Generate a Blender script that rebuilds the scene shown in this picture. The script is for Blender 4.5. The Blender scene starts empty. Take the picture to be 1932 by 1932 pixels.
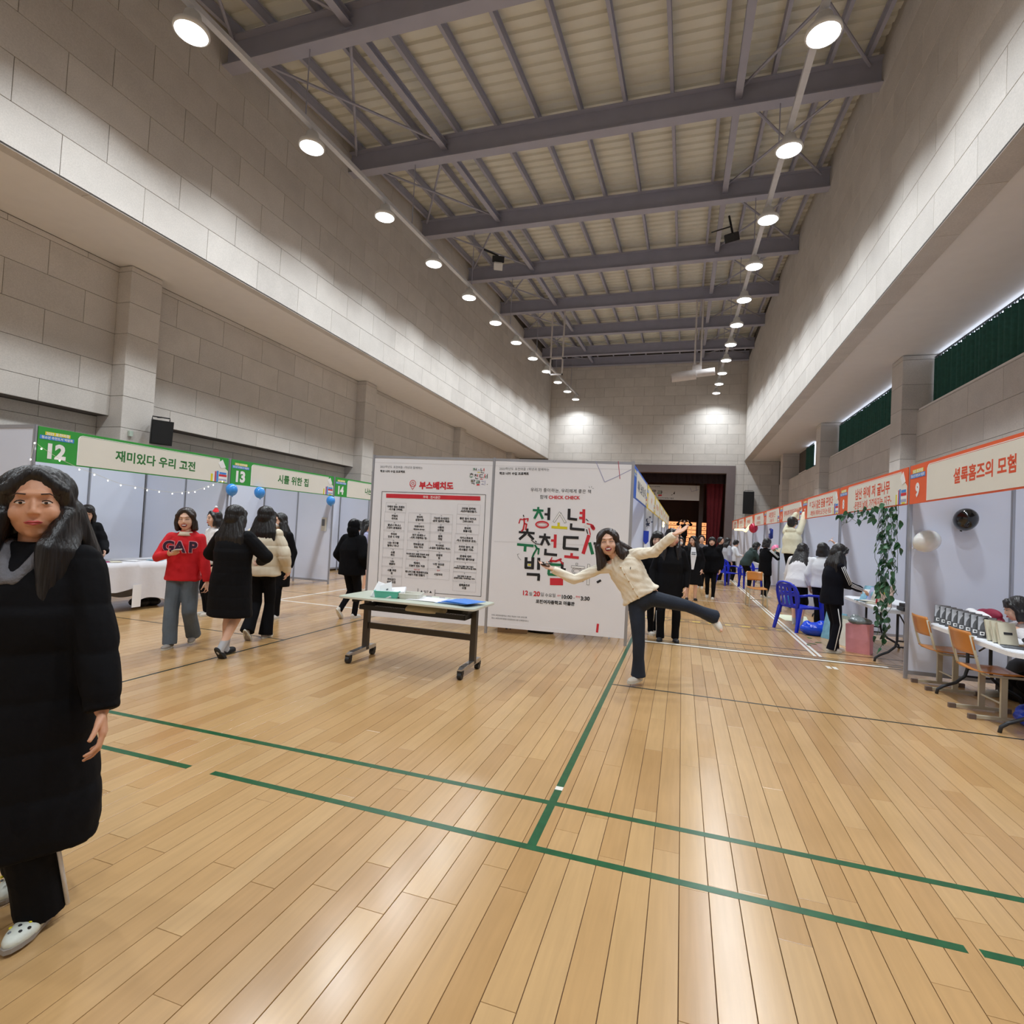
import bpy, bmesh, math, random
import numpy as np
from mathutils import Vector, Matrix, noise
sc = bpy.context.scene
COL = sc.collection
PI = math.pi

# ---------------------------------------------------------------- camera, light, exposure
cam_d = bpy.data.cameras.new('camera'); cam = bpy.data.objects.new('camera', cam_d); COL.objects.link(cam)
cam_d.sensor_width = 36.0; cam_d.lens = 36.0 * 1025 / 1932
cam_d.clip_start = 0.05; cam_d.clip_end = 200
Yc = Vector((321, -46, -1025)).normalized()
v2 = Vector((321 - 3571, -46 + 0.0517 * 3571, -1025))
Xc = -v2; Xc = (Xc - Xc.dot(Yc) * Yc).normalized()
Zc = Xc.cross(Yc)
cam.matrix_world = Matrix.Translation((0, 0, 1.55)) @ Matrix((Xc, Yc, Zc)).to_4x4()
sc.camera = cam
sc.view_settings.view_transform = 'Standard'; sc.view_settings.look = 'None'
sc.view_settings.gamma = 1.0; sc.view_settings.use_curve_mapping = False
sc.view_settings.exposure = 0.0
try:
    sc.cycles.use_denoising = True
    sc.cycles.max_bounces = 7; sc.cycles.diffuse_bounces = 4; sc.cycles.adaptive_threshold = 0.02; sc.cycles.sample_clamp_indirect = 6.0
except Exception: pass
w = bpy.data.worlds.new('world'); sc.world = w; w.use_nodes = True
w.node_tree.nodes['Background'].inputs[0].default_value = (0.75, 0.85, 1.0, 1)
w.node_tree.nodes['Background'].inputs[1].default_value = 1.6
LAMP_WATTS = 83.0
SPACING = 2.45
def lamp_z(y, x=-6.5): return 7.60 + 0.0597 * y + (0.17 if x > 0 else 0)
LEFT_LAMPS = [(-6.5, 5.35 + SPACING * k) for k in range(-3, 12)]
RIGHT_LAMPS = [(1.5, 7.75 + SPACING * k) for k in range(-4, 11)]
for (lx, ly) in LEFT_LAMPS + RIGHT_LAMPS:
    ld = bpy.data.lights.new('lamp_light', 'AREA'); ld.energy = LAMP_WATTS; ld.shape = 'DISK'; ld.size = 0.38
    ld.color = (0.875, 0.945, 1.0); ld.spread = math.radians(138)
    lo = bpy.data.objects.new('lamp_light', ld); COL.objects.link(lo); lo.location = (lx, ly, lamp_z(ly, lx) - 0.06)
    lo['kind'] = 'helper'

# ---------------------------------------------------------------- materials
MATS = {}
def _mat(name):
    m = bpy.data.materials.new(name); m.use_nodes = True
    nt = m.node_tree; return m, nt, nt.nodes['Principled BSDF']
def lin(c):
    def f(v): v /= 255.0; return v / 12.92 if v <= 0.04045 else ((v + 0.055) / 1.055) ** 2.4
    return tuple(f(v) for v in c)
def mat(name, rgb, rough=0.6, metal=0.0, var=0.06, nscale=8.0, bump=0.0, bscale=60.0, coat=0.0, trans=0.0, objrand=0.0, alpha=1.0, sheen=0.0, stretch=None, subsurf=0.0, spec=0.5):
    """procedural principled material; rgb is sRGB 0-255 albedo; noise varies the colour a little, bump adds fine relief"""
    if name in MATS: return MATS[name]
    m, nt, b = _mat(name); N = nt.nodes; L = nt.links
    c = lin(rgb)
    tc = N.new('ShaderNodeTexCoord'); src = tc.outputs['Object']
    if stretch:
        mp = N.new('ShaderNodeMapping'); mp.inputs['Scale'].default_value = stretch; L.new(src, mp.inputs[0]); src = mp.outputs[0]
    no = N.new('ShaderNodeTexNoise'); no.inputs['Scale'].default_value = nscale; no.inputs['Detail'].default_value = 5
    L.new(src, no.inputs['Vector'])
    mr = N.new('ShaderNodeMapRange'); mr.inputs[1].default_value = 0.25; mr.inputs[2].default_value = 0.75
    mr.inputs[3].default_value = 1 - var; mr.inputs[4].default_value = 1 + var
    L.new(no.outputs[0], mr.inputs[0])
    fac = mr.outputs[0]
    if objrand:
        oi = N.new('ShaderNodeObjectInfo'); m2 = N.new('ShaderNodeMapRange')
        m2.inputs[3].default_value = 1 - objrand; m2.inputs[4].default_value = 1 + objrand
        L.new(oi.outputs['Random'], m2.inputs[0]); mm = N.new('ShaderNodeMath'); mm.operation = 'MULTIPLY'
        L.new(fac, mm.inputs[0]); L.new(m2.outputs[0], mm.inputs[1]); fac = mm.outputs[0]
    vm = N.new('ShaderNodeVectorMath'); vm.operation = 'SCALE'; vm.inputs[0].default_value = c
    L.new(fac, vm.inputs['Scale']); L.new(vm.outputs[0], b.inputs['Base Color'])
    b.inputs['Roughness'].default_value = rough; b.inputs['Metallic'].default_value = metal
    b.inputs['Coat Weight'].default_value = coat; b.inputs['Coat Roughness'].default_value = 0.15
    b.inputs['Transmission Weight'].default_value = trans; b.inputs['Alpha'].default_value = alpha
    b.inputs['Sheen Weight'].default_value = sheen; b.inputs['Specular IOR Level'].default_value = spec
    if subsurf:
        b.inputs['Subsurface Weight'].default_value = subsurf; b.inputs['Subsurface Radius'].default_value = (0.01, 0.004, 0.002)
    if bump:
        n2 = N.new('ShaderNodeTexNoise'); n2.inputs['Scale'].default_value = bscale; n2.inputs['Detail'].default_value = 3
        L.new(src, n2.inputs['Vector'])
        bp = N.new('ShaderNodeBump'); bp.inputs['Strength'].default_value = bump; bp.inputs['Distance'].default_value = 0.01
        L.new(n2.outputs[0], bp.inputs['Height']); L.new(bp.outputs[0], b.inputs['Normal'])
    MATS[name] = m; return m
def emit(name, rgb, strength, sample=False):
    if name in MATS: return MATS[name]
    m, nt, b = _mat(name); c = lin(rgb)
    b.inputs['Base Color'].default_value = (*c, 1); b.inputs['Emission Color'].default_value = (*c, 1)
    b.inputs['Emission Strength'].default_value = strength
    if not sample:
        try: m.cycles.emission_sampling = 'NONE'
        except Exception: pass
    MATS[name] = m; return m

def stone_mat():
    m, nt, b = _mat('stone_tile'); N = nt.nodes; L = nt.links
    tc = N.new('ShaderNodeTexCoord'); oi = N.new('ShaderNodeObjectInfo')
    add = N.new('ShaderNodeVectorMath'); add.operation = 'ADD'
    L.new(tc.outputs['Object'], add.inputs[0])
    sc3 = N.new('ShaderNodeVectorMath'); sc3.operation = 'SCALE'; sc3.inputs[0].default_value = (37, 19, 53)
    L.new(oi.outputs['Random'], sc3.inputs['Scale']); L.new(sc3.outputs[0], add.inputs[1])
    n1 = N.new('ShaderNodeTexNoise'); n1.inputs['Scale'].default_value = 2.2; n1.inputs['Detail'].default_value = 4; L.new(add.outputs[0], n1.inputs['Vector'])
    n2 = N.new('ShaderNodeTexNoise'); n2.inputs['Scale'].default_value = 55; n2.inputs['Detail'].default_value = 2; L.new(add.outputs[0], n2.inputs['Vector'])
    def mr(src, lo, hi):
        r = N.new('ShaderNodeMapRange'); r.inputs[1].default_value = 0.3; r.inputs[2].default_value = 0.7
        r.inputs[3].default_value = lo; r.inputs[4].default_value = hi; L.new(src, r.inputs[0]); return r.outputs[0]
    a = mr(n1.outputs[0], 0.95, 1.05); c = mr(n2.outputs[0], 0.93, 1.07)
    d = N.new('ShaderNodeMapRange'); d.inputs[3].default_value = 0.94; d.inputs[4].default_value = 1.05; L.new(oi.outputs['Random'], d.inputs[0])
    m1 = N.new('ShaderNodeMath'); m1.operation = 'MULTIPLY'; L.new(a, m1.inputs[0]); L.new(c, m1.inputs[1])
    m2 = N.new('ShaderNodeMath'); m2.operation = 'MULTIPLY'; L.new(m1.outputs[0], m2.inputs[0]); L.new(d.outputs[0], m2.inputs[1])
    v = N.new('ShaderNodeVectorMath'); v.operation = 'SCALE'; v.inputs[0].default_value = lin((208, 202, 195)); L.new(m2.outputs[0], v.inputs['Scale'])
    L.new(v.outputs[0], b.inputs['Base Color']); b.inputs['Roughness'].default_value = 0.75
    bp = N.new('ShaderNodeBump'); bp.inputs['Strength'].default_value = 0.15; bp.inputs['Distance'].default_value = 0.004
    L.new(n2.outputs[0], bp.inputs['Height']); L.new(bp.outputs[0], b.inputs['Normal'])
    return m
def wood_floor_mat():
    m, nt, b = _mat('maple_plank'); N = nt.nodes; L = nt.links
    geo = N.new('ShaderNodeNewGeometry'); oi = N.new('ShaderNodeObjectInfo')
    ad = N.new('ShaderNodeMath'); ad.operation = 'ADD'; L.new(geo.outputs['Random Per Island'], ad.inputs[0]); L.new(oi.outputs['Random'], ad.inputs[1])
    fr = N.new('ShaderNodeMath'); fr.operation = 'FRACT'; L.new(ad.outputs[0], fr.inputs[0])
    cr = N.new('ShaderNodeValToRGB'); e = cr.color_ramp.elements
    e[0].position = 0; e[0].color = (*lin((178, 138, 90)), 1); e[1].position = 1; e[1].color = (*lin((195, 157, 107)), 1)
    for p, c in ((0.08, (182, 142, 93)), (0.3, (187, 148, 99)), (0.6, (190, 151, 102)), (0.9, (196, 159, 111))):
        k = cr.color_ramp.elements.new(p); k.color = (*lin(c), 1)
    L.new(fr.outputs[0], cr.inputs[0])
    # world position so that grain runs on past the plank meshes
    off = N.new('ShaderNodeVectorMath'); off.operation = 'SCALE'; off.inputs[0].default_value = (11, 23, 0); L.new(fr.outputs[0], off.inputs['Scale'])
    pv = N.new('ShaderNodeVectorMath'); pv.operation = 'ADD'; L.new(geo.outputs['Position'], pv.inputs[0]); L.new(off.outputs[0], pv.inputs[1])
    mp = N.new('ShaderNodeMapping'); mp.inputs['Scale'].default_value = (26, 1.6, 1); L.new(pv.outputs[0], mp.inputs[0])
    n1 = N.new('ShaderNodeTexNoise'); n1.inputs['Scale'].default_value = 1.5; n1.inputs['Detail'].default_value = 6; n1.inputs['Distortion'].default_value = 0.4; L.new(mp.outputs[0], n1.inputs['Vector'])
    n2 = N.new('ShaderNodeTexNoise'); n2.inputs['Scale'].default_value = 1.4; n2.inputs['Detail'].default_value = 5; L.new(geo.outputs['Position'], n2.inputs['Vector'])
    def mr(src, lo, hi):
        r = N.new('ShaderNodeMapRange'); r.inputs[1].default_value = 0.3; r.inputs[2].default_value = 0.7
        r.inputs[3].default_value = lo; r.inputs[4].default_value = hi; L.new(src, r.inputs[0]); return r.outputs[0]
    m1 = N.new('ShaderNodeMath'); m1.operation = 'MULTIPLY'; L.new(mr(n1.outputs[0], 0.94, 1.05), m1.inputs[0]); L.new(mr(n2.outputs[0], 0.93, 1.05), m1.inputs[1])
    v = N.new('ShaderNodeVectorMath'); v.operation = 'SCALE'; L.new(cr.outputs[0], v.inputs[0]); L.new(m1.outputs[0], v.inputs['Scale'])
    L.new(v.outputs[0], b.inputs['Base Color'])
    L.new(mr(n2.outputs[0], 0.20, 0.235), b.inputs['Roughness'])
    b.inputs['Specular IOR Level'].default_value = 0.7
    bp = N.new('ShaderNodeBump'); bp.inputs['Strength'].default_value = 0.02; bp.inputs['Distance'].default_value = 0.001
    L.new(n1.outputs[0], bp.inputs['Height']); L.new(bp.outputs[0], b.inputs['Normal'])
    return m
STONE = stone_mat(); MAPLE = wood_floor_mat()
M_JOINT = mat('stone_joint', (95, 88, 82), 0.9)
M_GAP = mat('plank_gap', (86, 56, 32), 0.8)
M_STEEL = mat('grey_painted_steel', (164, 165, 182), 0.55, 0.0, 0.05, 3)
M_DECK = mat('cream_roof_deck', (222, 222, 212), 0.6, 0, 0.05, 2)
M_PLASTER = mat('white_plaster', (238, 234, 230), 0.85, 0, 0.02, 4, 0.1, 90)
M_ALU = mat('aluminium_profile', (176, 178, 186), 0.35, 0.6, 0.04, 5)
M_PANEL = mat('white_partition_panel', (222, 228, 244), 0.5, 0, 0.015, 2)
M_GREY_PANEL = mat('grey_partition_panel', (178, 178, 186), 0.6, 0, 0.02, 2)
M_BLACK = mat('black_plastic', (22, 22, 24), 0.5, 0, 0.08, 10, 0.1, 120)
M_WHITE = mat('white_plastic', (232, 232, 230), 0.4, 0, 0.02, 5)
M_PAPER = mat('white_paper', (240, 240, 242), 0.8, 0, 0.015, 6)
M_WINLIGHT = None

# ---------------------------------------------------------------- mesh helpers
class MB:
    """collects geometry for ONE mesh object"""
    def __init__(s): s.v = []; s.f = []; s.mi = []; s.cur = 0
    def add(s, vs, fs):
        o = len(s.v); s.v += [tuple(p) for p in vs]; s.f += [tuple(i + o for i in f) for f in fs]; s.mi += [s.cur] * len(fs); return s
    def box(s, x0, x1, y0, y1, z0, z1, M=None):
        vs = [Vector((x, y, z)) for z in (z0, z1) for y in (y0, y1) for x in (x0, x1)]
        if M is not None: vs = [M @ v for v in vs]
        return s.add(vs, [(0, 2, 3, 1), (4, 5, 7, 6), (0, 1, 5, 4), (2, 6, 7, 3), (0, 4, 6, 2), (1, 3, 7, 5)])
    def cbox(s, x0, x1, y0, y1, z0, z1, c=0.004, M=None):
        """box with its top edges chamfered"""
        a = [(x0, y0), (x1, y0), (x1, y1), (x0, y1)]; b = [(x0 + c, y0 + c), (x1 - c, y0 + c), (x1 - c, y1 - c), (x0 + c, y1 - c)]
        vs = [Vector((*p, z0)) for p in a] + [Vector((*p, z1 - c)) for p in a] + [Vector((*p, z1)) for p in b]
        if M is not None: vs = [M @ v for v in vs]
        fs = [(3, 2, 1, 0), (8, 9, 10, 11)]
        for i in range(4):
            j = (i + 1) % 4; fs += [(i, j, 4 + j, 4 + i), (4 + i, 4 + j, 8 + j, 8 + i)]
        return s.add(vs, fs)
    def prism(s, pts, z0, z1, M=None):
        """polygon (x, y) extruded from z0 to z1"""
        n = len(pts); vs = [Vector((p[0], p[1], z)) for z in (z0, z1) for p in pts]
        if M is not None: vs = [M @ v for v in vs]
        return s.add(vs, [tuple(range(n - 1, -1, -1)), tuple(range(n, 2 * n))] + [(i, (i + 1) % n, n + (i + 1) % n, n + i) for i in range(n)])
    def tube(s, path, r, n=8, caps=True, r2=None):
        path = [Vector(p) for p in path]; m = len(path)
        rs = [r + ((r2 if r2 is not None else r) - r) * i / max(1, m - 1) for i in range(m)] if not isinstance(r, (list, tuple)) else list(r)
        vs = []; prev = None
        for i, p in enumerate(path):
            d = (path[min(i + 1, m - 1)] - path[max(i - 1, 0)]).normalized()
            if prev is None:
                a = d.orthogonal().normalized()
                if abs(d.z) < 0.9: a = d.cross(Vector((0, 0, 1))).normalized()
            else: a = (prev - prev.dot(d) * d).normalized()
            prev = a; b = d.cross(a)
            for k in range(n):
                t = 2 * PI * (k + 0.5) / n; vs.append(p + (a * math.cos(t) + b * math.sin(t)) * rs[i])
        fs = [(i * n + k, i * n + (k + 1) % n, (i + 1) * n + (k + 1) % n, (i + 1) * n + k) for i in range(m - 1) for k in range(n)]
        if caps: fs += [tuple(range(n - 1, -1, -1)), tuple(range((m - 1) * n, m * n))]
        return s.add(vs, fs)
    def ell(s, c, r, rot=None, nu=12, nv=8):
        c = Vector(c); vs = [Vector((0, 0, 1))]
        for j in range(1, nv):
            t = PI * j / nv
            for i in range(nu): p = 2 * PI * i / nu; vs.append(Vector((math.sin(t) * math.cos(p), math.sin(t) * math.sin(p), math.cos(t))))
        vs.append(Vector((0, 0, -1)))
        out = []
        for v in vs:
            v = Vector((v.x * r[0], v.y * r[1], v.z * r[2]))
            if rot is not None: v = rot @ v
            out.append(c + v)
        fs = [(0, 1 + i, 1 + (i + 1) % nu) for i in range(nu)]
        for j in range(nv - 2):
            for i in range(nu):
                a = 1 + j * nu + i; b = 1 + j * nu + (i + 1) % nu; fs.append((a, a + nu, b + nu, b))
        l = len(vs) - 1; o = 1 + (nv - 2) * nu
        fs += [(o + i, l, o + (i + 1) % nu) for i in range(nu)]
        return s.add(out, fs)
    def loft(s, rings, n=16):
        """rings: (centre, right vector, forward vector, a, b): an elliptical ring each; flat ends"""
        vs = []
        for (c, R, F, a, b) in rings:
            for k in range(n):
                t = 2 * PI * k / n; vs.append(Vector(c) + Vector(R) * (a * math.cos(t)) + Vector(F) * (b * math.sin(t)))
        m = len(rings)
        fs = [(i * n + k, i * n + (k + 1) % n, (i + 1) * n + (k + 1) % n, (i + 1) * n + k) for i in range(m - 1) for k in range(n)]
        fs += [tuple(range(n - 1, -1, -1)), tuple(range((m - 1) * n, m * n))]
        return s.add(vs, fs)
    def mesh(s, name, mats, smooth=False):
        me = bpy.data.meshes.new(name); me.from_pydata(s.v, [], s.f)
        if not isinstance(mats, (list, tuple)): mats = [mats]
        for m in mats: me.materials.append(m)
        if len(mats) > 1: me.polygons.foreach_set('material_index', s.mi)
        bm = bmesh.new(); bm.from_mesh(me); bmesh.ops.recalc_face_normals(bm, faces=bm.faces); bm.to_mesh(me); bm.free()
        if smooth: me.polygons.foreach_set('use_smooth', [True] * len(me.polygons)); 
        me.update(); return me
    def build(s, name, mats, parent=None, smooth=False, **k):
        o = bpy.data.objects.new(name, s.mesh(name, mats, smooth)); COL.objects.link(o)
        if smooth == 'auto':
            try: o.data.set_sharp_from_angle(angle=math.radians(40))
            except Exception: pass
        return fin(o, parent, **k)
def fin(o, parent=None, label=None, cat=None, group=None, kind=None):
    if parent is not None: o.parent = parent
    if label: o['label'] = label
    if cat: o['category'] = cat
    if group: o['group'] = group
    if kind: o['kind'] = kind
    return o
def inst(me, name, parent=None, loc=(0, 0, 0), rot=(0, 0, 0), M=None, **k):
    o = bpy.data.objects.new(name, me); COL.objects.link(o)
    if M is not None: o.matrix_basis = M
    else: o.location = loc; o.rotation_euler = rot
    return fin(o, parent, **k)
def thing(name, label, cat, loc=(0, 0, 0), rz=0, group=None, kind=None):
    o = bpy.data.objects.new(name, None); COL.objects.link(o); o.empty_display_size = 0.1
    o.location = loc; o.rotation_euler = (0, 0, rz)
    return fin(o, None, label, cat, group, kind)
def copy_tree(o, parent=None):
    c = o.copy(); COL.objects.link(c); c.parent = parent
    for ch in list(o.children): copy_tree(ch, c)
    return c
def dup(o, loc, rz, label, group=None):
    c = copy_tree(o); c.location = loc; c.rotation_euler = (0, 0, rz); c['label'] = label
    if group: c['group'] = group
    return c
# character outlines: [code point, advance * 200, then for each contour its point count and its points as x * 256 + y]
OUTLINES = [
[33,54,16,18840,18830,19078,20072,20576,21086,21856,22376,23430,23694,23704,23462,22702,21169,19886,19110,8,21326,19275,18500,19261,21306,23101,23876,23115],
[38,125,32,36981,35951,34920,33634,29557,32639,34441,34964,34209,31658,27821,23978,21153,20371,20617,21888,23672,19822,17506,16470,17479,20286,24122,26684,30017,33355,36667,42299,36183,38241,40043,41077,9,30807,28752,26699,24393,21837,20822,21342,23141,25965,10,24468,25244,27551,30108,31123,30861,29575,27264,25990,24973],
[44,44,13,17959,20781,22326,22848,22601,21582,19792,17998,17223,17984,19517,19251,17963],
[45,65,4,27753,17001,16985,27737],
[46,44,8,20046,18251,17476,18237,20026,21821,22596,21835],
[48,100,16,35701,35214,33185,30125,26289,22445,19361,17294,16757,17245,19274,22334,26170,30014,33098,35165,12,31605,30814,29007,26186,23375,21598,20853,21645,23452,26273,29084,30861],
[49,100,4,28591,24239,24123,28475],
[50,100,28,35659,24139,28512,31344,32895,33421,32416,29100,24497,22192,19884,17574,17553,19866,21919,24225,26782,28566,29323,29058,28282,27250,24933,22359,19529,16701,16699,35643],
[51,100,38,18844,21664,23969,26783,28569,29072,28551,26497,23167,23152,26734,28775,29532,29011,27212,24650,22603,20302,18003,17985,20285,22331,24378,29246,32587,33885,33385,31859,29561,31615,32904,33427,32163,29357,24753,22448,20655,18860],
[52,100,11,32689,30897,15721,15714,28514,28475,32571,32610,35938,35953,32625,4,28306,28562,28529,21617],
[53,100,26,32943,19887,19827,25460,28780,30047,29268,26957,23882,21835,19534,17490,17473,20029,22331,24634,28477,31556,33616,34399,33646,31610,28033,23683,23712,32928],
[54,100,21,29105,23968,20365,18041,17251,18002,19781,22845,26682,31039,34379,35677,34414,31610,27262,24701,22650,23942,26001,28828,31652,11,21609,24173,26479,29036,30566,31325,30803,29004,26442,23630,21848],
[55,100,6,36783,17583,17568,30368,19264,23098],
[56,100,24,35675,35174,33904,31607,33662,34951,35215,34209,31149,26545,21933,18593,17552,17798,19070,20855,18543,17254,16731,17994,21310,26170,31038,34378,12,31120,30343,28801,26494,23937,22407,21648,22425,23967,26529,28831,30361,12,31324,30803,29004,26186,23372,21587,21084,21606,23404,26223,29036,30822],
[57,100,21,23354,28233,32092,34417,35463,34712,32677,29870,26033,21164,18079,17039,18045,21105,25197,27758,29810,28775,26971,24144,20806,13,21135,21912,23455,26017,28574,30359,31116,31112,30851,28286,26237,23679,21894],
[58,44,8,20105,18310,17535,18296,20085,21880,22655,21894,8,20046,18251,17476,18237,20026,21821,22596,21835],
[63,67,17,18849,19873,20898,22943,23702,22408,20089,18793,19296,21337,22119,24438,26758,28056,27300,25005,20913,8,22094,20043,19268,20029,22074,23869,24644,23883],
[65,133,8,31152,28080,15163,19771,23390,35934,39995,44347,3,29591,34413,25197],
[66,113,15,18491,28731,34624,37964,39002,37993,35699,31865,34431,35975,36498,35488,32427,27311,18607,9,22944,26784,29854,31640,31888,31366,29312,25726,22910,9,22895,28015,31597,33894,34653,34132,32077,28234,22858],
[67,142,30,43943,40109,36784,33713,27308,22176,18572,17524,18272,21326,26176,33338,37691,41023,44100,44118,40783,37195,33865,29004,25174,22627,21877,22663,25237,29086,33698,37024,40348,43926],
[69,100,12,35503,18607,18491,35899,35914,22858,22895,34927,34941,22909,22944,35488],
[71,148,34,44661,34677,34662,40294,40270,38220,36170,33865,29005,25174,22884,21877,22919,25237,28830,33442,37024,40605,44182,44199,40109,36784,33457,27308,22176,18829,17525,18781,22091,26942,33338,37179,40766,44611],
[72,146,12,43951,39599,39549,22909,22959,18607,18491,22843,22894,39534,39483,43835],
[73,50,4,22959,18607,18491,22843],
[75,131,11,27769,40623,35503,22906,22959,18607,18491,22843,22901,37947,43835],
[77,156,13,46255,42415,32384,22703,18607,18491,22843,22934,32105,32617,41878,41787,46139],
[78,156,10,46255,42159,42070,21935,18607,18491,22587,22677,42299,46139],
[80,102,11,18351,18235,22587,22638,26990,32626,35966,37006,36255,32939,27823,9,22688,27808,30622,32407,32655,32133,30335,27517,22653],
[82,121,22,18863,18747,22843,22894,24686,26988,29285,32595,36411,41531,40005,38731,37458,35424,33386,31091,33657,35459,35983,34720,31403,26287,9,22945,25761,29087,30873,31632,31110,29312,25725,22909],
[84,121,8,40879,16047,16032,26528,26427,30523,30624,40864],
[90,129,8,34976,15931,42811,42826,23882,42927,17327,17312],
[92,56,4,27194,18865,15793,24122],
[101,96,23,34386,32077,29770,27464,24395,22099,21087,34655,34162,32383,29831,26249,22663,19583,17778,16995,17747,19526,22589,26682,29499,32062,34371,7,21097,22132,23674,26492,28794,30323,30825],
[102,50,23,28335,25265,22959,20906,19619,18842,18573,18568,15752,15738,18554,18491,22331,22394,25978,25992,22408,22415,22681,23968,26530,27298,28321],
[110,100,20,21896,18056,17979,21819,21874,23673,25212,26749,28795,30069,30571,30523,34363,34411,33660,31110,27785,25736,23684,21886],
[111,110,16,27273,23174,19838,17778,16994,17746,19781,23101,27194,31549,34885,36946,37730,36978,34942,31366,12,27260,30584,32879,33890,33108,30795,27208,23883,21588,20834,21615,23928],
[114,79,17,18312,18235,22075,22115,22895,24440,27003,28793,30579,32641,30343,28041,26247,24193,22390,22134,22152],
[115,77,34,29571,27527,25481,23689,20359,18048,17269,18792,21854,24919,26448,25418,23367,21576,19532,16977,16961,19517,21563,23866,27197,29509,30288,29784,28510,25958,23149,21617,21109,21882,23676,25467,27257,29556],
[116,67,19,22680,15228,15226,18810,18770,19526,21565,25146,27451,29759,29773,27465,25416,23626,22611,22650,28794,28808,22664],
[117,100,20,34363,34440,30600,30545,29003,27464,25671,23625,22350,21847,21896,18056,18008,18760,21054,24634,26683,28735,30533,30523],
[121,88,8,34440,30088,24925,19848,15240,22860,16148,20500],
[124,52,4,19220,22548,22703,19375],
[126,117,26,16477,18531,20583,22633,24168,25957,28002,29791,31581,33372,35677,37729,39783,39797,37743,35691,33641,31850,30317,28528,26483,24693,22902,20597,18545,16491],
[183,52,8,21120,19069,18294,19055,21100,22895,23670,22909],
[9650,201,3,17467,37311,57147],
[44032,184,8,44232,44078,47662,47742,54142,54154,47754,47816,12,19640,19628,33964,32658,29307,24423,17750,19787,28001,33402,36760,37816],
[44036,184,8,44488,44376,47960,48014,53902,53914,48026,48072,12,19132,19120,33712,32157,28813,23935,17525,19049,26742,32649,36256,37564,6,23395,23346,49714,49725,27197,27235],
[44057,184,8,44488,44406,47990,48025,53913,53924,48036,48072,12,19389,19378,33714,32161,29074,24199,17790,19059,27005,32653,36259,37565,13,23099,23088,49200,49211,26939,26955,47691,47701,26965,26980,48228,48239,23151],
[44163,184,8,37789,37777,46225,46176,49760,49864,46280,46237,12,20156,20144,33968,32413,29325,24447,18293,19818,27255,32905,36512,37820,21,35437,35430,34391,31306,27200,22330,23599,27956,31803,34885,37201,39493,42555,46388,50479,52026,46912,42826,40023,39014,39021],
[44172,184,4,47560,47406,50990,51144,22,19381,19369,30889,29586,27005,23146,17498,19535,23386,26469,29041,31102,39294,39222,42550,42692,39364,39305,32393,33687,34214,34485],
[44221,184,16,36970,31592,27490,24921,24141,24896,27447,31537,36911,42289,46647,49216,49997,49241,46690,42344,12,36959,42077,45399,46413,45379,42045,36922,32061,28739,27469,28759,32093,25,20157,20145,33969,32414,29326,24449,18039,19564,25461,30080,33935,36512,46240,46220,35980,35968,46208,46188,49772,49864,46280,46252,37548,37812,37821],
[44228,184,4,47560,47406,50990,51144,26,19381,19369,30889,29586,27005,22890,17498,19535,24669,28525,31359,33170,39570,39543,32375,32363,39531,39478,43062,43204,39620,39581,33949,34213,34221,34485],
[44256,184,14,21433,21421,45229,45225,45211,45195,44665,43876,47458,48248,48778,48795,48809,48825,8,31366,31312,17488,17476,53060,53072,34896,34950],
[44277,184,16,35175,29541,25184,22359,21323,22335,25142,29489,35119,40753,45110,47935,48715,47959,45152,40805,12,35164,40538,44116,45131,44098,40508,35130,29756,26178,24907,26196,29786,12,21696,21685,44981,44979,44967,44699,43916,47499,48281,48551,48563,48576,8,32158,32129,17537,17525,53109,53121,35713,35742],
[44284,184,13,19383,19372,35756,35489,35476,35205,34419,38002,38790,39062,39076,39087,39095,13,17488,23120,29265,35667,41814,41568,37470,33373,29020,29067,25483,25436,16988,8,44232,44078,47662,47740,53884,53896,47752,47816],
[44288,184,11,19644,19632,35760,35494,35224,34696,38278,38809,39080,39092,39100,15,17773,23149,29294,35952,42099,41853,37755,33402,29049,29082,25498,25465,22648,19832,17272,8,44488,44372,48212,48266,53898,53910,48278,48328,6,23135,23090,49458,49469,26941,26975],
[44316,184,11,19388,19376,32176,32165,31896,31369,34695,35480,35750,35762,35772,13,17517,22126,27246,32368,37491,37245,34171,30843,27258,27289,23961,23930,17017,12,39365,39256,42584,42635,47243,47187,50771,50888,47304,47255,42647,42693,6,24159,24114,51762,51773,27709,27743],
[44368,184,14,21177,21165,45485,45480,45465,45193,44920,43877,47459,48247,48777,49049,49064,49081,12,35970,35920,29776,29826,26242,26192,17488,17476,53060,53072,39504,39554],
[44396,184,22,17532,17520,33392,33326,36910,36976,53104,53116,47228,48012,48281,48549,48561,48574,21950,21939,44979,44977,44965,44697,44428,43644],
[44397,184,25,21090,21079,45143,45102,48686,48738,36962,36990,53118,53130,47498,48283,48553,48566,48577,22209,22197,44981,44969,44699,43914,17546,17534,33406,33378],
[44516,184,32,21819,21808,49712,49723,25403,25420,48716,48754,43634,43654,53126,53137,47761,48288,48557,48568,48578,22210,22199,44983,44972,44704,44177,17553,17542,27014,26994,21618,21606,45158,45142,21846,4,30598,40070,40050,30578],
[44536,184,4,17488,17477,53061,53072,14,21432,21420,44716,44712,44697,44680,44149,43103,46942,47732,48264,48281,48296,48312],
[44592,184,4,46280,46126,49710,49864,12,19895,19884,34732,33170,30075,24935,18006,19787,28256,33914,37271,38327],
[44620,184,8,45000,44846,48430,48509,54397,54409,48521,48584,12,18615,18604,26028,25237,23680,21100,17241,20305,24680,27521,28828,29367,12,30647,30636,36780,36243,34683,32356,28495,31303,35937,38526,39835,40119],
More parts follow.
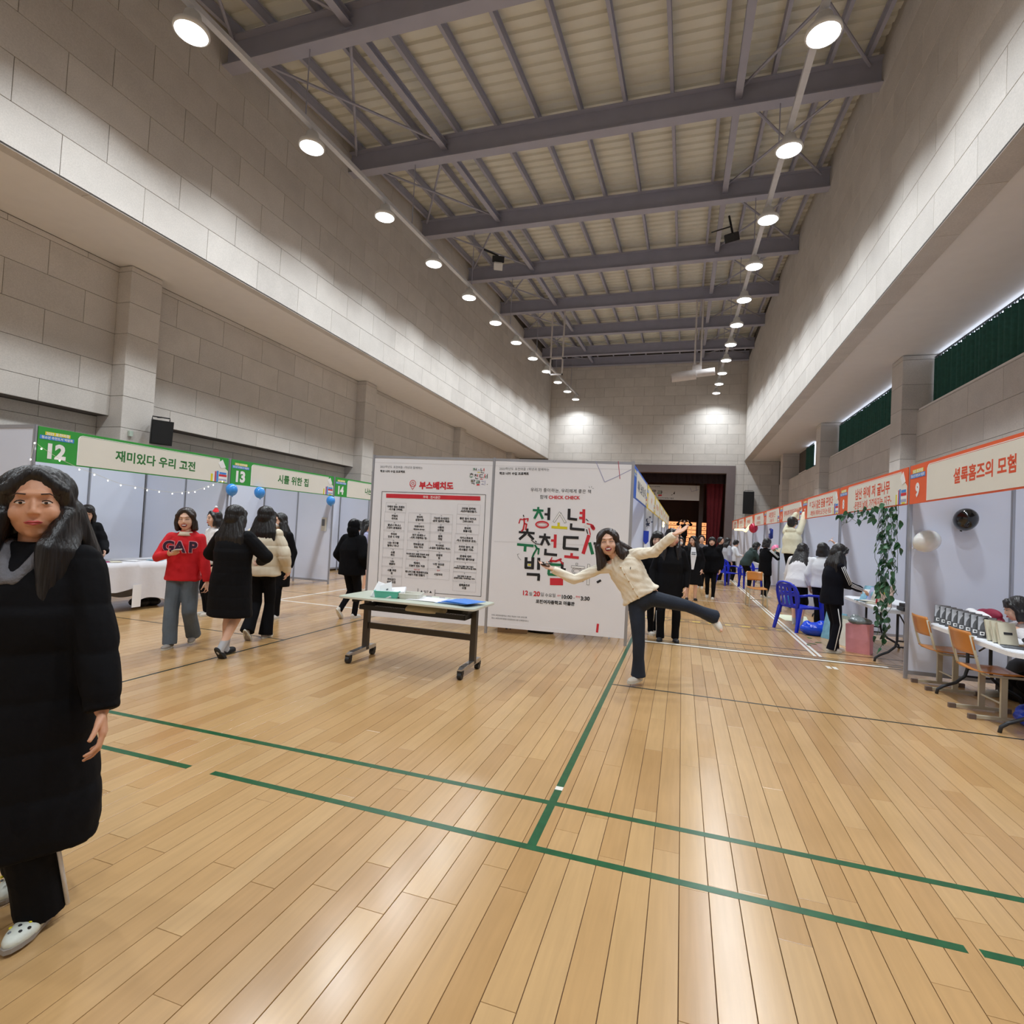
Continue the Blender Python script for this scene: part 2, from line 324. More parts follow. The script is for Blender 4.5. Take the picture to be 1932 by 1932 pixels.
[44760,184,4,47816,47662,50990,51144,12,18358,18346,24234,23701,22400,20588,17497,20307,23914,25987,27036,27318,22,40388,40332,35468,35738,35752,36022,28598,28586,32682,32403,31356,29541,26191,29001,31318,32868,33906,34944,40320,40246,43830,43972],
[44984,184,34,36029,36018,45490,45480,45212,44686,43901,31357,32401,32930,33199,33208,33213,20413,20402,29618,29608,29340,28558,27517,17533,17522,33394,33326,36910,36978,53106,53117,47741,48528,49056,49069,49078,49085],
[45000,184,4,45147,45116,25404,25435,34,21862,21808,48688,48742,36966,36992,53120,53132,47756,48543,49071,49083,49089,36545,36533,45493,45482,44957,44172,32140,33185,33713,33724,33729,20929,20917,30133,29866,29341,28556,17548,17536,33408,33382],
[45208,184,8,44232,44078,47662,47743,54143,54155,47755,47816,14,19041,19029,22101,26710,31319,35929,40796,40552,35941,31331,26978,22625,22713,19129],
[45216,184,8,44488,44411,47995,48028,53916,53928,48040,48072,14,19342,19330,22658,27010,31363,35973,40841,40340,35729,31375,27278,22926,22977,19393,13,23100,23088,49456,49468,26684,26701,47949,47987,23155,23144,44392,44376,23128],
[45224,184,4,23145,23088,47920,47977,4,44638,44604,26684,26718,8,44488,44401,47985,48025,53913,53925,48037,48072,14,19337,19325,22653,27005,31358,35968,40836,40591,35980,31370,27273,22921,22976,19392],
[45228,184,8,44488,44402,47986,48024,53912,53924,48036,48072,14,19335,19324,22652,27004,31357,35967,40835,40590,35979,31369,27272,22919,22974,19390,32,41580,41569,40788,38983,35900,32838,31059,30305,30316,26988,26977,25938,23364,19002,20783,24119,26944,28748,30272,32566,35886,39222,41537,43085,44865,47671,50991,52794,48451,45905,44897,44908],
[45320,184,8,34197,34186,46474,46382,49966,50120,46536,46485,14,19551,19539,22611,27220,31573,36183,40794,40293,35938,31841,27488,23135,23223,19639],
[45380,184,12,35223,35211,46219,46166,49750,49864,46280,46260,35252,35241,46249,46231,6,24672,24626,50994,51005,28221,28256,14,19833,19821,22893,26989,31342,35696,40051,39806,35452,31354,27513,23417,23485,19901],
[45716,184,4,17530,17518,53102,53114,6,22466,22414,49038,49050,26010,26050,6,22111,22066,49202,49214,25662,25695],
[45720,184,4,17545,17533,53117,53129,6,22470,22424,49048,49060,25764,25798,13,22075,22064,49968,49979,25659,25676,48716,48752,21872,21861,45157,45142,22102],
[45768,184,4,46280,46126,49710,49864,14,20066,20054,23126,27990,32599,37466,42589,42089,37222,32612,28002,23650,23737,20153],
[45796,184,8,44232,44078,47662,47744,54144,54155,47755,47816,15,19385,19284,22356,27477,32085,36439,40794,40550,36195,32097,27745,22880,22958,37550,37561],
[45824,184,12,38597,38454,41782,41855,47487,47406,50734,50888,47560,47498,41866,41925,15,18869,18772,21332,25684,29269,32598,35929,35684,32610,29537,26208,22624,22698,33706,33717],
[45936,184,4,47560,47406,50990,51144,8,39621,39565,31117,31106,39554,39478,42806,42949,15,19125,19027,21587,25683,29524,32853,35928,35683,32609,29536,26207,22623,22698,33706,33717],
[46020,184,16,22204,22133,33397,33357,17485,17474,53058,53069,36941,36981,49013,49024,25728,25776,48816,48828],
[46041,184,16,35174,29540,25439,22614,21834,22590,25398,29488,35118,40752,45110,47678,48714,47702,45151,40804,12,35163,40537,43859,45130,43841,40507,35129,30011,26689,25418,26707,30041,16,22209,22158,33678,33660,17532,17521,53105,53116,36988,37006,49038,49049,25497,25526,48822,48833],
[46076,184,23,19128,19066,25978,25948,22620,19803,16987,17487,22096,27216,32594,37716,37471,34910,32093,29276,29306,35962,35974,22662,22701,35757,35768,12,39365,39222,42550,42621,47229,47150,50734,50888,47304,47240,42632,42693],
[46104,184,4,46024,45870,49454,49608,21,18255,24144,30544,37202,43605,43360,32348,32378,40826,40838,24198,24238,40622,40633,20665,20602,28794,28764,24924,21339,17755],
[46300,184,4,17487,17475,53059,53071,8,22202,22131,49011,49022,25726,25774,48814,48826],
[46304,184,4,17530,17519,53103,53114,8,22209,22155,49035,49047,25751,25782,48822,48833,6,22111,22066,49202,49213,25661,25695],
[46308,184,4,17544,17532,53116,53128,8,22467,22420,48788,48800,25760,25784,48568,48579,13,21819,21808,49712,49723,25403,25419,48459,48495,21871,21860,44900,44886,21846],
[46608,184,8,36282,36213,50549,50561,39809,39854,50094,50106,8,33390,33358,17486,17474,53058,53070,36942,36974,14,20609,20597,22901,26742,30583,34682,34181,30851,27522,24193,24238,33966,33977,20665],
[46972,184,8,44232,44078,47662,47743,54143,54155,47755,47816,19,19130,19118,33198,33166,19086,19027,22355,27475,32084,36694,41049,40804,36450,32096,27743,22623,22659,36739,36794],
[46988,184,4,23141,23088,47920,47973,4,44634,44604,26684,26714,8,44488,44396,47980,48021,53909,53921,48033,48072,19,19136,19124,33460,33440,19360,19316,22388,27508,32117,36471,41081,40581,36226,32129,27776,22912,22933,36757,36800],
[46993,184,16,35431,30053,25951,23382,22602,23359,25910,30000,35375,40752,44854,47423,48458,47446,44895,40805,12,35419,40537,43860,44874,43841,40507,35385,30267,27201,25930,27220,30297,8,44488,44395,47979,48022,53910,53922,48034,48072,19,19134,19123,33459,33440,19360,19316,22388,27508,32117,36470,41081,40581,36226,32129,27776,22912,22933,36757,36798],
[47000,184,19,18871,18860,30124,30093,18829,18771,21331,24915,28500,32341,36183,35939,32353,28768,25695,22367,22401,33409,33463,12,38597,38454,41782,41856,47488,47406,50734,50888,47560,47499,41867,41925],
[47016,184,4,24933,24880,50736,50789,4,47194,47164,28476,28506,12,38597,38510,41838,41877,47253,47212,50796,50888,47304,47265,41889,41925,19,19390,19379,30643,30623,19359,19315,21875,25971,29556,33141,36728,36227,32897,29823,26495,22910,22932,33940,33982],
[47084,184,8,38797,38785,46209,46126,49710,49864,46280,46221,19,18874,18862,32942,32911,19087,19027,22099,26963,31316,35670,40024,39780,35425,31584,27231,22623,22660,36484,36538],
[47112,184,4,47560,47406,50734,50888,19,18871,18860,29356,29325,18829,18772,21332,24916,28757,32342,36441,35940,32354,29025,25696,22368,22402,32898,32951,8,39620,39569,34705,34693,39557,39478,42806,42948],
[47116,184,4,47304,47188,50772,50888,19,19388,19376,29616,29594,19354,19308,21868,25708,29549,32878,36465,36220,32890,29816,26488,22904,22927,33167,33212,8,39621,39582,34718,34706,39570,39512,42840,42949,6,24928,24882,51762,51773,28477,28512],
[47141,184,6,23649,23638,46166,46126,49710,49761,19,19135,19123,32435,32414,19102,19056,21872,27249,31345,35186,38516,38272,34942,31613,27516,22652,22675,35987,36031,12,38545,38534,46214,46185,49769,49864,46280,46257,38577,38566,46246,46225],
[47196,184,21,21877,21866,33386,33357,17485,17473,53057,53069,36941,36970,49770,49781,25461,25486,48782,48829,21949,21937,45233,45209,21913],
[47197,184,6,21340,21329,45137,45104,48688,48732,21,22159,22148,33668,33651,17523,17512,53096,53107,36979,36996,49540,49551,25743,25759,48543,48580,22212,22201,44985,44969,22185],
[47484,184,4,17537,17526,53110,53121,13,21818,21808,49968,49978,25402,25417,48713,48746,21610,21599,45151,45138,21842,13,22166,22156,49292,49302,25750,25764,48548,48580,22212,22201,44985,44973,22189],
[47532,184,4,46280,46126,49710,49864,19,19898,19886,34222,34190,19854,19795,23123,27988,32852,37718,42841,42596,37474,32864,28255,23391,23427,38019,38074],
[47553,184,4,46280,46185,49769,49864,16,36710,31332,27231,24406,23626,24383,27190,31280,36655,42288,46390,48959,49994,48982,46431,42340,12,36699,41817,45139,46410,45121,41788,36666,31548,28225,27210,28243,31577,19,19646,19635,33971,33951,19615,19571,22643,27763,32628,37237,41848,41347,36993,32639,28031,23166,23188,37268,37310],
[47560,184,4,19129,19029,37205,37305,4,33709,33633,22625,22701,8,44232,44078,47662,47743,54143,54155,47755,47816],
[47564,184,4,19130,19059,37235,37306,4,33711,33662,22654,22703,8,44488,44375,47959,48014,53902,53913,48025,48072,6,23650,23602,49714,49725,27197,27234],
[47568,184,4,19135,19074,37250,37311,4,33716,33677,22669,22708,8,44488,44410,47994,48027,53915,53927,48039,48072,13,23100,23088,49456,49468,26684,26701,47949,47987,23155,23143,44391,44375,23127],
[47588,184,4,18870,18776,33880,33974,4,30635,30563,22371,22443,12,38853,38710,42038,42112,47488,47406,50990,51144,47560,47499,42123,42181],
[47672,184,4,33454,33376,22624,22702,12,46536,46480,37008,37049,19129,19029,36949,36996,46468,46382,49710,49864],
[47700,184,4,30635,30563,22371,22443,4,47560,47406,50990,51144,12,39877,39822,33934,33974,18870,18776,33880,33923,39811,39734,43062,43205],
[47732,184,4,33711,33662,22910,22959,4,37281,46241,46220,37260,12,46280,46253,37293,37307,19387,19315,37235,37249,46209,46168,49752,49864,6,24674,24626,50738,50749,28221,28258],
[47749,184,4,33713,33667,22915,22961,16,36969,31335,27233,24664,23883,24639,27190,31281,36911,42289,46390,48959,49995,48984,46433,42343,12,36958,42075,45397,46411,45378,42044,36922,31804,28482,27467,28501,31835,4,46244,46225,37265,37284,12,19388,19320,37240,37253,46213,46189,49773,49864,46280,46255,37295,37308],
[47784,184,4,45488,45438,25214,25264,12,21691,21619,33395,33358,17486,17474,53058,53070,36942,36979,48755,48827],
[47924,184,4,22208,22148,48516,48576,4,44980,44943,25487,25524,8,17519,17507,33379,33326,36910,36963,53091,53103],
[47928,184,4,22209,22155,48523,48577,4,44982,44950,25750,25782,8,17530,17518,33902,33871,37455,37486,53102,53114,6,22110,22066,49202,49213,25661,25694],
[47932,184,4,22211,22164,48532,48579,4,44984,44959,25759,25784,21,21819,21808,49712,49723,25403,25418,48458,48493,36973,36988,53116,53127,17543,17532,33404,33389,21869,21858,44898,44885,21845],
[48120,184,4,19897,19797,37717,37817,4,34478,34400,23392,23470,4,46280,46126,49710,49864],
[48124,184,4,19643,19571,38003,38075,4,34479,34430,23166,23215,4,46280,46169,49753,49864,6,24420,24371,50995,51007,27967,28004],
[48128,184,4,19648,19585,38017,38080,4,34484,34444,23180,23220,4,46280,46201,49785,49864,13,24379,24368,50992,51003,27963,27980,49740,49777,24433,24422,46182,46167,24407],
[48148,184,8,19131,19027,37459,37563,33979,33939,22675,22715,4,22663,33927,33887,22623,8,44232,44078,47662,47744,54144,54156,47756,47816],
[48149,184,6,22371,22360,44376,44334,47918,47971,8,19134,19062,37494,37566,33982,33958,22694,22718,4,22683,33947,33921,22657,8,44488,44395,47979,48020,53908,53920,48032,48072],
[48169,184,16,35432,30054,25952,23383,22603,23359,25910,30000,35374,40752,44854,47423,48459,47447,44896,40806,12,35420,40538,43860,44875,43842,40508,35386,30524,27202,26187,27220,30554,8,19134,19064,37496,37566,33982,33959,22695,22718,4,22684,33948,33923,22659,8,44488,44396,47980,48022,53910,53922,48034,48072],
[48176,184,8,18873,18773,33877,33977,30649,30612,22420,22457,4,22409,30601,30560,22368,12,38853,38710,42038,42112,47488,47406,50990,51144,47560,47499,42123,42181],
[48260,184,4,22665,33673,33632,22624,16,19132,19029,37205,37251,46467,46382,49710,49864,46536,46479,37263,37308,33724,33684,22676,22716],
[48264,184,4,23192,33688,33660,23164,16,19390,19312,37232,37265,46225,46166,49750,49864,46280,46237,37277,37310,33726,33699,23203,23230,6,24673,24626,50738,50749,28221,28257],
[48277,184,4,23197,33693,33669,23173,8,24685,24624,49712,49773,46189,46170,28250,28269,4,28239,46159,46140,28220,16,46280,46242,37282,37312,33728,33705,23209,23232,19392,19322,37242,37271,46231,46196,49780,49864],
[48372,184,4,25238,45462,45434,25210,16,21693,21615,33391,33358,17486,17474,53058,53070,36942,36975,49007,49085,45501,45474,25250,25277],
[48376,184,4,25764,44964,44944,25744,16,17524,17513,53097,53108,36980,36996,48516,48578,44994,44975,25775,25794,22210,22148,33412,33396,6,22108,22066,48946,48957,25661,25692],
[48400,184,4,23193,35737,35714,23170,21,17486,23118,29263,35664,41812,41566,31323,31350,39286,39355,35771,35748,23204,23227,19643,19574,27510,27482,23898,20314,16986,8,44232,44078,47662,47740,53884,53896,47752,47816],
[48512,184,8,22210,22143,48767,48834,44994,44973,25517,25538,4,25505,44961,44939,25483,8,17517,17506,33378,33326,36910,36962,53090,53101],
[48513,184,8,22213,22155,48523,48581,44997,44979,25779,25797,4,25768,44968,44950,25750,14,21344,21332,45140,45102,48686,48736,36960,36977,53105,53117,17533,17521,33393,33376],
[48708,184,4,46280,46126,49710,49864,8,19899,19795,38227,38331,34747,34707,23443,23483,4,23431,34695,34655,23391],
[49324,184,21,27323,27295,26506,24182,20838,16986,19023,22360,25188,27250,29058,30579,32869,35418,38482,40797,36712,33656,31627,30879,30907,8,44232,44078,47662,47742,54142,54154,47754,47816],
[49328,184,21,27327,27308,26523,24460,21375,17271,19308,22642,25211,27526,29075,30599,32893,35445,38512,40571,36483,33422,31388,30891,30911,8,44488,44375,47959,48013,53901,53913,48025,48072,6,23649,23602,49714,49725,27197,27233],
[49332,184,20,27331,27319,26534,24472,21389,17285,19065,22400,25224,27539,29087,31377,34438,38526,40329,36496,33435,31400,30903,30915,8,44488,44408,47992,48027,53915,53927,48039,48072,13,23099,23088,49456,49467,26683,26700,47948,47985,23153,23142,44390,44375,23127],
[49334,184,4,35694,35632,47920,47982,4,44900,44858,38714,38756,20,27330,27317,26533,24470,21386,17282,19063,22397,25222,27537,29085,31375,34436,38524,40327,36494,33433,31399,30902,30914,8,44488,44406,47990,48027,53915,53926,48038,48072,18,20794,20784,23088,27440,31025,34354,34109,31036,27963,24378,24395,33355,33390,20846,20835,29795,29781,20821],
[49340,184,4,23399,23344,47920,47975,4,44380,44348,26940,26972,20,27328,27313,26528,24465,21381,17276,19313,22648,25217,27532,29080,31370,34430,38518,40321,36489,33428,31394,30897,30912,8,44488,44398,47982,48022,53910,53922,48034,48072],
[49373,184,16,37734,32356,27998,25430,24650,25407,27958,32304,37679,43056,47414,49983,50762,50006,47454,43108,12,37723,42841,46163,47178,46145,42811,37689,32571,29249,28234,29267,32601,19,25790,25770,25245,23696,21124,17532,19569,22905,25733,27539,29319,31869,35189,37248,33927,31377,29853,29354,29374,12,38853,38766,42094,42131,47251,47209,50793,50888,47304,47263,42143,42181],
[49436,184,8,46536,46484,37268,37256,46472,46382,49710,49864,21,27835,27807,27018,24694,21606,17498,19791,22871,25699,28018,29570,31091,33381,36186,39249,41565,37480,34168,32139,31391,31419],
[49444,184,8,46280,46252,37804,37793,46241,46201,49785,49864,13,24636,24624,51248,51260,28220,28236,49740,49777,24689,24678,46438,46423,24663,20,27331,27317,26789,24727,21643,17540,19320,22654,25479,27537,29341,31375,34692,38524,40583,36750,33689,31654,30901,30915],
[49457,184,16,36969,31335,27233,24664,23883,24639,27190,31281,36911,42289,46390,48959,49995,48984,46433,42343,12,36957,42075,45397,46411,45378,42044,36922,31804,28482,27467,28501,31835,20,27583,27568,26783,24720,21635,17531,19312,22646,25471,27786,29335,31624,34685,38772,40575,36743,33682,31648,31152,31167,8,37800,37788,46236,46189,49773,49864,46280,46248],
[49464,184,4,47560,47406,50990,51144,8,39621,39569,33169,33157,39557,39478,42806,42949,21,25786,25756,25225,23414,20582,16986,19279,22104,24419,26224,27518,28785,30565,32603,35155,37214,33897,31353,29834,29341,29370],
[49496,184,12,46280,46257,38321,38310,46246,46226,38290,38278,46214,46165,49749,49864,21,27583,27564,26778,24715,21630,17525,19562,22640,25466,27781,29330,30854,32891,35443,38508,40567,36480,33676,31643,31148,31167,6,24673,24626,50738,50749,28221,28257],
[49500,184,12,46280,46264,38584,38573,46253,46237,38557,38546,46226,46200,49784,49864,13,24635,24624,51248,51259,28219,28236,49740,49776,24688,24677,46437,46422,24662,20,27332,27316,26788,24726,21642,17538,19319,22653,25478,27537,29341,31374,34690,38522,40581,36749,33688,31653,30900,30916],
[49548,184,8,33395,33358,17486,17474,53058,53070,36942,36979,21,33470,33458,32160,28816,24196,18813,20593,24951,29056,32653,35228,37773,41344,45431,50033,51581,46212,41616,38304,37042,37054],
[49549,184,6,21344,21333,45141,45102,48686,48736,8,33426,33403,17531,17519,53103,53115,36987,37010,21,33478,33471,32432,29348,24731,19605,21130,25487,29590,32928,35244,37792,41110,45199,49546,50837,45723,41380,38320,37055,37062],
[49688,184,21,33475,33466,32426,29085,24723,19342,20866,25223,29583,32921,35494,37785,41359,45447,49794,51342,46227,41629,38571,37306,37315,8,17522,17510,33382,33326,36910,36966,53094,53106],
[49692,184,21,33476,33469,32430,29089,24727,19602,21127,25483,29587,32925,35498,37789,41107,45196,49543,51090,45976,41633,38318,37309,37316,8,17530,17518,33902,33871,37455,37486,53102,53114,6,22110,22066,49202,49213,25661,25694],
[49696,184,21,33479,33474,32436,29097,24737,19613,20626,25238,29340,32933,35248,37797,41372,45462,49810,51101,45985,41641,38324,37314,37319,21,21819,21808,49712,49723,25403,25418,48458,48493,36973,36989,53117,53128,17544,17533,33405,33389,21869,21858,44898,44885,21845],
[49828,184,4,17487,17475,53059,53071,21,33469,33458,32159,28814,24194,19067,20591,24949,29311,32652,35227,37772,41343,45429,49775,51323,46210,41614,38303,37042,37053],
[49884,184,4,46280,46126,49710,49864,21,27835,27807,27018,24694,21349,17242,19534,22871,25699,28017,29826,31346,33892,36697,39761,42076,37991,34679,32394,31647,31675],
[49888,184,4,46280,46167,49751,49864,6,24418,24370,50994,51005,27965,28002,21,27839,27824,27038,24975,21890,18041,19821,23156,25726,28041,29590,31370,33407,36215,39280,41083,37252,34192,32159,31408,31423],
[49892,184,4,46280,46201,49785,49864,13,24379,24368,50992,51003,27963,27980,49740,49777,24433,24421,46181,46166,24406,21,27844,27832,27048,24985,21901,17797,19578,22912,25737,28052,29600,31380,33675,36227,39549,41352,37263,34203,32168,31416,31428],
[50500,184,16,28092,23992,20910,18845,18055,18800,20831,23893,27985,31829,35167,37232,37767,37277,35246,31928,12,28080,31403,33692,34439,33649,31331,27998,24675,22385,21639,22428,24747,8,44232,44078,47662,47743,54143,54155,47755,47816],
[50521,184,16,28607,24508,21173,19113,18331,19084,21121,24441,28534,32633,35969,38028,38811,38057,36021,32700,12,28595,32176,34471,35227,34446,32133,28546,24965,22670,21659,22695,25008,16,35432,30054,25953,23383,22603,23359,25910,30001,35375,40753,44854,47423,48459,47447,44897,40806,12,35421,40539,43861,44875,43842,40508,35386,30524,27202,26187,27221,30555,8,44488,44397,47981,48022,53910,53922,48034,48072],
[50528,184,16,26555,22967,20397,18588,18054,18543,20319,22868,26448,29780,32607,34159,34694,34204,32685,29879,12,26542,29097,30875,31366,30832,29026,26461,23650,21872,21382,21915,23721,12,38853,38710,42038,42112,47488,47406,50990,51144,47560,47499,42123,42181],
[50556,184,16,28092,23992,20910,18845,18055,18800,20831,23893,27985,31829,35167,37232,37767,37277,35246,31928,12,28080,31403,33692,34439,33649,31331,27998,24675,22385,21639,22428,24747,12,44232,44078,47662,47720,54120,54132,47732,47766,54166,54178,47778,47816],
[50557,184,6,22373,22362,44378,44334,47918,47973,16,28607,24508,21173,19113,18331,19084,21120,24441,28534,32633,35968,38028,38811,38057,36021,32700,12,28595,32176,34471,35227,34446,32133,28546,24965,22670,21659,22695,25008,12,44488,44397,47981,48004,53892,53904,48016,48037,53925,53937,48049,48072],
[50577,184,16,28607,24508,21173,19113,18331,19084,21121,24441,28534,32633,35969,38028,38811,38057,36021,32700,12,28595,32176,34471,35227,34446,32133,28546,24965,22670,21659,22695,25008,16,35432,30054,25953,23383,22603,23359,25910,30001,35375,40753,44854,47423,48459,47447,44897,40806,12,35421,40539,43861,44875,43842,40508,35386,30524,27202,26187,27221,30555,12,44488,44397,47981,48005,53893,53904,48016,48037,53925,53937,48049,48072],
[50612,184,12,28080,31403,33692,34439,33649,31331,27998,24675,22385,21639,22428,24747,23,46536,46477,37773,36769,34736,31673,28092,24248,20910,19101,18311,19056,20831,24149,27985,31828,34910,36974,37762,46466,46382,49710,49864],
[50620,184,12,28343,31668,34220,34976,34196,31628,28297,24716,22420,21664,22444,24756,21,28355,24256,21177,18862,18080,18834,21127,24192,28285,33153,36491,38298,46234,46202,49786,49864,46280,46246,38310,36533,33215,13,24636,24624,51248,51260,28220,28236,49740,49777,24433,24422,46182,46167,24663],
[50629,184,12,28341,31666,34218,34973,34193,31625,28294,24713,22417,21661,22442,24754,8,24686,24624,49712,49774,46190,46171,28251,28270,4,28239,46159,46140,28220,21,46280,46243,38307,36531,33213,28353,24254,21175,18860,18077,18831,21124,24188,28282,33150,36488,38296,46232,46197,49781,49864],
[50630,184,8,22126,22064,35632,35694,32366,32347,25435,25454,4,25424,32336,32315,25403,12,28342,31667,34218,34974,34194,31625,28294,24713,22418,21662,22442,24755,17,43119,43106,42322,40004,36154,37935,41014,43328,44876,46656,48950,52015,53818,49988,47698,46690,46703,21,46280,46244,38308,36531,33214,28353,24255,21175,18860,18078,18831,21124,24189,28282,33150,36489,38296,46232,46199,49783,49864],
[50631,184,12,28338,31662,34214,34968,34187,31619,28287,24707,22411,21656,22438,24750,21,28350,24251,21171,18856,18072,18825,21118,24182,28275,33143,36482,38290,46226,46175,49759,49864,46280,46238,38302,36527,33210,21,35435,35429,34390,31305,27200,22074,23599,27956,31803,34885,37201,39493,42555,46388,50735,52282,47168,43081,40022,39013,39019],
[50632,184,12,28340,31664,33960,34971,33935,31622,28291,24966,22415,21659,22440,25008,32,42090,42081,41557,39496,36413,33351,31572,31073,31082,27498,27489,26706,23877,19771,21296,24887,27457,29261,30785,33334,36399,39735,42305,43853,45633,48183,51760,53563,49220,46418,45665,45674,21,46280,46242,38306,36529,32956,28351,24253,21173,19114,18331,19085,21121,24186,28279,33147,36486,38294,46230,46192,49776,49864],
[50640,184,4,47560,47406,50990,51144,12,26542,29097,30875,31366,30832,29026,26461,23650,21872,21382,21915,23721,23,26555,22967,20397,18588,18054,18543,20319,22868,26448,29779,32349,33900,34689,39809,39734,43062,43205,39877,39820,34700,33952,32175,29624],
[50668,184,12,28080,31403,33692,34439,33649,31331,27998,24675,22385,21639,22428,24747,7,37274,46490,46453,37493,37758,37767,37777,21,46536,46502,36262,34226,31418,28092,24248,20910,19101,18311,19056,20831,24149,27985,31572,34396,36458,46442,46382,49710,49864],
[50669,184,6,23653,23642,46170,46126,49710,49765,12,28339,31664,34215,34971,34189,31621,28290,24709,22413,21659,22439,24752,7,46246,46223,38031,38293,38299,38304,38054,21,28351,24253,21173,18857,18075,18828,21120,24184,28277,31351,34172,36227,46211,46189,49773,49864,46280,46257,36529,34233,31422],
[50696,184,4,47560,47406,50990,51144,12,26542,29097,30875,31622,30832,29026,26461,23650,21872,21382,21915,23721,7,39831,39796,34420,34685,34694,34703,34455,21,26555,22967,20397,18588,18054,18543,20319,22868,26448,29523,31835,33640,39784,39734,43062,43205,39877,39843,33699,31920,29624],
[50724,184,16,35251,39601,43179,45474,46230,45450,43137,39547,35193,31099,27521,25226,24470,25250,27563,31153,23,17486,17474,53058,53070,36942,36974,42098,46202,48774,49558,48550,45747,41147,35262,29627,25011,22182,21142,21894,24442,28530,33390,33358],
[50728,184,12,35256,40630,44207,45477,44186,40596,35218,29844,26522,25253,26543,29878,23,35268,29633,25275,22450,21413,22425,24719,28553,33414,33398,17526,17515,53099,53110,36982,36998,42121,45967,48281,49061,48306,45499,41153,6,22110,22066,48946,48957,25661,25694],
[50743,184,12,35258,40632,44210,45480,44190,40600,35222,29848,26526,25256,26546,29880,23,35269,29635,25277,22452,21416,22428,24724,28558,33419,33404,17532,17521,53105,53116,36988,37003,42126,45972,48284,49064,48308,45501,41155,21,33382,33378,32339,29512,25407,20282,21551,25907,29754,32835,35150,37443,40762,44595,48943,50234,45119,41032,38227,36962,36966],
[50836,184,12,35251,40880,44710,46231,44680,40830,35194,29566,25992,24471,26022,29616,21,35262,29628,25012,22183,21143,21642,23423,26231,26190,17486,17474,53058,53070,44366,44407,47231,49034,49559,48551,45748,41148,9,29774,29810,31600,33392,35183,37232,39024,40818,40782],
[50864,184,16,35266,29632,25273,22446,21408,22418,25224,29569,35198,40833,45192,48018,49056,48046,45241,40896,12,35255,40628,44204,45472,44180,40589,35210,30093,26516,25248,26540,30132,8,17520,17508,33380,33326,36910,36964,53092,53104],
[50868,184,16,35268,29634,25276,22450,21413,22424,25231,29577,35206,41097,45455,48024,49061,48050,45500,41154,12,35257,40630,43952,45221,43931,40596,35218,30100,26523,25253,26544,30134,8,17530,17519,33903,33871,37455,37487,53103,53114,6,22111,22066,49202,49213,25661,25695],
[50872,184,16,35270,29636,25279,22455,21420,22432,25240,29587,35217,41107,45464,48288,49068,48311,45503,41156,12,35260,40890,44212,45484,44195,40862,35228,29854,26531,25260,26548,29882,21,21819,21808,49712,49723,25403,25419,48459,48493,36973,36988,53116,53127,17543,17532,33404,33389,21869,21859,44899,44885,21845],
[50892,184,12,30144,25021,21682,20386,21650,24968,30084,35464,38802,40098,38834,35517,12,30134,33715,35756,36770,35736,33681,30095,26769,24472,23714,24492,26803,13,17771,21099,24428,28268,28211,31795,31853,43378,43132,36729,29816,23415,17271,8,37215,37204,46164,46126,49710,49864,46280,46175],
[50896,184,12,30146,25022,21685,20391,21657,24976,30092,35216,38553,39847,38581,35262,12,30135,33461,35504,36263,35486,33433,30103,26777,24734,23975,24752,26805,13,17781,21109,24694,28790,28760,32344,32375,42875,42629,36227,29570,23169,17281,8,37997,37987,46179,46163,49747,49864,46280,46189,6,22879,22834,50738,50749,26429,26463],
[50900,184,12,30149,25026,21690,20398,21666,24986,30103,35226,38562,39854,38586,35266,12,30139,33466,35765,36526,35751,33442,30113,26786,24743,23726,24757,26810,13,17796,21124,24452,28036,28013,31597,31621,43145,43154,36496,29839,23438,17294,8,38271,38262,46198,46189,49773,49864,46280,46207,13,23354,23344,50992,51002,26938,26952,49736,49768,23400,23390,46174,46161,23377],
[50948,184,12,30401,25277,21682,20385,21649,25222,30338,35718,39057,40353,39090,35773,12,30389,33971,36268,37025,36247,33936,30349,27024,24727,23969,24748,27059,4,46280,46126,49710,49864,13,18025,21353,24937,28778,28723,32307,32362,43632,43386,36727,29814,23413,17525],
[50976,184,16,35266,29632,25273,22446,21408,22418,25224,29569,35199,40833,45192,48018,49056,48046,45241,40896,12,35255,40628,44204,45472,44181,40589,35210,30093,26517,25248,26540,30132,12,17521,17509,26725,26670,30254,30309,40293,40238,43822,43877,53093,53105],
[50977,184,16,35269,29635,25277,22451,21415,22427,25233,29580,35210,41100,45457,48283,49063,48307,45501,41155,12,35257,40631,44209,45479,44189,40599,35221,29847,26525,25255,26545,29879,14,21343,21332,45140,45102,48686,48735,43615,43635,53107,53118,17534,17523,26995,26975,4,30579,40051,40031,30559],
[51004,184,16,35262,29627,25267,22181,21140,22146,25205,29548,35177,41068,45429,48514,49556,48549,45491,41147,16,35251,39601,43178,45216,46228,45191,43133,39543,35189,31095,27517,25223,24468,25248,27562,31153,4,17486,17475,53059,53070],
[51008,184,4,17527,17516,53100,53111,16,35267,29633,25275,22449,21412,22423,25230,29576,35205,41096,45454,48279,49060,48305,45499,41153,12,35255,40629,44206,45476,44186,40595,35217,29843,26522,25252,26542,29877,6,22110,22066,48946,48957,25661,25694],
[51012,184,16,35269,29636,25279,22454,21419,22431,25239,29586,35216,41106,45463,48287,49067,48310,45503,41156,12,35259,40889,44211,45483,44194,40861,35227,29853,26530,25259,26547,29881,4,17542,17530,53114,53126,13,21819,21808,49712,49723,25403,25419,48459,48493,21869,21859,44899,44885,21845],
[51020,184,16,35269,29635,25277,22452,21415,22427,25234,29581,35211,41101,45458,48283,49063,48308,45501,41155,12,35257,40631,44209,45479,44190,40600,35222,29848,26526,25255,26545,29879,4,21859,21808,48688,48739,4,45144,45116,25404,25432,4,17533,17522,53106,53117],
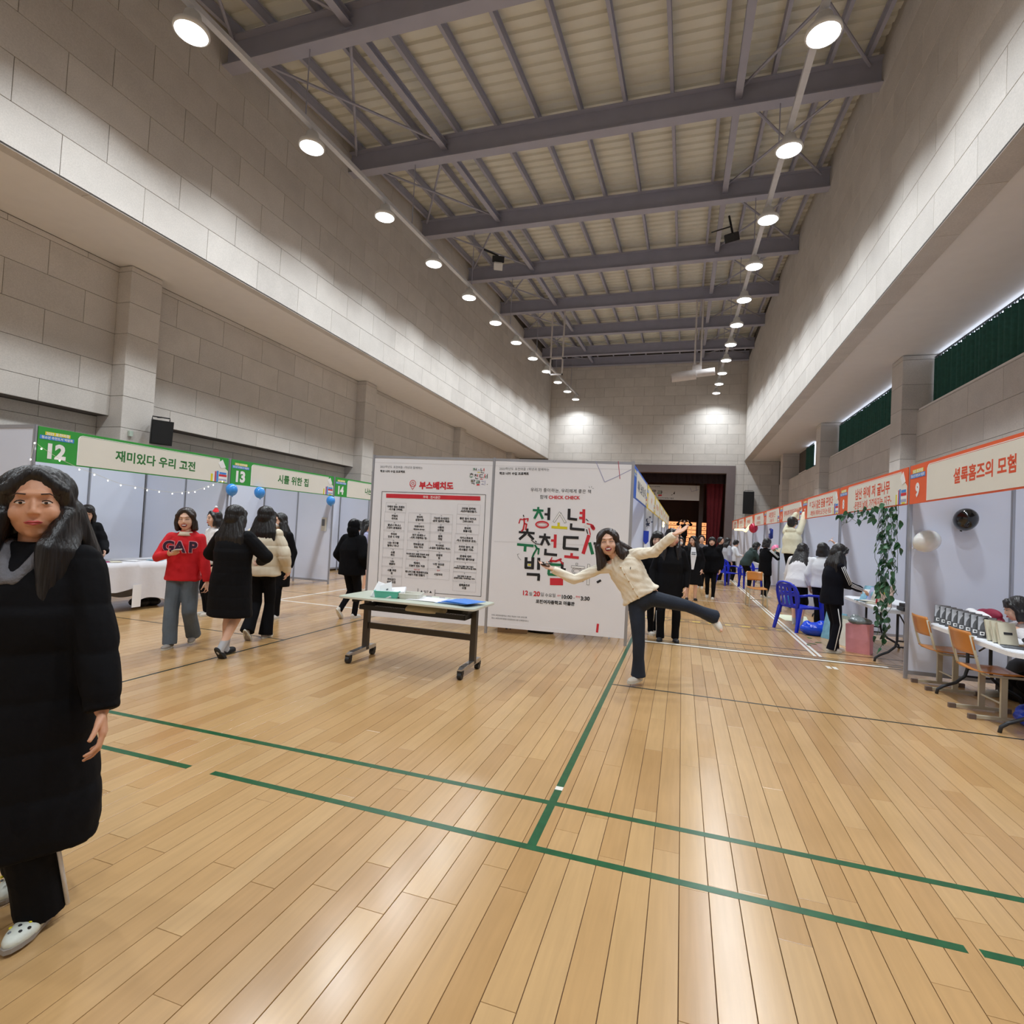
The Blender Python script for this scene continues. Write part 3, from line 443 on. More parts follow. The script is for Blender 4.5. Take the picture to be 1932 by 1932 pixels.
[51032,184,16,30397,26042,22707,20647,19865,20618,22655,25975,30324,34423,37759,40074,40857,40103,37811,34490,12,30385,33966,36517,37273,36492,33924,30337,26756,24204,23193,24229,26798,4,46024,45870,49454,49608,10,18256,23888,30289,36947,43607,43361,36702,30044,23644,17756],
[51060,184,4,46280,46126,49710,49864,16,29116,25016,21934,19869,19079,19824,21855,24917,29009,32853,36191,38256,39047,38301,36270,32952,12,29104,32427,34716,35463,34673,32355,29022,25443,23153,22407,23196,25515],
[51064,184,4,46280,46168,49752,49864,16,28861,24762,21427,19111,18327,19080,21372,24692,28786,32628,35964,38280,39063,38311,36019,32698,12,28849,32174,34469,35479,34442,32129,28798,25217,22922,21911,22949,25262,6,24419,24370,50994,51005,27965,28003],
[51068,184,16,28610,24512,21433,19118,18336,19091,21384,24449,28542,32641,35976,38035,38816,38062,36025,32704,12,28599,32180,34476,35232,34453,32141,28554,25229,22933,21920,22956,25268,4,46280,46201,49785,49864,13,24380,24368,50992,51004,27964,27981,49741,49778,24434,24423,46183,46167,24407],
[51077,184,4,46280,46197,49781,49864,8,24430,24368,49712,49774,46190,46171,27995,28014,4,27984,46160,46140,27964,16,28865,24510,21431,19116,18333,19087,21380,24444,28794,32892,35972,38287,39069,38316,36023,32958,12,28853,32178,34474,35485,34449,32137,28806,25225,22929,21917,22954,25266],
[51080,184,4,46280,46192,49776,49864,16,28863,24508,21429,19114,18331,19085,21377,24442,28791,32890,35969,38285,39067,38314,36021,32956,12,28851,32176,34472,35483,34447,32134,28803,25222,22927,21915,22952,25264,32,41833,41825,41301,39240,36157,33095,31316,30817,30825,27241,27233,26450,23621,19259,21040,24631,27201,29005,30529,33079,36399,39479,42049,43597,45377,47927,51504,53307,48964,46418,45409,45417],
[51082,184,4,46280,46192,49776,49864,16,28863,24508,21429,19114,18331,19085,21378,24442,28792,32890,35970,38285,39067,38314,36021,32956,12,28851,32176,34472,35483,34447,32134,28803,25222,22927,21915,22952,25264,23,24424,24412,35420,34128,31302,27454,22842,24111,28211,32057,35138,37197,39490,42553,46131,50479,51770,47166,43078,40272,39004,50268,50280],
[51088,184,25,18360,18349,27309,27289,26501,24178,20834,16727,19020,22100,24928,27247,29055,30832,32867,35672,38736,40795,36966,33653,31623,30873,30893,39597,39608,8,44232,44078,47662,47742,54142,54154,47754,47816],
[51089,184,6,22371,22360,44376,44334,47918,47971,24,18621,18610,27314,27308,26524,24462,21378,17274,19311,22389,25214,27528,29076,31366,34426,38514,40317,36485,33424,31645,30892,30898,39602,39613,8,44488,44395,47979,48020,53908,53920,48032,48072],
[51096,184,24,18367,18356,27316,27312,26529,24468,21386,17283,19064,22397,25221,27535,29083,31373,34691,38779,40582,36493,33431,31651,30896,30900,39604,39615,8,44488,44409,47993,48027,53915,53927,48039,48072,13,23099,23088,49456,49467,26683,26701,47949,47986,23154,23143,44391,44375,23127],
[51109,184,16,35431,30053,25952,23383,22603,23359,25910,30001,35375,40753,44854,47423,48459,47447,44896,40805,12,35420,40538,43860,44875,43842,40508,35386,30524,27202,26187,27220,30554,24,18621,18609,27313,27307,26523,24461,21377,17273,19054,22388,25213,27527,29076,31366,34426,38515,40318,36485,33424,31645,30891,30897,39601,39613,8,44488,44395,47979,48021,53909,53921,48033,48072],
[51116,184,12,39109,38966,42294,42366,47486,47406,50990,51144,47560,47498,42378,42437,25,18102,18090,25770,25758,25224,23413,20836,16985,19278,22102,24417,26222,27517,28784,30564,32603,35411,37470,33897,31352,29578,29086,29098,36266,36278],
[51200,184,8,37776,37765,46213,46126,49710,49864,46280,46224,25,18616,18605,27565,27547,26759,24435,21091,17240,19277,22613,25441,27760,29312,31089,33379,36184,39248,41307,37478,34165,31880,31131,31149,40109,40120],
[51201,184,6,23652,23640,46168,46126,49710,49764,24,18878,18866,27570,27564,26780,24718,21634,17786,19567,22901,25726,27784,29589,31622,34938,38770,40829,36741,33936,31901,31148,31154,39858,39870,8,46280,46240,38560,38548,46228,46188,49772,49864],
[51204,184,8,46280,46238,38302,38290,46226,46167,49751,49864,6,24673,24626,50994,51005,28221,28257,24,18876,18864,27568,27560,26776,24714,21630,17782,19563,22897,25722,27781,29329,31619,34935,38766,40826,36737,33933,31898,31144,31152,39856,39868],
[51216,184,4,24423,24368,49712,49767,4,46427,46396,27964,27995,8,46280,46242,38562,38550,46230,46190,49774,49864,24,18878,18867,27571,27565,26781,24719,21635,17787,19568,22902,25727,27785,29334,31623,34939,38771,40830,36742,33937,31903,31149,31155,39859,39870],
[51228,184,4,47560,47406,50734,50888,8,39621,39569,33169,33157,39557,39478,42806,42949,25,18102,18091,25515,25501,24968,23412,20580,16984,19277,21846,24161,25966,27261,28528,30307,32601,35153,37467,33895,31094,29577,29085,29099,36267,36278],
[51229,184,4,47304,47210,50794,50888,6,24419,24408,47192,47150,50734,50787,8,39621,39584,33696,33685,39573,39531,43115,43205,23,18620,18608,25776,25767,25241,23692,21121,17785,19566,22902,25730,27536,29315,31609,34929,36732,33668,31118,29595,29095,29104,36016,36028],
[51313,184,6,21344,21333,45141,45102,48686,48736,23,20930,20918,32950,31914,28832,24473,19605,20873,25485,29844,33181,35241,37533,40852,45197,49801,51093,46233,41888,38826,37814,49846,49858,8,33426,33403,17531,17519,53103,53115,36987,37010],
[51339,184,12,35158,28756,24909,23362,24887,28720,35117,41520,45623,47170,45645,41556,12,35148,39755,42312,43330,42300,39736,35127,30776,27964,27202,27976,30795,8,17544,17533,53117,53128,37000,37018,33434,33416,23,20931,20920,32952,31662,28581,24479,19356,20625,25492,29594,33187,35501,37539,41114,45204,50065,51356,46239,42149,39086,37816,49848,49859,8,33399,33385,20841,20830,49758,49769,36969,36983],
[51452,184,25,20926,20915,33459,33458,32164,29079,24718,19593,21117,25474,29578,32916,35233,37780,41098,45186,49533,51081,45966,41623,38564,37298,37299,49843,49854,8,17521,17509,33381,33326,36910,36965,53093,53105],
[51453,184,14,21344,21333,45141,45102,48686,48736,36960,36980,53108,53120,17536,17524,33396,33376,23,20930,20918,32950,31914,28832,24473,19605,20873,25485,29844,33181,35241,37533,40852,45197,49801,51093,46233,41888,38826,37814,49846,49858],
[51473,184,12,35162,40536,43858,45130,43841,40507,35129,30011,26689,25418,26706,30040,23,17536,17525,33397,33380,28514,24925,22612,21834,22590,25398,29488,35119,40752,45110,47678,48714,47956,45661,41826,36964,36981,53109,53120,23,20929,20918,32950,31658,28832,24473,19605,20873,25485,29844,33181,35241,37533,40852,45197,49801,51093,46233,41888,38826,37814,49846,49857],
[51480,184,21,19901,19889,28337,28335,27040,23700,18573,20098,24456,27793,30109,32658,35978,40069,41615,36758,33185,31919,31921,40625,40637,13,17770,21098,24426,28267,28211,31795,31851,43377,43131,36472,29815,23414,17270,8,37214,37203,46163,46126,49710,49864,46280,46174],
[51592,184,4,17486,17475,53059,53070,25,20665,20653,33453,33447,32149,28806,24443,19316,20841,25198,29303,32899,35474,38020,41336,45679,50026,51573,46459,41862,38549,37287,37293,50349,50361],
[51648,184,4,46280,46126,49710,49864,25,18872,18861,28077,28057,27013,24946,21602,17495,19532,22868,25696,28014,29822,31599,33890,36695,40016,42075,37989,34676,32390,31641,31661,40877,40888],
[51665,184,4,46280,46197,49781,49864,8,24429,24368,49712,49773,46189,46171,27995,28013,4,27984,46160,46140,27964,25,19134,19123,28083,28079,27296,25234,22151,18048,19828,23162,25987,28301,29849,31630,33924,36733,39799,41602,37513,34452,32417,31663,31667,40627,40638],
[51704,184,12,40389,40246,43830,43902,47998,47918,51502,51656,48072,48009,43913,43973,44,28853,28842,31402,31386,31117,30847,29809,28260,26738,25729,25487,25242,25258,27818,27829,18101,18090,22186,22170,21898,21114,19562,16733,18771,21085,22632,23669,24680,26204,28242,30555,31847,32885,33896,35676,37715,39773,36969,35449,34698,34458,34474,38314,38325],
[52270,184,12,42072,38229,35662,34627,35640,38193,42030,45873,48440,49219,48462,45909,8,42062,44875,46147,44859,42040,39227,37955,39243,8,44488,44409,47993,48026,53914,53925,48037,48072,11,21611,21554,23346,26418,29748,33591,33090,30272,27454,25150,25195,8,40309,40296,32104,32094,51806,51816,43880,43893,28,27337,27320,18616,18605,27309,27306,26781,24721,21384,17538,19063,22396,25475,27788,29335,31627,34946,39036,40582,36748,33684,31647,30890,30893,39597,39608,31160,31177],
[52293,184,6,24418,24406,47190,47150,50734,50786,27,25798,25780,18612,18600,25768,25767,25241,23692,21121,17785,19566,23159,25730,27536,29315,31865,35441,36988,33667,31373,29849,29095,29096,36264,36276,29108,29126,12,38853,38763,42347,42387,47251,47210,50794,50888,47304,47263,42399,42437],
[52380,184,28,27335,27316,18612,18600,27304,27299,26772,24710,21627,17523,19304,22638,25462,27520,29324,31614,34931,39019,40822,36733,33672,31637,30883,30888,39592,39604,31156,31175,8,46280,46233,38297,38285,46221,46165,49749,49864,6,24671,24626,50994,51005,28221,28255],
[52395,184,28,27337,27318,18614,18603,27307,27303,26776,24714,21631,17784,19308,22642,25467,27525,29329,31619,34680,38769,40572,36483,33677,31641,30887,30891,39595,39606,31158,31177,8,46280,46237,38557,38545,46225,46174,49758,49864,21,35432,35429,34390,31305,27200,22074,23599,27956,31803,34885,37201,39493,42555,46388,50735,52282,47168,43081,40022,39013,39016],
[52397,184,16,36967,31333,27232,24663,23883,24639,27190,31280,36911,42288,46390,48959,49995,48983,46432,42341,12,36956,42074,45396,46411,45378,42044,36922,31804,28482,27467,28500,31834,28,27337,27318,18614,18602,27306,27303,26776,24715,21632,17528,19309,22643,25467,27525,29329,31619,34937,39025,40828,36739,33677,31641,30887,30890,39594,39606,31158,31177,8,46280,46236,38556,38545,46225,46187,49771,49864],
[52488,184,8,33648,33613,17485,17474,53058,53069,36941,36976,27,33733,33712,20912,20900,33444,32404,29318,24956,19574,20843,25456,29559,32898,35470,37762,41079,45168,49771,51062,45692,41350,38292,37284,49828,49840,37040,37061],
[52572,184,4,46024,45870,49454,49608,13,18254,23886,30287,36945,43604,43359,32347,32375,28791,28762,24922,21082,17754,26,28871,28852,19892,19880,28840,28058,25997,22915,18813,20594,23927,26751,29064,30612,32902,36475,40563,42366,38277,35214,33179,32424,41640,41652,32436,32455],
[52628,184,8,17515,17503,33375,33326,36910,36959,53087,53099,27,33480,33461,20917,20906,33450,32412,29328,24967,19842,21111,25467,29570,32907,35479,37771,41090,45179,49527,50818,45703,41360,38300,37034,49578,49589,37045,37064],
[52824,184,4,46280,46126,49710,49864,29,28613,28589,19373,19362,28578,28566,27779,25456,22369,18263,20300,23380,26207,28524,30331,31853,34400,37206,40271,42330,38244,34930,32899,32150,32162,41122,41133,32173,32197],
[52828,184,4,46280,46166,49750,49864,6,24417,24370,50994,51005,27965,28001,29,28359,28340,19380,19368,28328,28324,27541,25479,22396,18292,20073,23407,26231,28289,30093,31618,33913,36721,40044,41847,37758,34441,32406,31908,31912,40616,40628,31924,31943],
[53076,184,19,21945,21934,45230,45227,45219,45212,45204,20624,21124,44937,44670,44146,43621,47203,47993,48524,48796,48811,48825,8,31351,31311,17487,17475,53059,53071,34895,34935],
[53328,184,29,17526,17515,26731,26670,30254,30315,40043,39982,43822,43883,53099,53110,47222,48008,48535,48548,48561,48575,22207,22195,45235,45233,44958,20890,21390,44947,44682,44160,43638],
[53412,184,4,46280,46126,49710,49864,18,20408,20397,34989,34723,34202,33682,18574,19073,32390,30327,27242,23133,18258,20295,29022,34681,37528,38584],
[53440,184,19,19386,19283,22355,27475,32084,36438,40792,40548,36193,32096,27743,22879,22916,36740,36751,22927,22958,37550,37562,8,44232,44078,47662,47742,54142,54154,47754,47816],
[53664,184,20,22204,22125,33389,33357,17485,17473,53057,53069,36941,36973,49005,49016,25720,25743,47759,47771,25755,25776,48816,48828],
[53944,184,4,17486,17474,53058,53070,12,22203,22122,49002,49013,25717,25741,47757,47769,25753,25775,48815,48827],
[54047,184,15,18036,23412,29301,35703,41850,41605,35970,36015,39855,39867,18875,18863,22703,22656,17536,4,26031,32431,32385,25984,8,44488,44385,47969,48018,53906,53917,48029,48072,21,34408,34405,33365,30281,26176,21306,22575,26931,30779,33860,36176,38468,41531,45363,49455,51002,46144,41801,38997,37989,37992],
[54056,184,12,39109,38966,42294,42366,47486,47406,50990,51144,47560,47498,42378,42437,15,17492,21844,26965,32087,36953,36708,32866,32937,36265,36277,18101,18089,21417,21344,16992,4,24745,29609,29537,24672],
[54200,184,12,39822,39810,46210,46166,49750,49864,46280,46251,39851,39839,46239,46222,15,18029,23149,29038,34927,40818,40572,35451,35504,39600,39612,18876,18864,22704,22649,17529,4,26032,32176,32122,25977,6,24671,24626,50994,51005,28221,28255],
[54252,184,20,20859,20848,33392,33357,17485,17473,53057,53069,36941,36976,49776,49787,43643,43694,49838,49849,20665,20654,26798,26747,4,30382,40110,40059,30331],
[54392,184,12,21130,21119,49535,49546,43914,43956,49844,49855,20927,20916,26804,26762,4,30388,40372,40330,30346,8,17517,17505,33377,33326,36910,36961,53089,53101],
[54532,184,4,17486,17474,53058,53070,12,20856,20844,49772,49784,43640,43693,49837,49849,20665,20653,26797,26744,4,30381,40109,40056,30328],
[54616,184,16,29079,25237,22157,20098,19572,20070,22106,25171,29009,32851,35930,37990,38772,38018,35981,32917,12,29068,32393,34432,35188,34408,32351,29020,25951,23656,22900,23680,25993,8,44232,44078,47662,47741,54141,54153,47753,47816,8,27334,27311,17327,17316,40612,40623,30895,30918],
[54617,184,12,29348,24225,21143,19849,21114,24176,29293,34160,37498,38537,37527,34209,12,29338,32407,34450,35209,34432,32378,29304,25978,23936,23177,23954,26007,6,22368,22356,44372,44334,47918,47968,8,27593,27576,17592,17580,40876,40888,31160,31177,8,44488,44392,47976,48018,53906,53918,48030,48072],
[54620,184,12,29346,24222,21140,19845,21110,24172,29288,34156,37494,38533,37524,34206,12,29334,32404,34446,35205,34427,32373,29299,25973,23931,23173,23950,26004,8,44488,44373,47957,48010,53898,53909,48021,48072,8,27592,27573,17589,17578,40874,40885,31157,31176,6,23646,23602,49714,49725,27197,27230],
[54632,184,4,23395,23344,47920,47971,4,44375,44348,26940,26967,12,29349,24225,20888,19849,20859,24177,29294,34161,37499,38537,37528,34209,12,29338,32408,34450,35209,34433,32379,29305,25979,23937,23177,23954,26008,8,44488,44395,47979,48019,53907,53919,48031,48072,8,27593,27576,17592,17580,40876,40888,31160,31177],
[54635,184,12,29348,24224,21142,19848,21113,24175,29292,34159,37497,38536,37526,34208,12,29336,32406,34449,35208,34431,32377,29303,25977,23935,23176,23953,26006,8,27593,27575,17591,17580,40876,40887,31159,31177,8,44488,44380,47964,48016,53904,53916,48028,48072,21,34405,34402,33364,30280,26175,21050,22575,26675,30522,33859,36175,38467,41530,45363,49711,51002,46143,41800,38996,37986,37989],
[54644,184,12,27288,22931,19847,18805,19811,22870,27218,31574,34659,35701,34695,31635,12,27276,29833,31873,32373,31849,29793,27230,24417,22633,22133,22657,24457,8,25540,25518,17582,17570,37026,37038,29102,29124,12,39109,38966,42294,42364,47484,47406,50734,50888,47560,47495,42375,42437],
[54665,184,12,27299,22943,20118,19080,20090,22897,27246,31601,34682,35720,34710,31647,12,27288,30102,31888,32392,31872,30074,27256,24698,22912,22152,22928,24726,16,37732,32098,27997,25429,24649,25406,27958,32048,37679,43312,47414,49982,50761,50005,47453,43362,12,37721,42839,46162,47177,46145,42811,37689,32571,29249,28233,29266,32599,12,38853,38764,42092,42131,47251,47207,50791,50888,47304,47262,42142,42181,8,25543,25526,17334,17323,37291,37302,29110,29127],
[54744,184,4,24419,24368,49712,49763,4,46423,46396,27964,27991,12,29093,24225,21144,19849,21115,24177,29038,33649,36987,38025,37016,33697,12,29082,31896,33938,34697,33921,31867,29049,25979,23937,23433,23954,26008,8,39833,39822,46222,46187,49771,49864,46280,46233,8,27337,27320,17592,17581,40365,40376,30904,30921],
[54788,184,12,28834,24222,20883,19844,20853,24170,28775,33386,36469,37764,36499,33438,12,28822,31636,33678,34180,33658,31604,28786,25716,23930,23172,23950,25748,12,39551,39539,46195,46163,49747,49864,46280,46239,39583,39572,46228,46207,8,27080,27061,17589,17578,39594,39605,30645,30664,6,24669,24626,50738,50749,28221,28253],
[54848,184,12,35235,40354,43167,44185,43155,40336,35214,30352,27539,26521,27551,30370,8,33483,33469,19389,19379,51123,51133,37053,37067,21,17531,17520,53104,53115,36987,36997,43144,46735,48025,47266,44712,40876,35245,29868,25768,23458,22681,23951,27528,33413,33403,13,21818,21808,49712,49722,25402,25415,48455,48486,21862,21852,44892,44881,21841],
[54856,184,4,21852,21808,48688,48732,4,45137,45115,25403,25425,12,35232,40095,43163,44180,43150,40074,35209,30602,27534,26516,27547,30623,8,33482,33467,19387,19376,51120,51131,37051,37066,21,17523,17512,53096,53107,36979,36991,43138,46729,48020,47262,44709,40873,35242,29865,26021,23454,22676,23945,27522,33407,33395],
[54924,184,4,46024,45870,49454,49608,12,30614,33684,35726,36485,35707,33653,30579,27253,25211,24453,25230,27284,24,30625,25502,22420,21125,22135,24685,28777,28760,24920,21079,17751,18251,24140,30284,36942,43602,43356,32345,32361,36462,39031,40069,38804,35486,8,28872,28853,18613,18602,42410,42421,32437,32456]]
GLYPHS = {}
for d_ in OUTLINES:
    i_ = 2; cont_ = []
    while i_ < len(d_):
        m_ = d_[i_]; cont_.append([((v // 256) / 170 - 0.35, (v % 256) / 170 - 0.35) for v in d_[i_ + 1:i_ + 1 + m_]]); i_ += 1 + m_
    GLYPHS[chr(d_[0])] = (d_[1] / 200, cont_)
LETTERING = []
def text(body, mat_, parent, M, size=0.1, bold=0.0, align='CENTER', name='lettering', ext=0.0006, line=1.0):
    """flat lettering: outlines of each character laid out along x; becomes one thin mesh at the end"""
    cu = bpy.data.curves.new(name, 'CURVE'); cu.dimensions = '2D'; cu.fill_mode = 'BOTH'; cu.extrude = ext; cu.offset = bold
    cu.materials.append(mat_); rows = body.split('\n'); y = (len(rows) - 1) * 0.5 * line * size - 0.36 * size
    for r in rows:
        wd = sum(GLYPHS[c][0] if c in GLYPHS else 0.3 for c in r) * size; x = -wd / 2 if align == 'CENTER' else 0
        for c in r:
            if c not in GLYPHS: x += 0.3 * size; continue
            adv, cont = GLYPHS[c]
            for q in cont:
                sp = cu.splines.new('POLY'); sp.points.add(len(q) - 1)
                sp.points.foreach_set('co', [k for (px, py) in q for k in (x + px * size, y + py * size, 0, 1)]); sp.use_cyclic_u = True
            x += adv * size
        y -= line * size
    o = bpy.data.objects.new(name, cu); COL.objects.link(o); o.matrix_basis = M; o.parent = parent; LETTERING.append(o); return o
def frame(o, x, y):
    """matrix with local x along x, local y along y, origin o"""
    x = Vector(x).normalized(); y = Vector(y).normalized(); z = x.cross(y)
    return Matrix.Translation(Vector(o)) @ Matrix((x, y, z)).transposed().to_4x4()
rnd = random.Random(7)

# ---------------------------------------------------------------- floor
XL, XR, Y0, YF = -10.2, 5.6, -4.0, 33.4
fl = MB().box(XL - 0.3, XR + 0.3, Y0, YF, -0.2, -0.006).build('floor', M_GAP, kind='structure')
boards = []
BW = 0.1235
nl = int((XR - XL) / BW)
for i in range(nl + 1):
    x = XL + i * BW; y = Y0 - rnd.random() * 1.4
    while y < YF:
        l = rnd.choice((0.7, 0.9, 1.1, 1.35, 1.5, 1.8)); boards.append((x, max(y, Y0), min(y + l, YF))); y += l
def near_key(bd):
    x, a, b_ = bd; y = (a + b_) / 2
    if b_ < 1.5 or abs(x + 0.9 - 0.0) > 1.15 * max(y, 0.1) + 0.6: return 1e6 + y
    return math.hypot(x, y)
boards.sort(key=near_key)
cache = {}
for (x, a, b_) in boards[:300]:
    l = round(b_ - a, 3)
    if l < 0.02: continue
    if l not in cache: cache[l] = MB().cbox(0.0012, BW - 0.0018, 0.0008, l - 0.001, -0.006, 0, 0.001).mesh('plank', MAPLE)
    inst(cache[l], 'plank', fl, (x, a, 0))
pf = MB()
for (x, a, b_) in boards[300:]:
    if b_ - a > 0.02: pf.box(x + 0.0012, x + BW - 0.0018, a + 0.0008, b_ - 0.001, -0.006, 0)
pf.build('plank_field', MAPLE, fl, kind='stuff')
M_GREEN = mat('green_line_paint', (22, 84, 48), 0.3, 0, 0.25, 20)
M_DKGREEN = mat('thin_green_line_paint', (26, 36, 18), 0.35, 0, 0.2, 20)
M_LWHITE = mat('white_line_paint', (228, 224, 214), 0.35, 0, 0.05, 20)
M_YEL = mat('yellow_tape', (214, 190, 58), 0.4, 0, 0.1, 20)
M_DKTAPE = mat('dark_tape', (44, 40, 34), 0.4, 0, 0.1, 20)
def line(x0, x1, y0, y1, m, z=0.0007, label=None):
    MB().box(x0, x1, y0, y1, 0.0, z).build('court_line', m, fl, label=label)
w_ = 0.022
line(-6.5, -2.79, 2.62 - w_, 2.62 + w_, M_GREEN); line(-2.61, 1.12, 2.62 - w_, 2.62 + w_, M_GREEN); line(1.17, 5.0, 2.62 - w_, 2.62 + w_, M_GREEN)
line(-6.5, 5.0, 3.08 - w_, 3.08 + w_, M_GREEN)
line(-0.665, -0.62, 2.64, 3.245, M_GREEN, 0.0009); line(-0.665, -0.62, 3.29, 9.0, M_GREEN, 0.0009)
line(-0.665, -0.62, 3.245, 3.29, M_LWHITE, 0.0012, 'worn white tape patch')
line(-0.64, 4.4, 5.675, 5.705, M_DKGREEN)
line(-4.71, -4.68, -1.0, 14.0, M_DKGREEN); line(-7.6, -4.7, 5.69, 5.715, M_DKGREEN)
line(-7.05, -1.0, 8.28, 8.33, M_LWHITE, label='white court line'); line(-7.08, -7.03, 8.3, 26.0, M_LWHITE, label='white court line')
line(-9.0, -4.8, 9.35, 9.375, M_DKGREEN)
line(-0.6, 2.6, 8.175, 8.245, M_LWHITE, 0.0011, 'white court line'); line(-0.6, 4.5, 8.125, 8.155, M_DKGREEN, 0.0009); line(-0.6, 4.5, 8.265, 8.30, M_DKGREEN, 0.0009); line(-0.6, 4.5, 8.38, 8.41, M_DKGREEN)
line(-0.6, 4.5, 8.78, 8.815, M_DKGREEN)
line(-0.6, 4.5, 10.41, 10.45, M_DKGREEN); line(-0.6, 2.5, 10.75, 10.79, M_DKGREEN)
for k in range(22):
    line(-0.6 + k * 0.14, -0.6 + k * 0.14 + (0.09 if k % 3 else 0.14), 10.55, 10.60, M_YEL if k % 2 == 0 else M_DKTAPE, 0.0010)
line(1.79, 1.83, 8.45, 33.0, M_LWHITE, 0.0013, 'white court line'); line(1.86, 1.90, 8.45, 33.0, M_LWHITE, 0.0013, 'white court line')
for xx in (1.80, 1.87): line(xx, xx + 0.05, 7.72, 7.86, M_LWHITE, label='white line stub')
line(-0.6, 1.79, 14.2, 14.23, M_LWHITE, label='white court line'); line(-0.6, 1.79, 17.8, 17.83, M_LWHITE, label='white court line')

# ---------------------------------------------------------------- walls
TH, TW, GAPJ = 0.58, 1.2, 0.007
tcache = {}
def tile_mesh(wd, ht):
    k = (round(wd, 3), round(ht, 3))
    if k not in tcache:
        tcache[k] = MB().cbox(GAPJ / 2, k[0] - GAPJ / 2, GAPJ / 2, k[1] - GAPJ / 2, 0, 0.012, 0.003).mesh('wall_tile', STONE)
    return tcache[k]
def tiles(parent, o, u, n_u0, n_u1, z0, z1, zbase, ubase, holes=()):
    """running-bond stone tiles on the plane through o spanned by u and +z"""
    u = Vector(u); M0 = frame(o, u, (0, 0, 1)); r0 = math.floor((z0 - zbase) / TH + 1e-3)
    z = zbase + r0 * TH; r = r0
    while z < z1 - 0.02:
        a0 = max(z, z0); a1 = min(z + TH, z1)
        off = ubase + (0.6 if r % 2 else 0.0)
        k = math.floor((n_u0 - off) / TW) - 1
        while off + k * TW < n_u1:
            b0 = max(off + k * TW, n_u0); b1 = min(off + (k + 1) * TW, n_u1)
            if b1 - b0 > 0.02 and a1 - a0 > 0.02:
                spans = [(b0, b1, a0, a1)]
                for (h0, h1, g0, g1) in holes:
                    ns = []
                    for (p0, p1, q0, q1) in spans:
                        if p1 <= h0 or p0 >= h1 or q1 <= g0 or q0 >= g1: ns.append((p0, p1, q0, q1)); continue
                        if p0 < h0: ns.append((p0, h0, q0, q1))
                        if p1 > h1: ns.append((h1, p1, q0, q1))
                        m0, m1 = max(p0, h0), min(p1, h1)
                        if q0 < g0: ns.append((m0, m1, q0, g0))
                        if q1 > g1: ns.append((m0, m1, g1, q1))
                    spans = ns
                for (p0, p1, q0, q1) in spans:
                    if p1 - p0 > 0.02 and q1 - q0 > 0.02:
                        inst(tile_mesh(p1 - p0, q1 - q0), 'wall_tile', parent, M=M0 @ Matrix.Translation((p0, q0, 0)))
            k += 1
        z += TH; r += 1
ZS = 6.02                      # underside of the bulkheads
RZ = [(-4, 7.95), (3.75, 9.1), (7.6, 9.65), (11.45, 10.17), (15.3, 10.6), (19.3, 10.95), (23.15, 11.2), (27.0, 11.45), (30.8, 11.66), (33.4, 11.8)]
def zr(y):
    for (a, p), (b, q) in zip(RZ, RZ[1:]):
        if y <= b: return p + (q - p) * (y - a) / (b - a)
    return RZ[-1][1]
def profile_wall(name, x0, x1, y0, y1, zbot, top_extra):
    """a wall running along Y whose top follows the roof"""
    ys = [y0] + [p[0] for p in RZ if y0 < p[0] < y1] + [y1]; m = MB(); n = len(ys)
    vs = []
    for x in (x0, x1):
        vs += [(x, y, zbot) for y in ys] + [(x, y, zr(y) + top_extra) for y in ys]
    fs = []
    for s_ in (0, 2 * n):
        for i in range(n - 1): fs.append((s_ + i, s_ + i + 1, s_ + n + i + 1, s_ + n + i))
    for i in range(n - 1):
        fs.append((i, i + 1, 2 * n + i + 1, 2 * n + i)); fs.append((n + i, n + i + 1, 3 * n + i + 1, 3 * n + i))
    fs += [(0, n, 3 * n, 2 * n), (n - 1, 2 * n - 1, 4 * n - 1, 3 * n - 1)]
    m.add(vs, fs); return m.build(name, M_JOINT, kind='structure')
BLX, BRX = -8.3, 3.22
bl = profile_wall('wall_left_upper', BLX - 0.17, BLX - 0.012, Y0, YF, ZS + 0.005, 1.0)
br = profile_wall('wall_right_upper', BRX + 0.012, BRX + 0.30, Y0, YF, ZS + 0.005, 1.0)
tiles(bl, (BLX - 0.012, 0, 0), (0, 1, 0), 2.2, YF, ZS, 11.9, ZS, 5.03)
tiles(br, (BRX + 0.012, 0, 0), (0, -1, 0), -YF, -4.6, ZS, 11.9, ZS, 5.43)
# clad undersides of the bulkheads
for (nm, xa, xb) in (('trim_1', BLX - 0.18, BLX), ('trim_2', BRX, BRX + 0.35)):
    t = MB().box(xa, xb, Y0, YF, ZS - 0.004, ZS + 0.02).build(nm, M_JOINT, kind='structure')
    y = 1.83
    while y < YF - 0.1:
        inst(MB().cbox(0.003, xb - xa - 0.003, 0.003, min(1.2, YF - y) - 0.003, 0, 0.01, 0.002).mesh('wall_tile', STONE) if y > YF - 1.3 else tcache.setdefault((nm, 1), MB().cbox(0.003, xb - xa - 0.003, 0.003, 1.197, 0, 0.01, 0.002).mesh('wall_tile', STONE)),
             'wall_tile', t, M=Matrix.Translation((xa if True else 0, y + 1.2 if False else y, ZS - 0.004)) @ Matrix.Translation((0, min(1.2, YF - y), 0)) @ Matrix.Rotation(PI, 4, 'X'))
        y += 1.2
# low ceilings over the side aisles
MB().box(-10.6, BLX - 0.18, Y0, YF, ZS + 0.01, ZS + 0.2).build('ceiling_left_aisle', M_PLASTER, kind='structure')
MB().box(BRX + 0.35, 5.9, Y0, YF, ZS + 0.01, ZS + 0.2).build('ceiling_right_aisle', M_PLASTER, kind='structure')
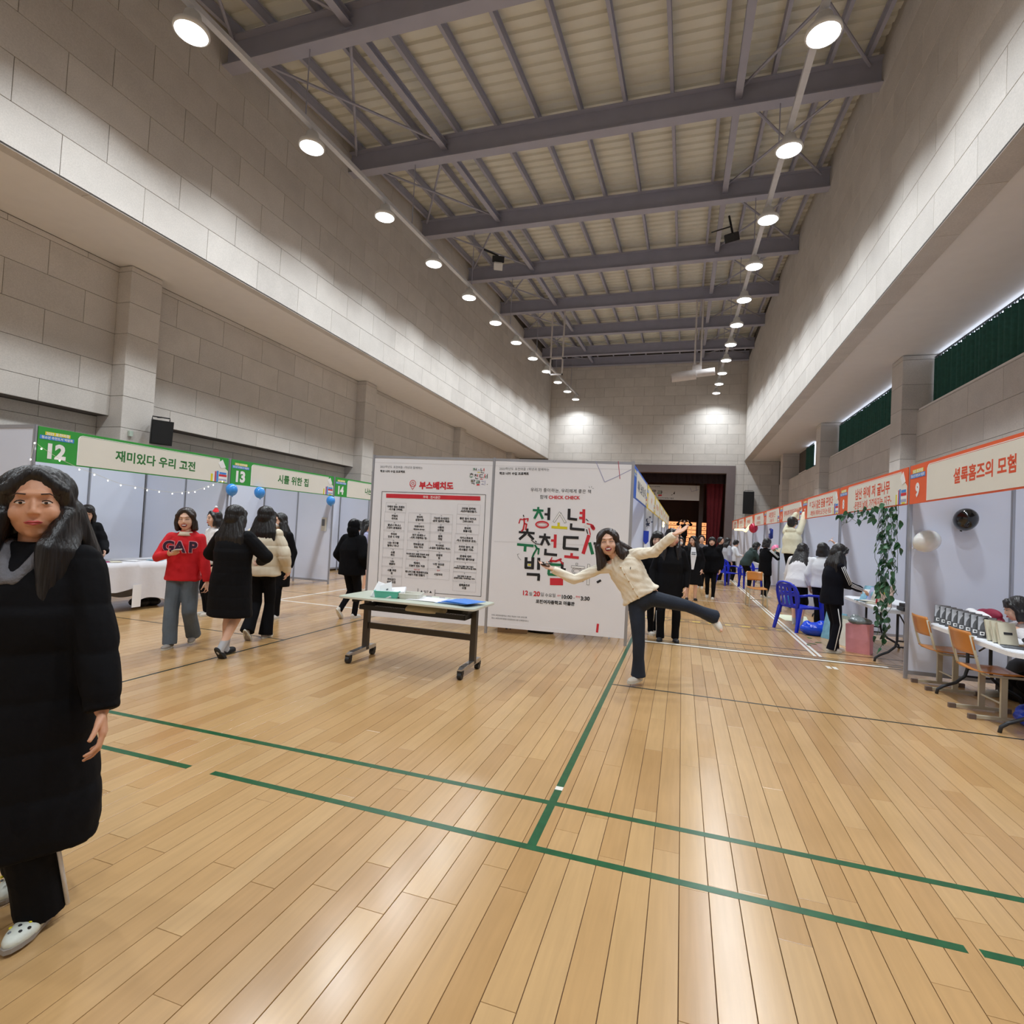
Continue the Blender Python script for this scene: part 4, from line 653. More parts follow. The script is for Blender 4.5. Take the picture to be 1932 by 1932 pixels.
# left wall: upper cladding stands proud of the recessed lower wall
WLX = -10.2; LP = (7.28, 15.1, 22.9, 30.7)
wl = MB().box(WLX - 0.3, WLX - 0.012, Y0, YF, 3.23, ZS + 0.1).box(WLX - 0.62, WLX - 0.312, Y0, YF, 0, 3.3).build('wall_left', M_JOINT, kind='structure')
prev = 1.5
for yp in LP + (YF,):
    tiles(wl, (WLX - 0.012, 0, 0), (0, 1, 0), prev, yp, 3.23, ZS, 3.6, 5.52 - 0.0)
    tiles(wl, (WLX - 0.312, 0, 0), (0, 1, 0), prev, yp, 1.2, 3.22, 3.02, 5.52 - 0.4)
    prev = yp + 0.62
def pillar(name, x0, x1, y0, y1, faces, z0=0.0, ztop=ZS, zb=3.02):
    p = MB().box(x0 + 0.012, x1 - 0.012, y0 + 0.012, y1 - 0.012, 0, ztop).build(name, M_JOINT, kind='structure')
    z = zb - TH * 3
    while z < ztop - 0.03:
        h = min(TH, ztop - z)
        if 'S' in faces: inst(tile_mesh(x1 - x0, h), 'wall_tile', p, M=frame((x0, y0 + 0.012, z), (1, 0, 0), (0, 0, 1)))
        if 'E' in faces: inst(tile_mesh(y1 - y0, h), 'wall_tile', p, M=frame((x1 - 0.012, y0, z), (0, 1, 0), (0, 0, 1)))
        if 'W' in faces: inst(tile_mesh(y1 - y0, h), 'wall_tile', p, M=frame((x0 + 0.012, y1, z), (0, -1, 0), (0, 0, 1)))
        z += TH
    return p
for i, yp in enumerate(LP):
    pillar('pillar_%d' % (i + 1), WLX - 0.31, -9.88, yp, yp + 0.62, 'SE')
# right wall: solid below, clerestory windows with curtains above
WRX = 5.05
wr = MB().box(WRX + 0.012, WRX + 0.5, Y0, YF, 0, 4.72).box(5.5, 5.62, Y0, YF, 0, ZS + 0.1).build('wall_right', M_JOINT, kind='structure')
tiles(wr, (WRX + 0.012, 0, 0), (0, -1, 0), -YF, -6.5, 1.6, 4.72, 4.69, 0.3)
RP = (14.65, 22.52, 30.45)
for i, yp in enumerate((6.8,) + RP):
    pillar('pillar_%d' % (i + 5), 4.74, 5.52, yp, yp + 0.68, 'SW', zb=3.02)
M_GLASS = emit('daylight_behind_window', (225, 235, 255), 2.2, True)
M_SILL = mat('window_frame_paint', (150, 148, 146), 0.5)
M_CURT = mat('green_curtain', (38, 84, 74), 0.9, 0, 0.2, 14, 0.1, 60)
wins = [(-0.5, 6.7), (7.55, 14.6), (15.4, 22.45), (26.6, 28.15)]
for i, (a, b_) in enumerate(wins):
    MB().box(5.47, 5.49, a, b_, 4.98, ZS).build('window_%d' % (i + 1), M_GLASS, kind='structure')
    win = bpy.data.objects['window_%d' % (i + 1)]
    fm = MB(); y = a
    while y <= b_ + 0.01: fm.box(5.44, 5.47, y - 0.02, y + 0.02, 4.98, ZS); y += (b_ - a) / max(1, round((b_ - a) / 1.2))
    fm.box(5.44, 5.47, a, b_, 4.96, 5.0); fm.build('window_frame', M_SILL, win)
    MB().box(WRX + 0.02, 5.46, a, b_, 4.72, 4.76).build('window_sill', M_PLASTER, win)
    # curtain: a pleated sheet hanging from a rail just under the ceiling
    n = int((b_ - a) / 0.035); cm = MB(); vs = []
    for k in range(n + 1):
        y = a + (b_ - a) * k / n; x = 5.36 + 0.035 * math.sin(k * 1.25 + 2 * math.sin(k * 0.13)) + 0.012 * math.sin(k * 0.31)
        vs += [(x, y, 4.80), (x, y, 5.90)]
    cm.add(vs, [(2 * k, 2 * k + 2, 2 * k + 3, 2 * k + 1) for k in range(n)])
    c = cm.build('curtain', M_CURT, None, True, label='green pleated curtain in the %s clerestory window of the right wall' % ('unseen', 'nearest', 'second', 'farthest small')[i], cat='curtain', group='green window curtains')
    rl = MB().box(5.34, 5.38, a, b_, 5.93, 5.95)
    for k in range(int((b_ - a) / 0.09)): rl.box(5.355, 5.365, a + 0.03 + k * 0.09, a + 0.045 + k * 0.09, 5.88, 5.94)
    rl.build('curtain_rail', M_BLACK, c)
# far wall with the stage opening
SX0, SX1, SZ = -7.8, 2.76, 5.74
wf = MB().box(-10.9, SX0, YF + 0.012, YF + 0.5, 0, 12.9).box(SX1, 5.9, YF + 0.012, YF + 0.5, 0, 12.9).box(SX0, SX1, YF + 0.012, YF + 0.5, SZ, 12.9).build('wall_far', M_JOINT, kind='structure')
tiles(wf, (0, YF + 0.012, 0), (1, 0, 0), BLX, BRX, ZS, 12.0, 5.25, -0.14)
tiles(wf, (0, YF + 0.012, 0), (1, 0, 0), BLX, BRX, 2.0, ZS, 5.25, -0.14, holes=[(SX0, SX1, -1, SZ)])
tiles(wf, (0, YF + 0.012, 0), (1, 0, 0), BRX, 5.05, 2.0, ZS, 5.25, -0.14)
MB().box(-10.9, 5.9, Y0 - 0.3, Y0, 0, 9.5).build('wall_behind', M_PLASTER, kind='structure')
M_STF = mat('stage_surround', (112, 100, 100), 0.7, 0, 0.05, 2)
M_STW = mat('stage_wood_panel', (120, 78, 58), 0.55, 0, 0.1, 3, stretch=(1, 1, 0.2))
M_RED = mat('stage_curtain_red', (96, 16, 26), 0.9, 0, 0.2, 8)
M_DARK = mat('dark_stage_curtain', (44, 30, 34), 0.95, 0, 0.2, 8)
st = MB().box(SX0, SX1, YF - 0.06, YF + 0.5, SZ - 0.45, SZ).box(SX0, SX0 + 0.47, YF - 0.06, YF + 0.5, 0, SZ - 0.45).box(SX1 - 0.47, SX1, YF - 0.06, YF + 0.5, 0, SZ - 0.45).build('trim_3', M_STF, kind='structure')
MB().box(SX0, SX1, YF, YF + 7.5, 0, 0.95).build('stage_floor', M_STW, kind='structure')
MB().box(SX0 - 0.2, SX1 + 0.2, YF + 7.5, YF + 7.7, 0.95, 7).box(SX0 - 0.3, SX0, YF + 0.5, YF + 7.5, 0.95, 7).box(SX1, SX1 + 0.3, YF + 0.5, YF + 7.5, 0.95, 7).box(SX0, SX1, YF + 0.5, YF + 7.5, 6.8, 7).build('wall_stage', M_STW, kind='structure')
def pleat(name, x0, x1, y, z0, z1, m, amp, per, taper=0.0, **k):
    n = int((x1 - x0) / (per / 6)); vs = []; nr = 8
    for j in range(nr + 1):
        f = j / nr; z = z0 + (z1 - z0) * f; cx = (x0 + x1) / 2
        for i in range(n + 1):
            x = x0 + (x1 - x0) * i / n; x = cx + (x - cx) * (1 - taper * (1 - f)); vs.append((x, y + amp * math.sin(i * PI / 3) * (0.6 + 0.4 * math.sin(i * 0.7)), z))
    b = MB(); b.add(vs, [(j * (n + 1) + i, j * (n + 1) + i + 1, (j + 1) * (n + 1) + i + 1, (j + 1) * (n + 1) + i) for j in range(nr) for i in range(n)])
    return b.build(name, m, None, True, **k)
pleat('stage_valance', SX0 + 0.1, SX1 - 0.1, YF + 0.7, 4.75, 5.6, M_DARK, 0.06, 0.3, label='dark gathered valance across the top of the stage', cat='curtain')
pleat('stage_curtain', 1.25, 2.25, YF + 1.1, 0.95, 5.3, M_RED, 0.08, 0.25, 0.35, label='deep red stage curtain gathered at the right of the stage', cat='curtain')
pleat('stage_curtain', -7.2, -5.6, YF + 1.1, 0.95, 5.3, M_RED, 0.08, 0.25, 0.2, label='deep red stage curtain at the left of the stage behind the booths', cat='curtain')
MB().box(0.95, 1.22, YF + 3.4, YF + 3.5, 0.95, 5.6).build('trim_4', M_STF, kind='structure')

# ---------------------------------------------------------------- roof
ce = MB()
vs = []; fs = []; y = Y0; prof = []
while y < YF:
    zz = zr(y) + 0.78
    for dy, dz in ((0, 0), (0.16, 0), (0.19, 0.05), (0.27, 0.05), (0.30, 0)): 
        if y + dy <= YF: prof.append((y + dy, zz + dz + (zr(min(y + dy, YF)) - zr(y))))
    y += 0.30
for (y, z) in prof: vs += [(BLX - 0.1, y, z), (BRX + 0.1, y, z)]
for i in range(len(prof) - 1): fs.append((2 * i, 2 * i + 1, 2 * i + 3, 2 * i + 2))
ce.add(vs, fs); ce = ce.build('ceiling', M_DECK, kind='structure')
MB().box(BLX - 0.5, BRX + 0.6, Y0, YF + 0.5, 12.95, 13.1).build('ceiling_roof_top', M_STEEL, kind='structure')
BY = [-0.1, 3.75, 7.6, 11.45, 15.3, 19.2, 23.05, 26.9, 30.7, 33.2]
ibm = MB().box(BLX, BRX, -0.125, 0.125, 0, 0.025).box(BLX, BRX, -0.125, 0.125, 0.5, 0.525).box(BLX, BRX, -0.012, 0.012, 0.025, 0.5).mesh('roof_beam', M_STEEL)
for y in BY: inst(ibm, 'roof_beam', ce, (0, y, zr(y)))
PX = [-2.5 + 0.965 * k for k in range(-5, 6)]
for (a, b_) in zip([Y0] + BY, BY):
    if b_ - a < 0.5: continue
    l = b_ - a; th = math.atan2(zr(b_) - zr(a), l)
    pm = MB().box(-0.035, 0.035, 0, l / math.cos(th), 0, 0.012).box(-0.006, 0.006, 0, l / math.cos(th), 0.012, 0.2).box(-0.035, 0.035, 0, l / math.cos(th), 0.2, 0.21).mesh('purlin', M_STEEL)
    for x in PX + [BLX + 0.25, BRX - 0.25]: inst(pm, 'purlin', ce, (x, a, zr(a) + 0.53), (th, 0, 0))
    sm = MB().box(-0.07, 0.07, 0, l / math.cos(th), 0, 0.014).box(-0.008, 0.008, 0, l / math.cos(th), 0.014, 0.15).box(-0.07, 0.07, 0, l / math.cos(th), 0.15, 0.164).mesh('strut', M_STEEL)
    for x in (-5.72, 0.72): inst(sm, 'strut', ce, (x, a, zr(a) + 0.22), (th, 0, 0))
    for (xa, xb) in ((-8.1, -5.8), (-5.8, -8.1), (3.0, 0.8), (0.8, 3.0)):
        MB().tube([(xa, a + 0.1, zr(a) + 0.42 - 0.06 * (xa < xb)), (xb, b_ - 0.1, zr(b_) + 0.42 - 0.06 * (xa < xb))], 0.03, 6).build('brace_rod', M_STEEL, ce)
# lamp rows
M_RAIL = mat('white_rail', (200, 200, 204), 0.5)
M_LAMP = emit('lamp_face', (255, 255, 255), 11.0, True)
for (X, pts) in ((-6.5, LEFT_LAMPS), (1.5, RIGHT_LAMPS)):
    side = 'left' if X < 0 else 'right'
    y0, y1 = -2.0, 32.9
    rail = thing('lamp_rail', 'long white steel rail carrying the %s row of ceiling lamps' % side, 'rail', (X, 0, 0))
    mm = MB(); th = math.atan(0.0597)
    a = (0, y0, lamp_z(y0, X) + 0.36); b_ = (0, y1, lamp_z(y1, X) + 0.36)
    mm.add([(dx, p[1], p[2] + dz) for p in (a, b_) for dx, dz in ((-0.05, -0.04), (0.05, -0.04), (0.05, 0.04), (-0.05, 0.04))], [(0, 1, 5, 4), (1, 2, 6, 5), (2, 3, 7, 6), (3, 0, 4, 7), (0, 3, 2, 1), (4, 5, 6, 7)])
    mm.build('rail', M_RAIL, rail)
    for y in BY[:-1]:
        MB().tube([(0, y, lamp_z(y, X) + 0.4), (0, y, zr(y))], 0.012, 6).build('hanger', M_STEEL, rail)
proto = None
ordn = ['nearest', 'second', 'third', 'fourth', 'fifth', 'sixth', 'seventh', 'eighth', 'ninth', 'tenth', 'eleventh', 'twelfth']
for (X, pts, n0) in ((-6.5, LEFT_LAMPS, 3), (1.5, RIGHT_LAMPS, 4)):
    for i, (lx, ly) in enumerate(pts):
        side = 'left' if X < 0 else 'right'
        lab = ('round white ceiling lamp, %s in view of the %s row' % (ordn[i - n0], side)) if i >= n0 else 'round white ceiling lamp of the %s row, overhead, %s before the first in view' % (side, ordn[n0 - 1 - i].replace('nearest', 'directly'))
        if proto is None:
            proto = thing('ceiling_lamp', lab, 'lamp', (lx, ly, lamp_z(ly, lx)), 0, 'lamps of the two ceiling rows')
            prof_ = [(0.215, -0.02), (0.225, 0.0), (0.215, 0.05), (0.13, 0.12), (0.10, 0.24), (0.03, 0.28)]
            m = MB(); m.loft([((0, 0, z), (1, 0, 0), (0, 1, 0), r, r) for r, z in prof_], 28); m.build('housing', M_WHITE, proto, True)
            m = MB(); m.loft([((0, 0, z), (1, 0, 0), (0, 1, 0), r, r) for r, z in ((0.19, -0.028), (0.2, -0.019))], 28); m.build('diffuser', M_LAMP, proto)
            MB().tube([(0, 0, 0.28), (0, 0, 0.34)], 0.02, 8).build('bracket', M_WHITE, proto)
        else: dup(proto, (lx, ly, lamp_z(ly, lx)), 0, lab, 'lamps of the two ceiling rows')
# poster artwork, in metres on the poster plane (u along it, z up)
STROKES = [('g', 0.031, [(0.685, 1.865), (0.687, 1.82)]), ('g', 0.031, [(0.608, 1.818), (0.763, 1.815)]), ('g', 0.034, [(0.692, 1.811), (0.636, 1.695)]), ('g', 0.034, [(0.707, 1.798), (0.759, 1.698)]), ('k', 0.034, [(0.78, 1.766), (0.838, 1.764)]), ('k', 0.04, [(0.841, 1.861), (0.844, 1.684)]), ('w', 0.031, [(1.006, 1.804), (0.918, 1.657)]), ('w', 0.031, [(1.007, 1.783), (1.087, 1.657)]), ('y', 0.034, [(0.989, 1.655), (0.992, 1.599)]), ('y', 0.037, [(0.889, 1.587), (1.116, 1.584)]), ('k', 0.04, [(1.13, 1.859), (1.132, 1.704)]), ('k', 0.037, [(1.13, 1.718), (1.25, 1.71)]), ('r', 0.04, [(1.337, 1.861), (1.342, 1.665)]), ('r', 0.034, [(1.28, 1.807), (1.336, 1.806)]), ('r', 0.034, [(1.276, 1.736), (1.339, 1.735)]), ('k', 0.034, [(1.169, 1.653), (1.167, 1.573)]), ('k', 0.037, [(1.154, 1.579), (1.361, 1.571)]), ('k', 0.034, [(0.542, 1.548), (0.542, 1.498)]), ('k', 0.034, [(0.419, 1.491), (0.651, 1.485)]), ('k', 0.037, [(0.528, 1.476), (0.431, 1.385)]), ('k', 0.037, [(0.558, 1.47), (0.641, 1.396)]), ('g', 0.037, [(0.403, 1.312), (0.646, 1.304)]), ('g', 0.04, [(0.524, 1.29), (0.523, 1.216)]), ('k', 0.031, [(0.801, 1.49), (0.8, 1.45)]), ('k', 0.034, [(0.718, 1.44), (0.882, 1.435)]), ('k', 0.037, [(0.793, 1.426), (0.753, 1.32)]), ('k', 0.037, [(0.815, 1.42), (0.871, 1.327)]), ('r', 0.034, [(0.892, 1.396), (0.948, 1.396)]), ('r', 0.04, [(0.951, 1.484), (0.953, 1.294)]), ('k', 0.034, [(0.822, 1.272), (0.82, 1.201)]), ('k', 0.037, [(0.802, 1.2), (0.99, 1.193)]), ('k', 0.04, [(1.066, 1.452), (1.283, 1.454)]), ('k', 0.043, [(1.084, 1.456), (1.084, 1.291)]), ('k', 0.04, [(1.069, 1.296), (1.291, 1.292)]), ('r', 0.037, [(1.196, 1.234), (1.195, 1.183)]), ('r', 0.037, [(1.093, 1.18), (1.299, 1.174)]), ('r', 0.049, [(1.426, 1.502), (1.356, 1.233)]), ('g', 0.043, [(1.438, 1.398), (1.49, 1.235)]), ('k', 0.037, [(1.494, 1.388), (1.556, 1.384)]), ('k', 0.04, [(1.568, 1.51), (1.573, 1.226)]), ('k', 0.043, [(0.546, 1.135), (0.548, 0.979)]), ('k', 0.043, [(0.644, 1.141), (0.645, 0.985)]), ('k', 0.034, [(0.55, 1.064), (0.646, 1.066)]), ('k', 0.037, [(0.532, 0.985), (0.666, 0.986)]), ('y', 0.023, [(0.578, 1.029), (0.618, 1.028)]), ('k', 0.043, [(0.73, 1.139), (0.733, 0.967)]), ('k', 0.034, [(0.737, 1.069), (0.811, 1.066)]), ('k', 0.04, [(0.566, 0.894), (0.757, 0.896)]), ('k', 0.04, [(0.743, 0.895), (0.741, 0.81)]), ('g', 0.037, [(0.877, 1.056), (1.05, 1.056)]), ('g', 0.037, [(0.884, 0.979), (0.882, 0.909)]), ('g', 0.037, [(0.873, 0.912), (1.057, 0.914)]), ('g', 0.031, [(0.884, 0.979), (1.054, 0.984)]), ('k', 0.04, [(1.069, 1.097), (1.072, 0.894)]), ('k', 0.029, [(1.074, 0.999), (1.123, 0.999)]), ('r', 0.1, [(0.907, 0.812), (1.093, 0.821)]), ('w', 0.029, [(1.275, 1.099), (1.274, 1.068)]), ('w', 0.034, [(1.198, 1.042), (1.386, 1.04)]), ('w', 0.031, [(1.281, 0.915), (1.28, 0.873)]), ('w', 0.034, [(1.2, 0.861), (1.381, 0.859)]), ('w', 0.037, [(1.442, 1.093), (1.444, 0.802)]), ('k', 0.031, [(1.567, 0.845), (1.621, 0.88)])]
FIGURES = [[('r', 0.023, [(0.486, 1.688), (0.495, 1.617), (0.482, 1.53), (0.461, 1.508)]), ('r', 0.02, [(0.495, 1.617), (0.529, 1.611), (0.518, 1.532)]), ('r', 0.017, [(0.482, 1.673), (0.431, 1.678), (0.416, 1.62)]), ('r', 0.017, [(0.492, 1.681), (0.546, 1.691), (0.541, 1.655)]), ('k', 0.014, [(0.474, 1.737), (0.481, 1.719)])], [('g', 0.026, [(0.667, 1.312), (0.698, 1.272), (0.658, 1.198), (0.639, 1.148)]), ('g', 0.023, [(0.691, 1.271), (0.724, 1.266), (0.719, 1.195)]), ('k', 0.011, [(0.605, 1.387), (0.68, 1.335), (0.738, 1.331)]), ('k', 0.014, [(0.667, 1.372), (0.684, 1.362)])], [('w', 0.026, [(1.358, 1.631), (1.414, 1.62)]), ('r', 0.049, [(1.462, 1.629), (1.484, 1.596)]), ('r', 0.017, [(1.391, 1.661), (1.454, 1.65)]), ('k', 0.014, [(1.388, 1.577), (1.405, 1.522)]), ('r', 0.014, [(1.422, 1.593), (1.444, 1.51)]), ('k', 0.011, [(1.374, 1.723), (1.403, 1.7)])], [('r', 0.029, [(0.899, 1.107), (0.977, 1.105), (1.046, 1.137)]), ('r', 0.02, [(1.033, 1.123), (1.077, 1.076)]), ('r', 0.017, [(0.899, 1.107), (0.918, 1.151)]), ('k', 0.011, [(0.871, 1.091), (0.921, 1.087)])]]
DECO = [('l', 0.009, [(1.471, 2.546), (1.608, 2.256), (1.779, 2.338), (1.845, 2.375), (1.964, 2.441)]), ('m', 0.009, [(1.783, 2.554), (1.817, 2.305)]), ('r', 0.031, [(1.608, 0.274), (1.6, 0.152)]), ('k', 0.004, [(1.394, 2.186), (1.405, 2.165)]), ('k', 0.004, [(1.431, 2.191), (1.427, 2.169)]), ('k', 0.004, [(1.441, 2.161), (1.461, 2.159)]), ('c', 0.003, [(0.059, 1.338), (1.984, 1.367)]), ('k', 0.004, [(0.442, 1.178), (0.414, 1.169), (0.43, 1.128), (0.473, 1.09)])]  # the long pale grey line is a crease, its shade drawn as colour
PTEXT = [('2023학년도 포천여중 1학년과 함께하는', (0.083, 2.401), (0.817, 2.407), 'grey', 0), ('학교 너머 수업 프로젝트', (0.087, 2.331), (0.523, 2.339), 'k', 1), ('우리가 좋아하는, 우리에게 좋은 책', (0.561, 2.109), (1.425, 2.113), 'k', 0), ('함께', (0.703, 2.011), (0.807, 2.011), 'k', 0), ('CHECK CHECK', (0.829, 2.012), (1.277, 2.023), 'r', 1), ('12', (0.526, 0.625), (0.601, 0.628), 'r', 1), ('월', (0.613, 0.617), (0.659, 0.618), 'grey', 0), ('20', (0.678, 0.626), (0.773, 0.626), 'r', 1), ('일', (0.781, 0.62), (0.828, 0.621), 'grey', 0), ('수요일', (0.845, 0.615), (0.994, 0.621), 'k', 0), ('AM', (1.018, 0.622), (1.068, 0.623), 'r', 0), ('10:00', (1.086, 0.611), (1.233, 0.614), 'k', 1), ('-', (1.251, 0.614), (1.268, 0.614), 'k', 0), ('PM', (1.285, 0.623), (1.337, 0.624), 'r', 0), ('3:30', (1.351, 0.609), (1.478, 0.613), 'k', 1), ('포천여자중학교 마홀관', (0.718, 0.517), (1.272, 0.521), 'k', 1), ('주최: 포천여자중학교 1학년 학생과 사제 교육가족', (0.08, 0.271), (0.602, 0.274), 'k', 0), ('장소: 포천교육지원청 포천중앙도서관 신북면아트스', (0.082, 0.228), (0.629, 0.226), 'k', 0)]
CELLS = [('20|구매의 없는 트렌드\n-지구를 구해줘-', -1.498, 1.768), ('19|패밀리\n라이프', -1.508, 1.629), ('18|잘났나 하나나\n그것이 문제로다', -1.509, 1.488), ('17|우리의\n인생 속 여행', -1.506, 1.354), ('16|나는 친구를\n얼마나 아니?', -1.508, 1.22), ('15|소울\n푸드', -1.505, 1.079), ('14|나는\n괜찮아', -1.506, 0.942), ('13|시를 위한\n집', -1.504, 0.805), ('12|재미있다\n우리 고전', -1.503, 0.668), ('30|편의적\n삼양서점', -1.105, 1.63), ('29|미래이야기\n-future story-', -1.106, 1.49), ('28|여기 보세요~!\n-시력 자랑하는 법-', -1.106, 1.359), ('27|현미경으로\n보는 역사', -1.1, 1.221), ('26|아시아 되기 위한 첫번째 교양\n-교양있게 배우는 예술-', -1.106, 1.076), ('11|에세이,\n오늘이 있는 이유', -1.108, 0.94), ('포토스팟|애니어그램 북큐레이션&\nMBTI 키링 만들기', -1.107, 0.804), ('21|가는데 순서있다\n-삶의 일부인 죽음-', -0.765, 1.628), ('22|사람의\n오작실', -0.766, 1.492), ('23|문학\n여행', -0.766, 1.359), ('24|역사바로\n-소설로 입문하는 역사-', -0.766, 1.222), ('25|성장의\n집', -0.765, 1.078), ('10|나만 잊으면\n돼?', -0.768, 0.943), ('본부|서점약국', -0.765, 0.813), ('1|고민을 말해봐!\n-비즈키링만들기-', -0.349, 1.79), ('2|좋은 일이 모이고\n그러나보다', -0.353, 1.642), ('3|편의적\n동물시점', -0.351, 1.499), ('4|아이스핫초코\n-역시 한세트의 온도-', -0.361, 1.356), ('5|우리만 없어, 옷\n-리사들은 가라-', -0.358, 1.224), ('6|관계에 대해\n무엇이든 물어보살', -0.359, 1.085), ('7|또 다시 같은 꿈을 꾸었다\n-책방에서 메타버스로 만나는 위로-', -0.357, 0.943), ('8|남산 위에 저 귤나무\n-운명의 날에, 가까워지는 지구-', -0.361, 0.797), ('9|셜록홈즈의\n모험', -0.354, 0.663)]
# ---------------------------------------------------------------- exhibition booths
FC = {'green': (52, 158, 62), 'orange': (236, 98, 48), 'blue': (40, 104, 214), 'yellow': (236, 208, 70)}
M_FASC = {k: mat('fascia_' + k, v, 0.5, 0, 0.03, 4) for k, v in FC.items()}
M_INK = {'green': mat('ink_dark_green', (44, 118, 54), 0.6), 'orange': mat('ink_orange_red', (220, 82, 44), 0.6), 'blue': mat('ink_dark_blue', (40, 56, 84), 0.6), 'yellow': mat('ink_warm_orange', (226, 150, 60), 0.6)}
M_BEIGE = mat('cream_banner_print', (232, 229, 218), 0.6, 0, 0.02, 3)
M_IK = mat('ink_black', (30, 30, 34), 0.6); M_IG = mat('ink_grey', (110, 114, 120), 0.6); M_IR = mat('ink_red', (214, 44, 58), 0.6)
M_IGR = mat('ink_green', (18, 120, 78), 0.6); M_IY = mat('ink_yellow', (226, 214, 40), 0.6); M_IW = mat('ink_white', (244, 244, 244), 0.6)
M_IB = mat('ink_blue', (70, 140, 220), 0.6); M_IPK = mat('ink_pink', (238, 170, 180), 0.6); M_LAV = mat('ink_lavender', (170, 172, 205), 0.6); M_IM = mat('ink_mauve', (190, 90, 110), 0.6)
M_ICELL = mat('ink_pale_grey', (206, 206, 210), 0.6)
INK = {'k': M_IK, 'grey': M_IG, 'r': M_IR, 'g': M_IGR, 'y': M_IY, 'w': M_IW, 'b': M_IB, 'l': M_LAV, 'm': M_IM, 'c': M_ICELL}
def post_mesh(h):
    k = ('post', h)
    if k not in tcache:
        r = 0.021; m = MB()
        pts = [(r, -r * .45), (r, r * .45), (r * .7, r * .45), (r * .7, r * .7), (r * .45, r * .7), (r * .45, r), (-r * .45, r), (-r * .45, r * .7), (-r * .7, r * .7), (-r * .7, r * .45), (-r, r * .45),
               (-r, -r * .45), (-r * .7, -r * .45), (-r * .7, -r * .7), (-r * .45, -r * .7), (-r * .45, -r), (r * .45, -r), (r * .45, -r * .7), (r * .7, -r * .7), (r * .7, -r * .45)]
        tcache[k] = m.prism(pts, 0, h).mesh('post', M_ALU)
    return tcache[k]
def panel_mesh(wd, m_):
    k = ('panel', round(wd, 3), m_.name)
    if k not in tcache: tcache[k] = MB().box(0.018, wd - 0.018, -0.004, 0.004, 0.10, 2.50).mesh('wall_panel', m_)
    return tcache[k]
def rails_mesh(wd):
    k = ('rails', round(wd, 3))
    if k not in tcache: tcache[k] = MB().box(0.02, wd - 0.02, -0.012, 0.012, 0, 0.045).mesh('rail', M_ALU)
    return tcache[k]
HB = 2.545
FIT = []
def fit_text(body, m_, parent, p0, p1, M, bold=0.0, hmul=1.0, name='lettering', lift=0.0012):
    """lettering along p0-p1 (metres on the plane M), scaled to that width afterwards"""
    o = text(body, m_, parent, Matrix(), 1.0, 0.0, 'CENTER', name=name)
    o.data.offset = bold
    dx, dy = p1[0] - p0[0], p1[1] - p0[1]; L_ = math.hypot(dx, dy)
    FIT.append((o, L_, M @ Matrix.Translation(((p0[0] + p1[0]) / 2, (p0[1] + p1[1]) / 2, lift)) @ Matrix.Rotation(math.atan2(dy, dx), 4, 'Z'), hmul)); return o
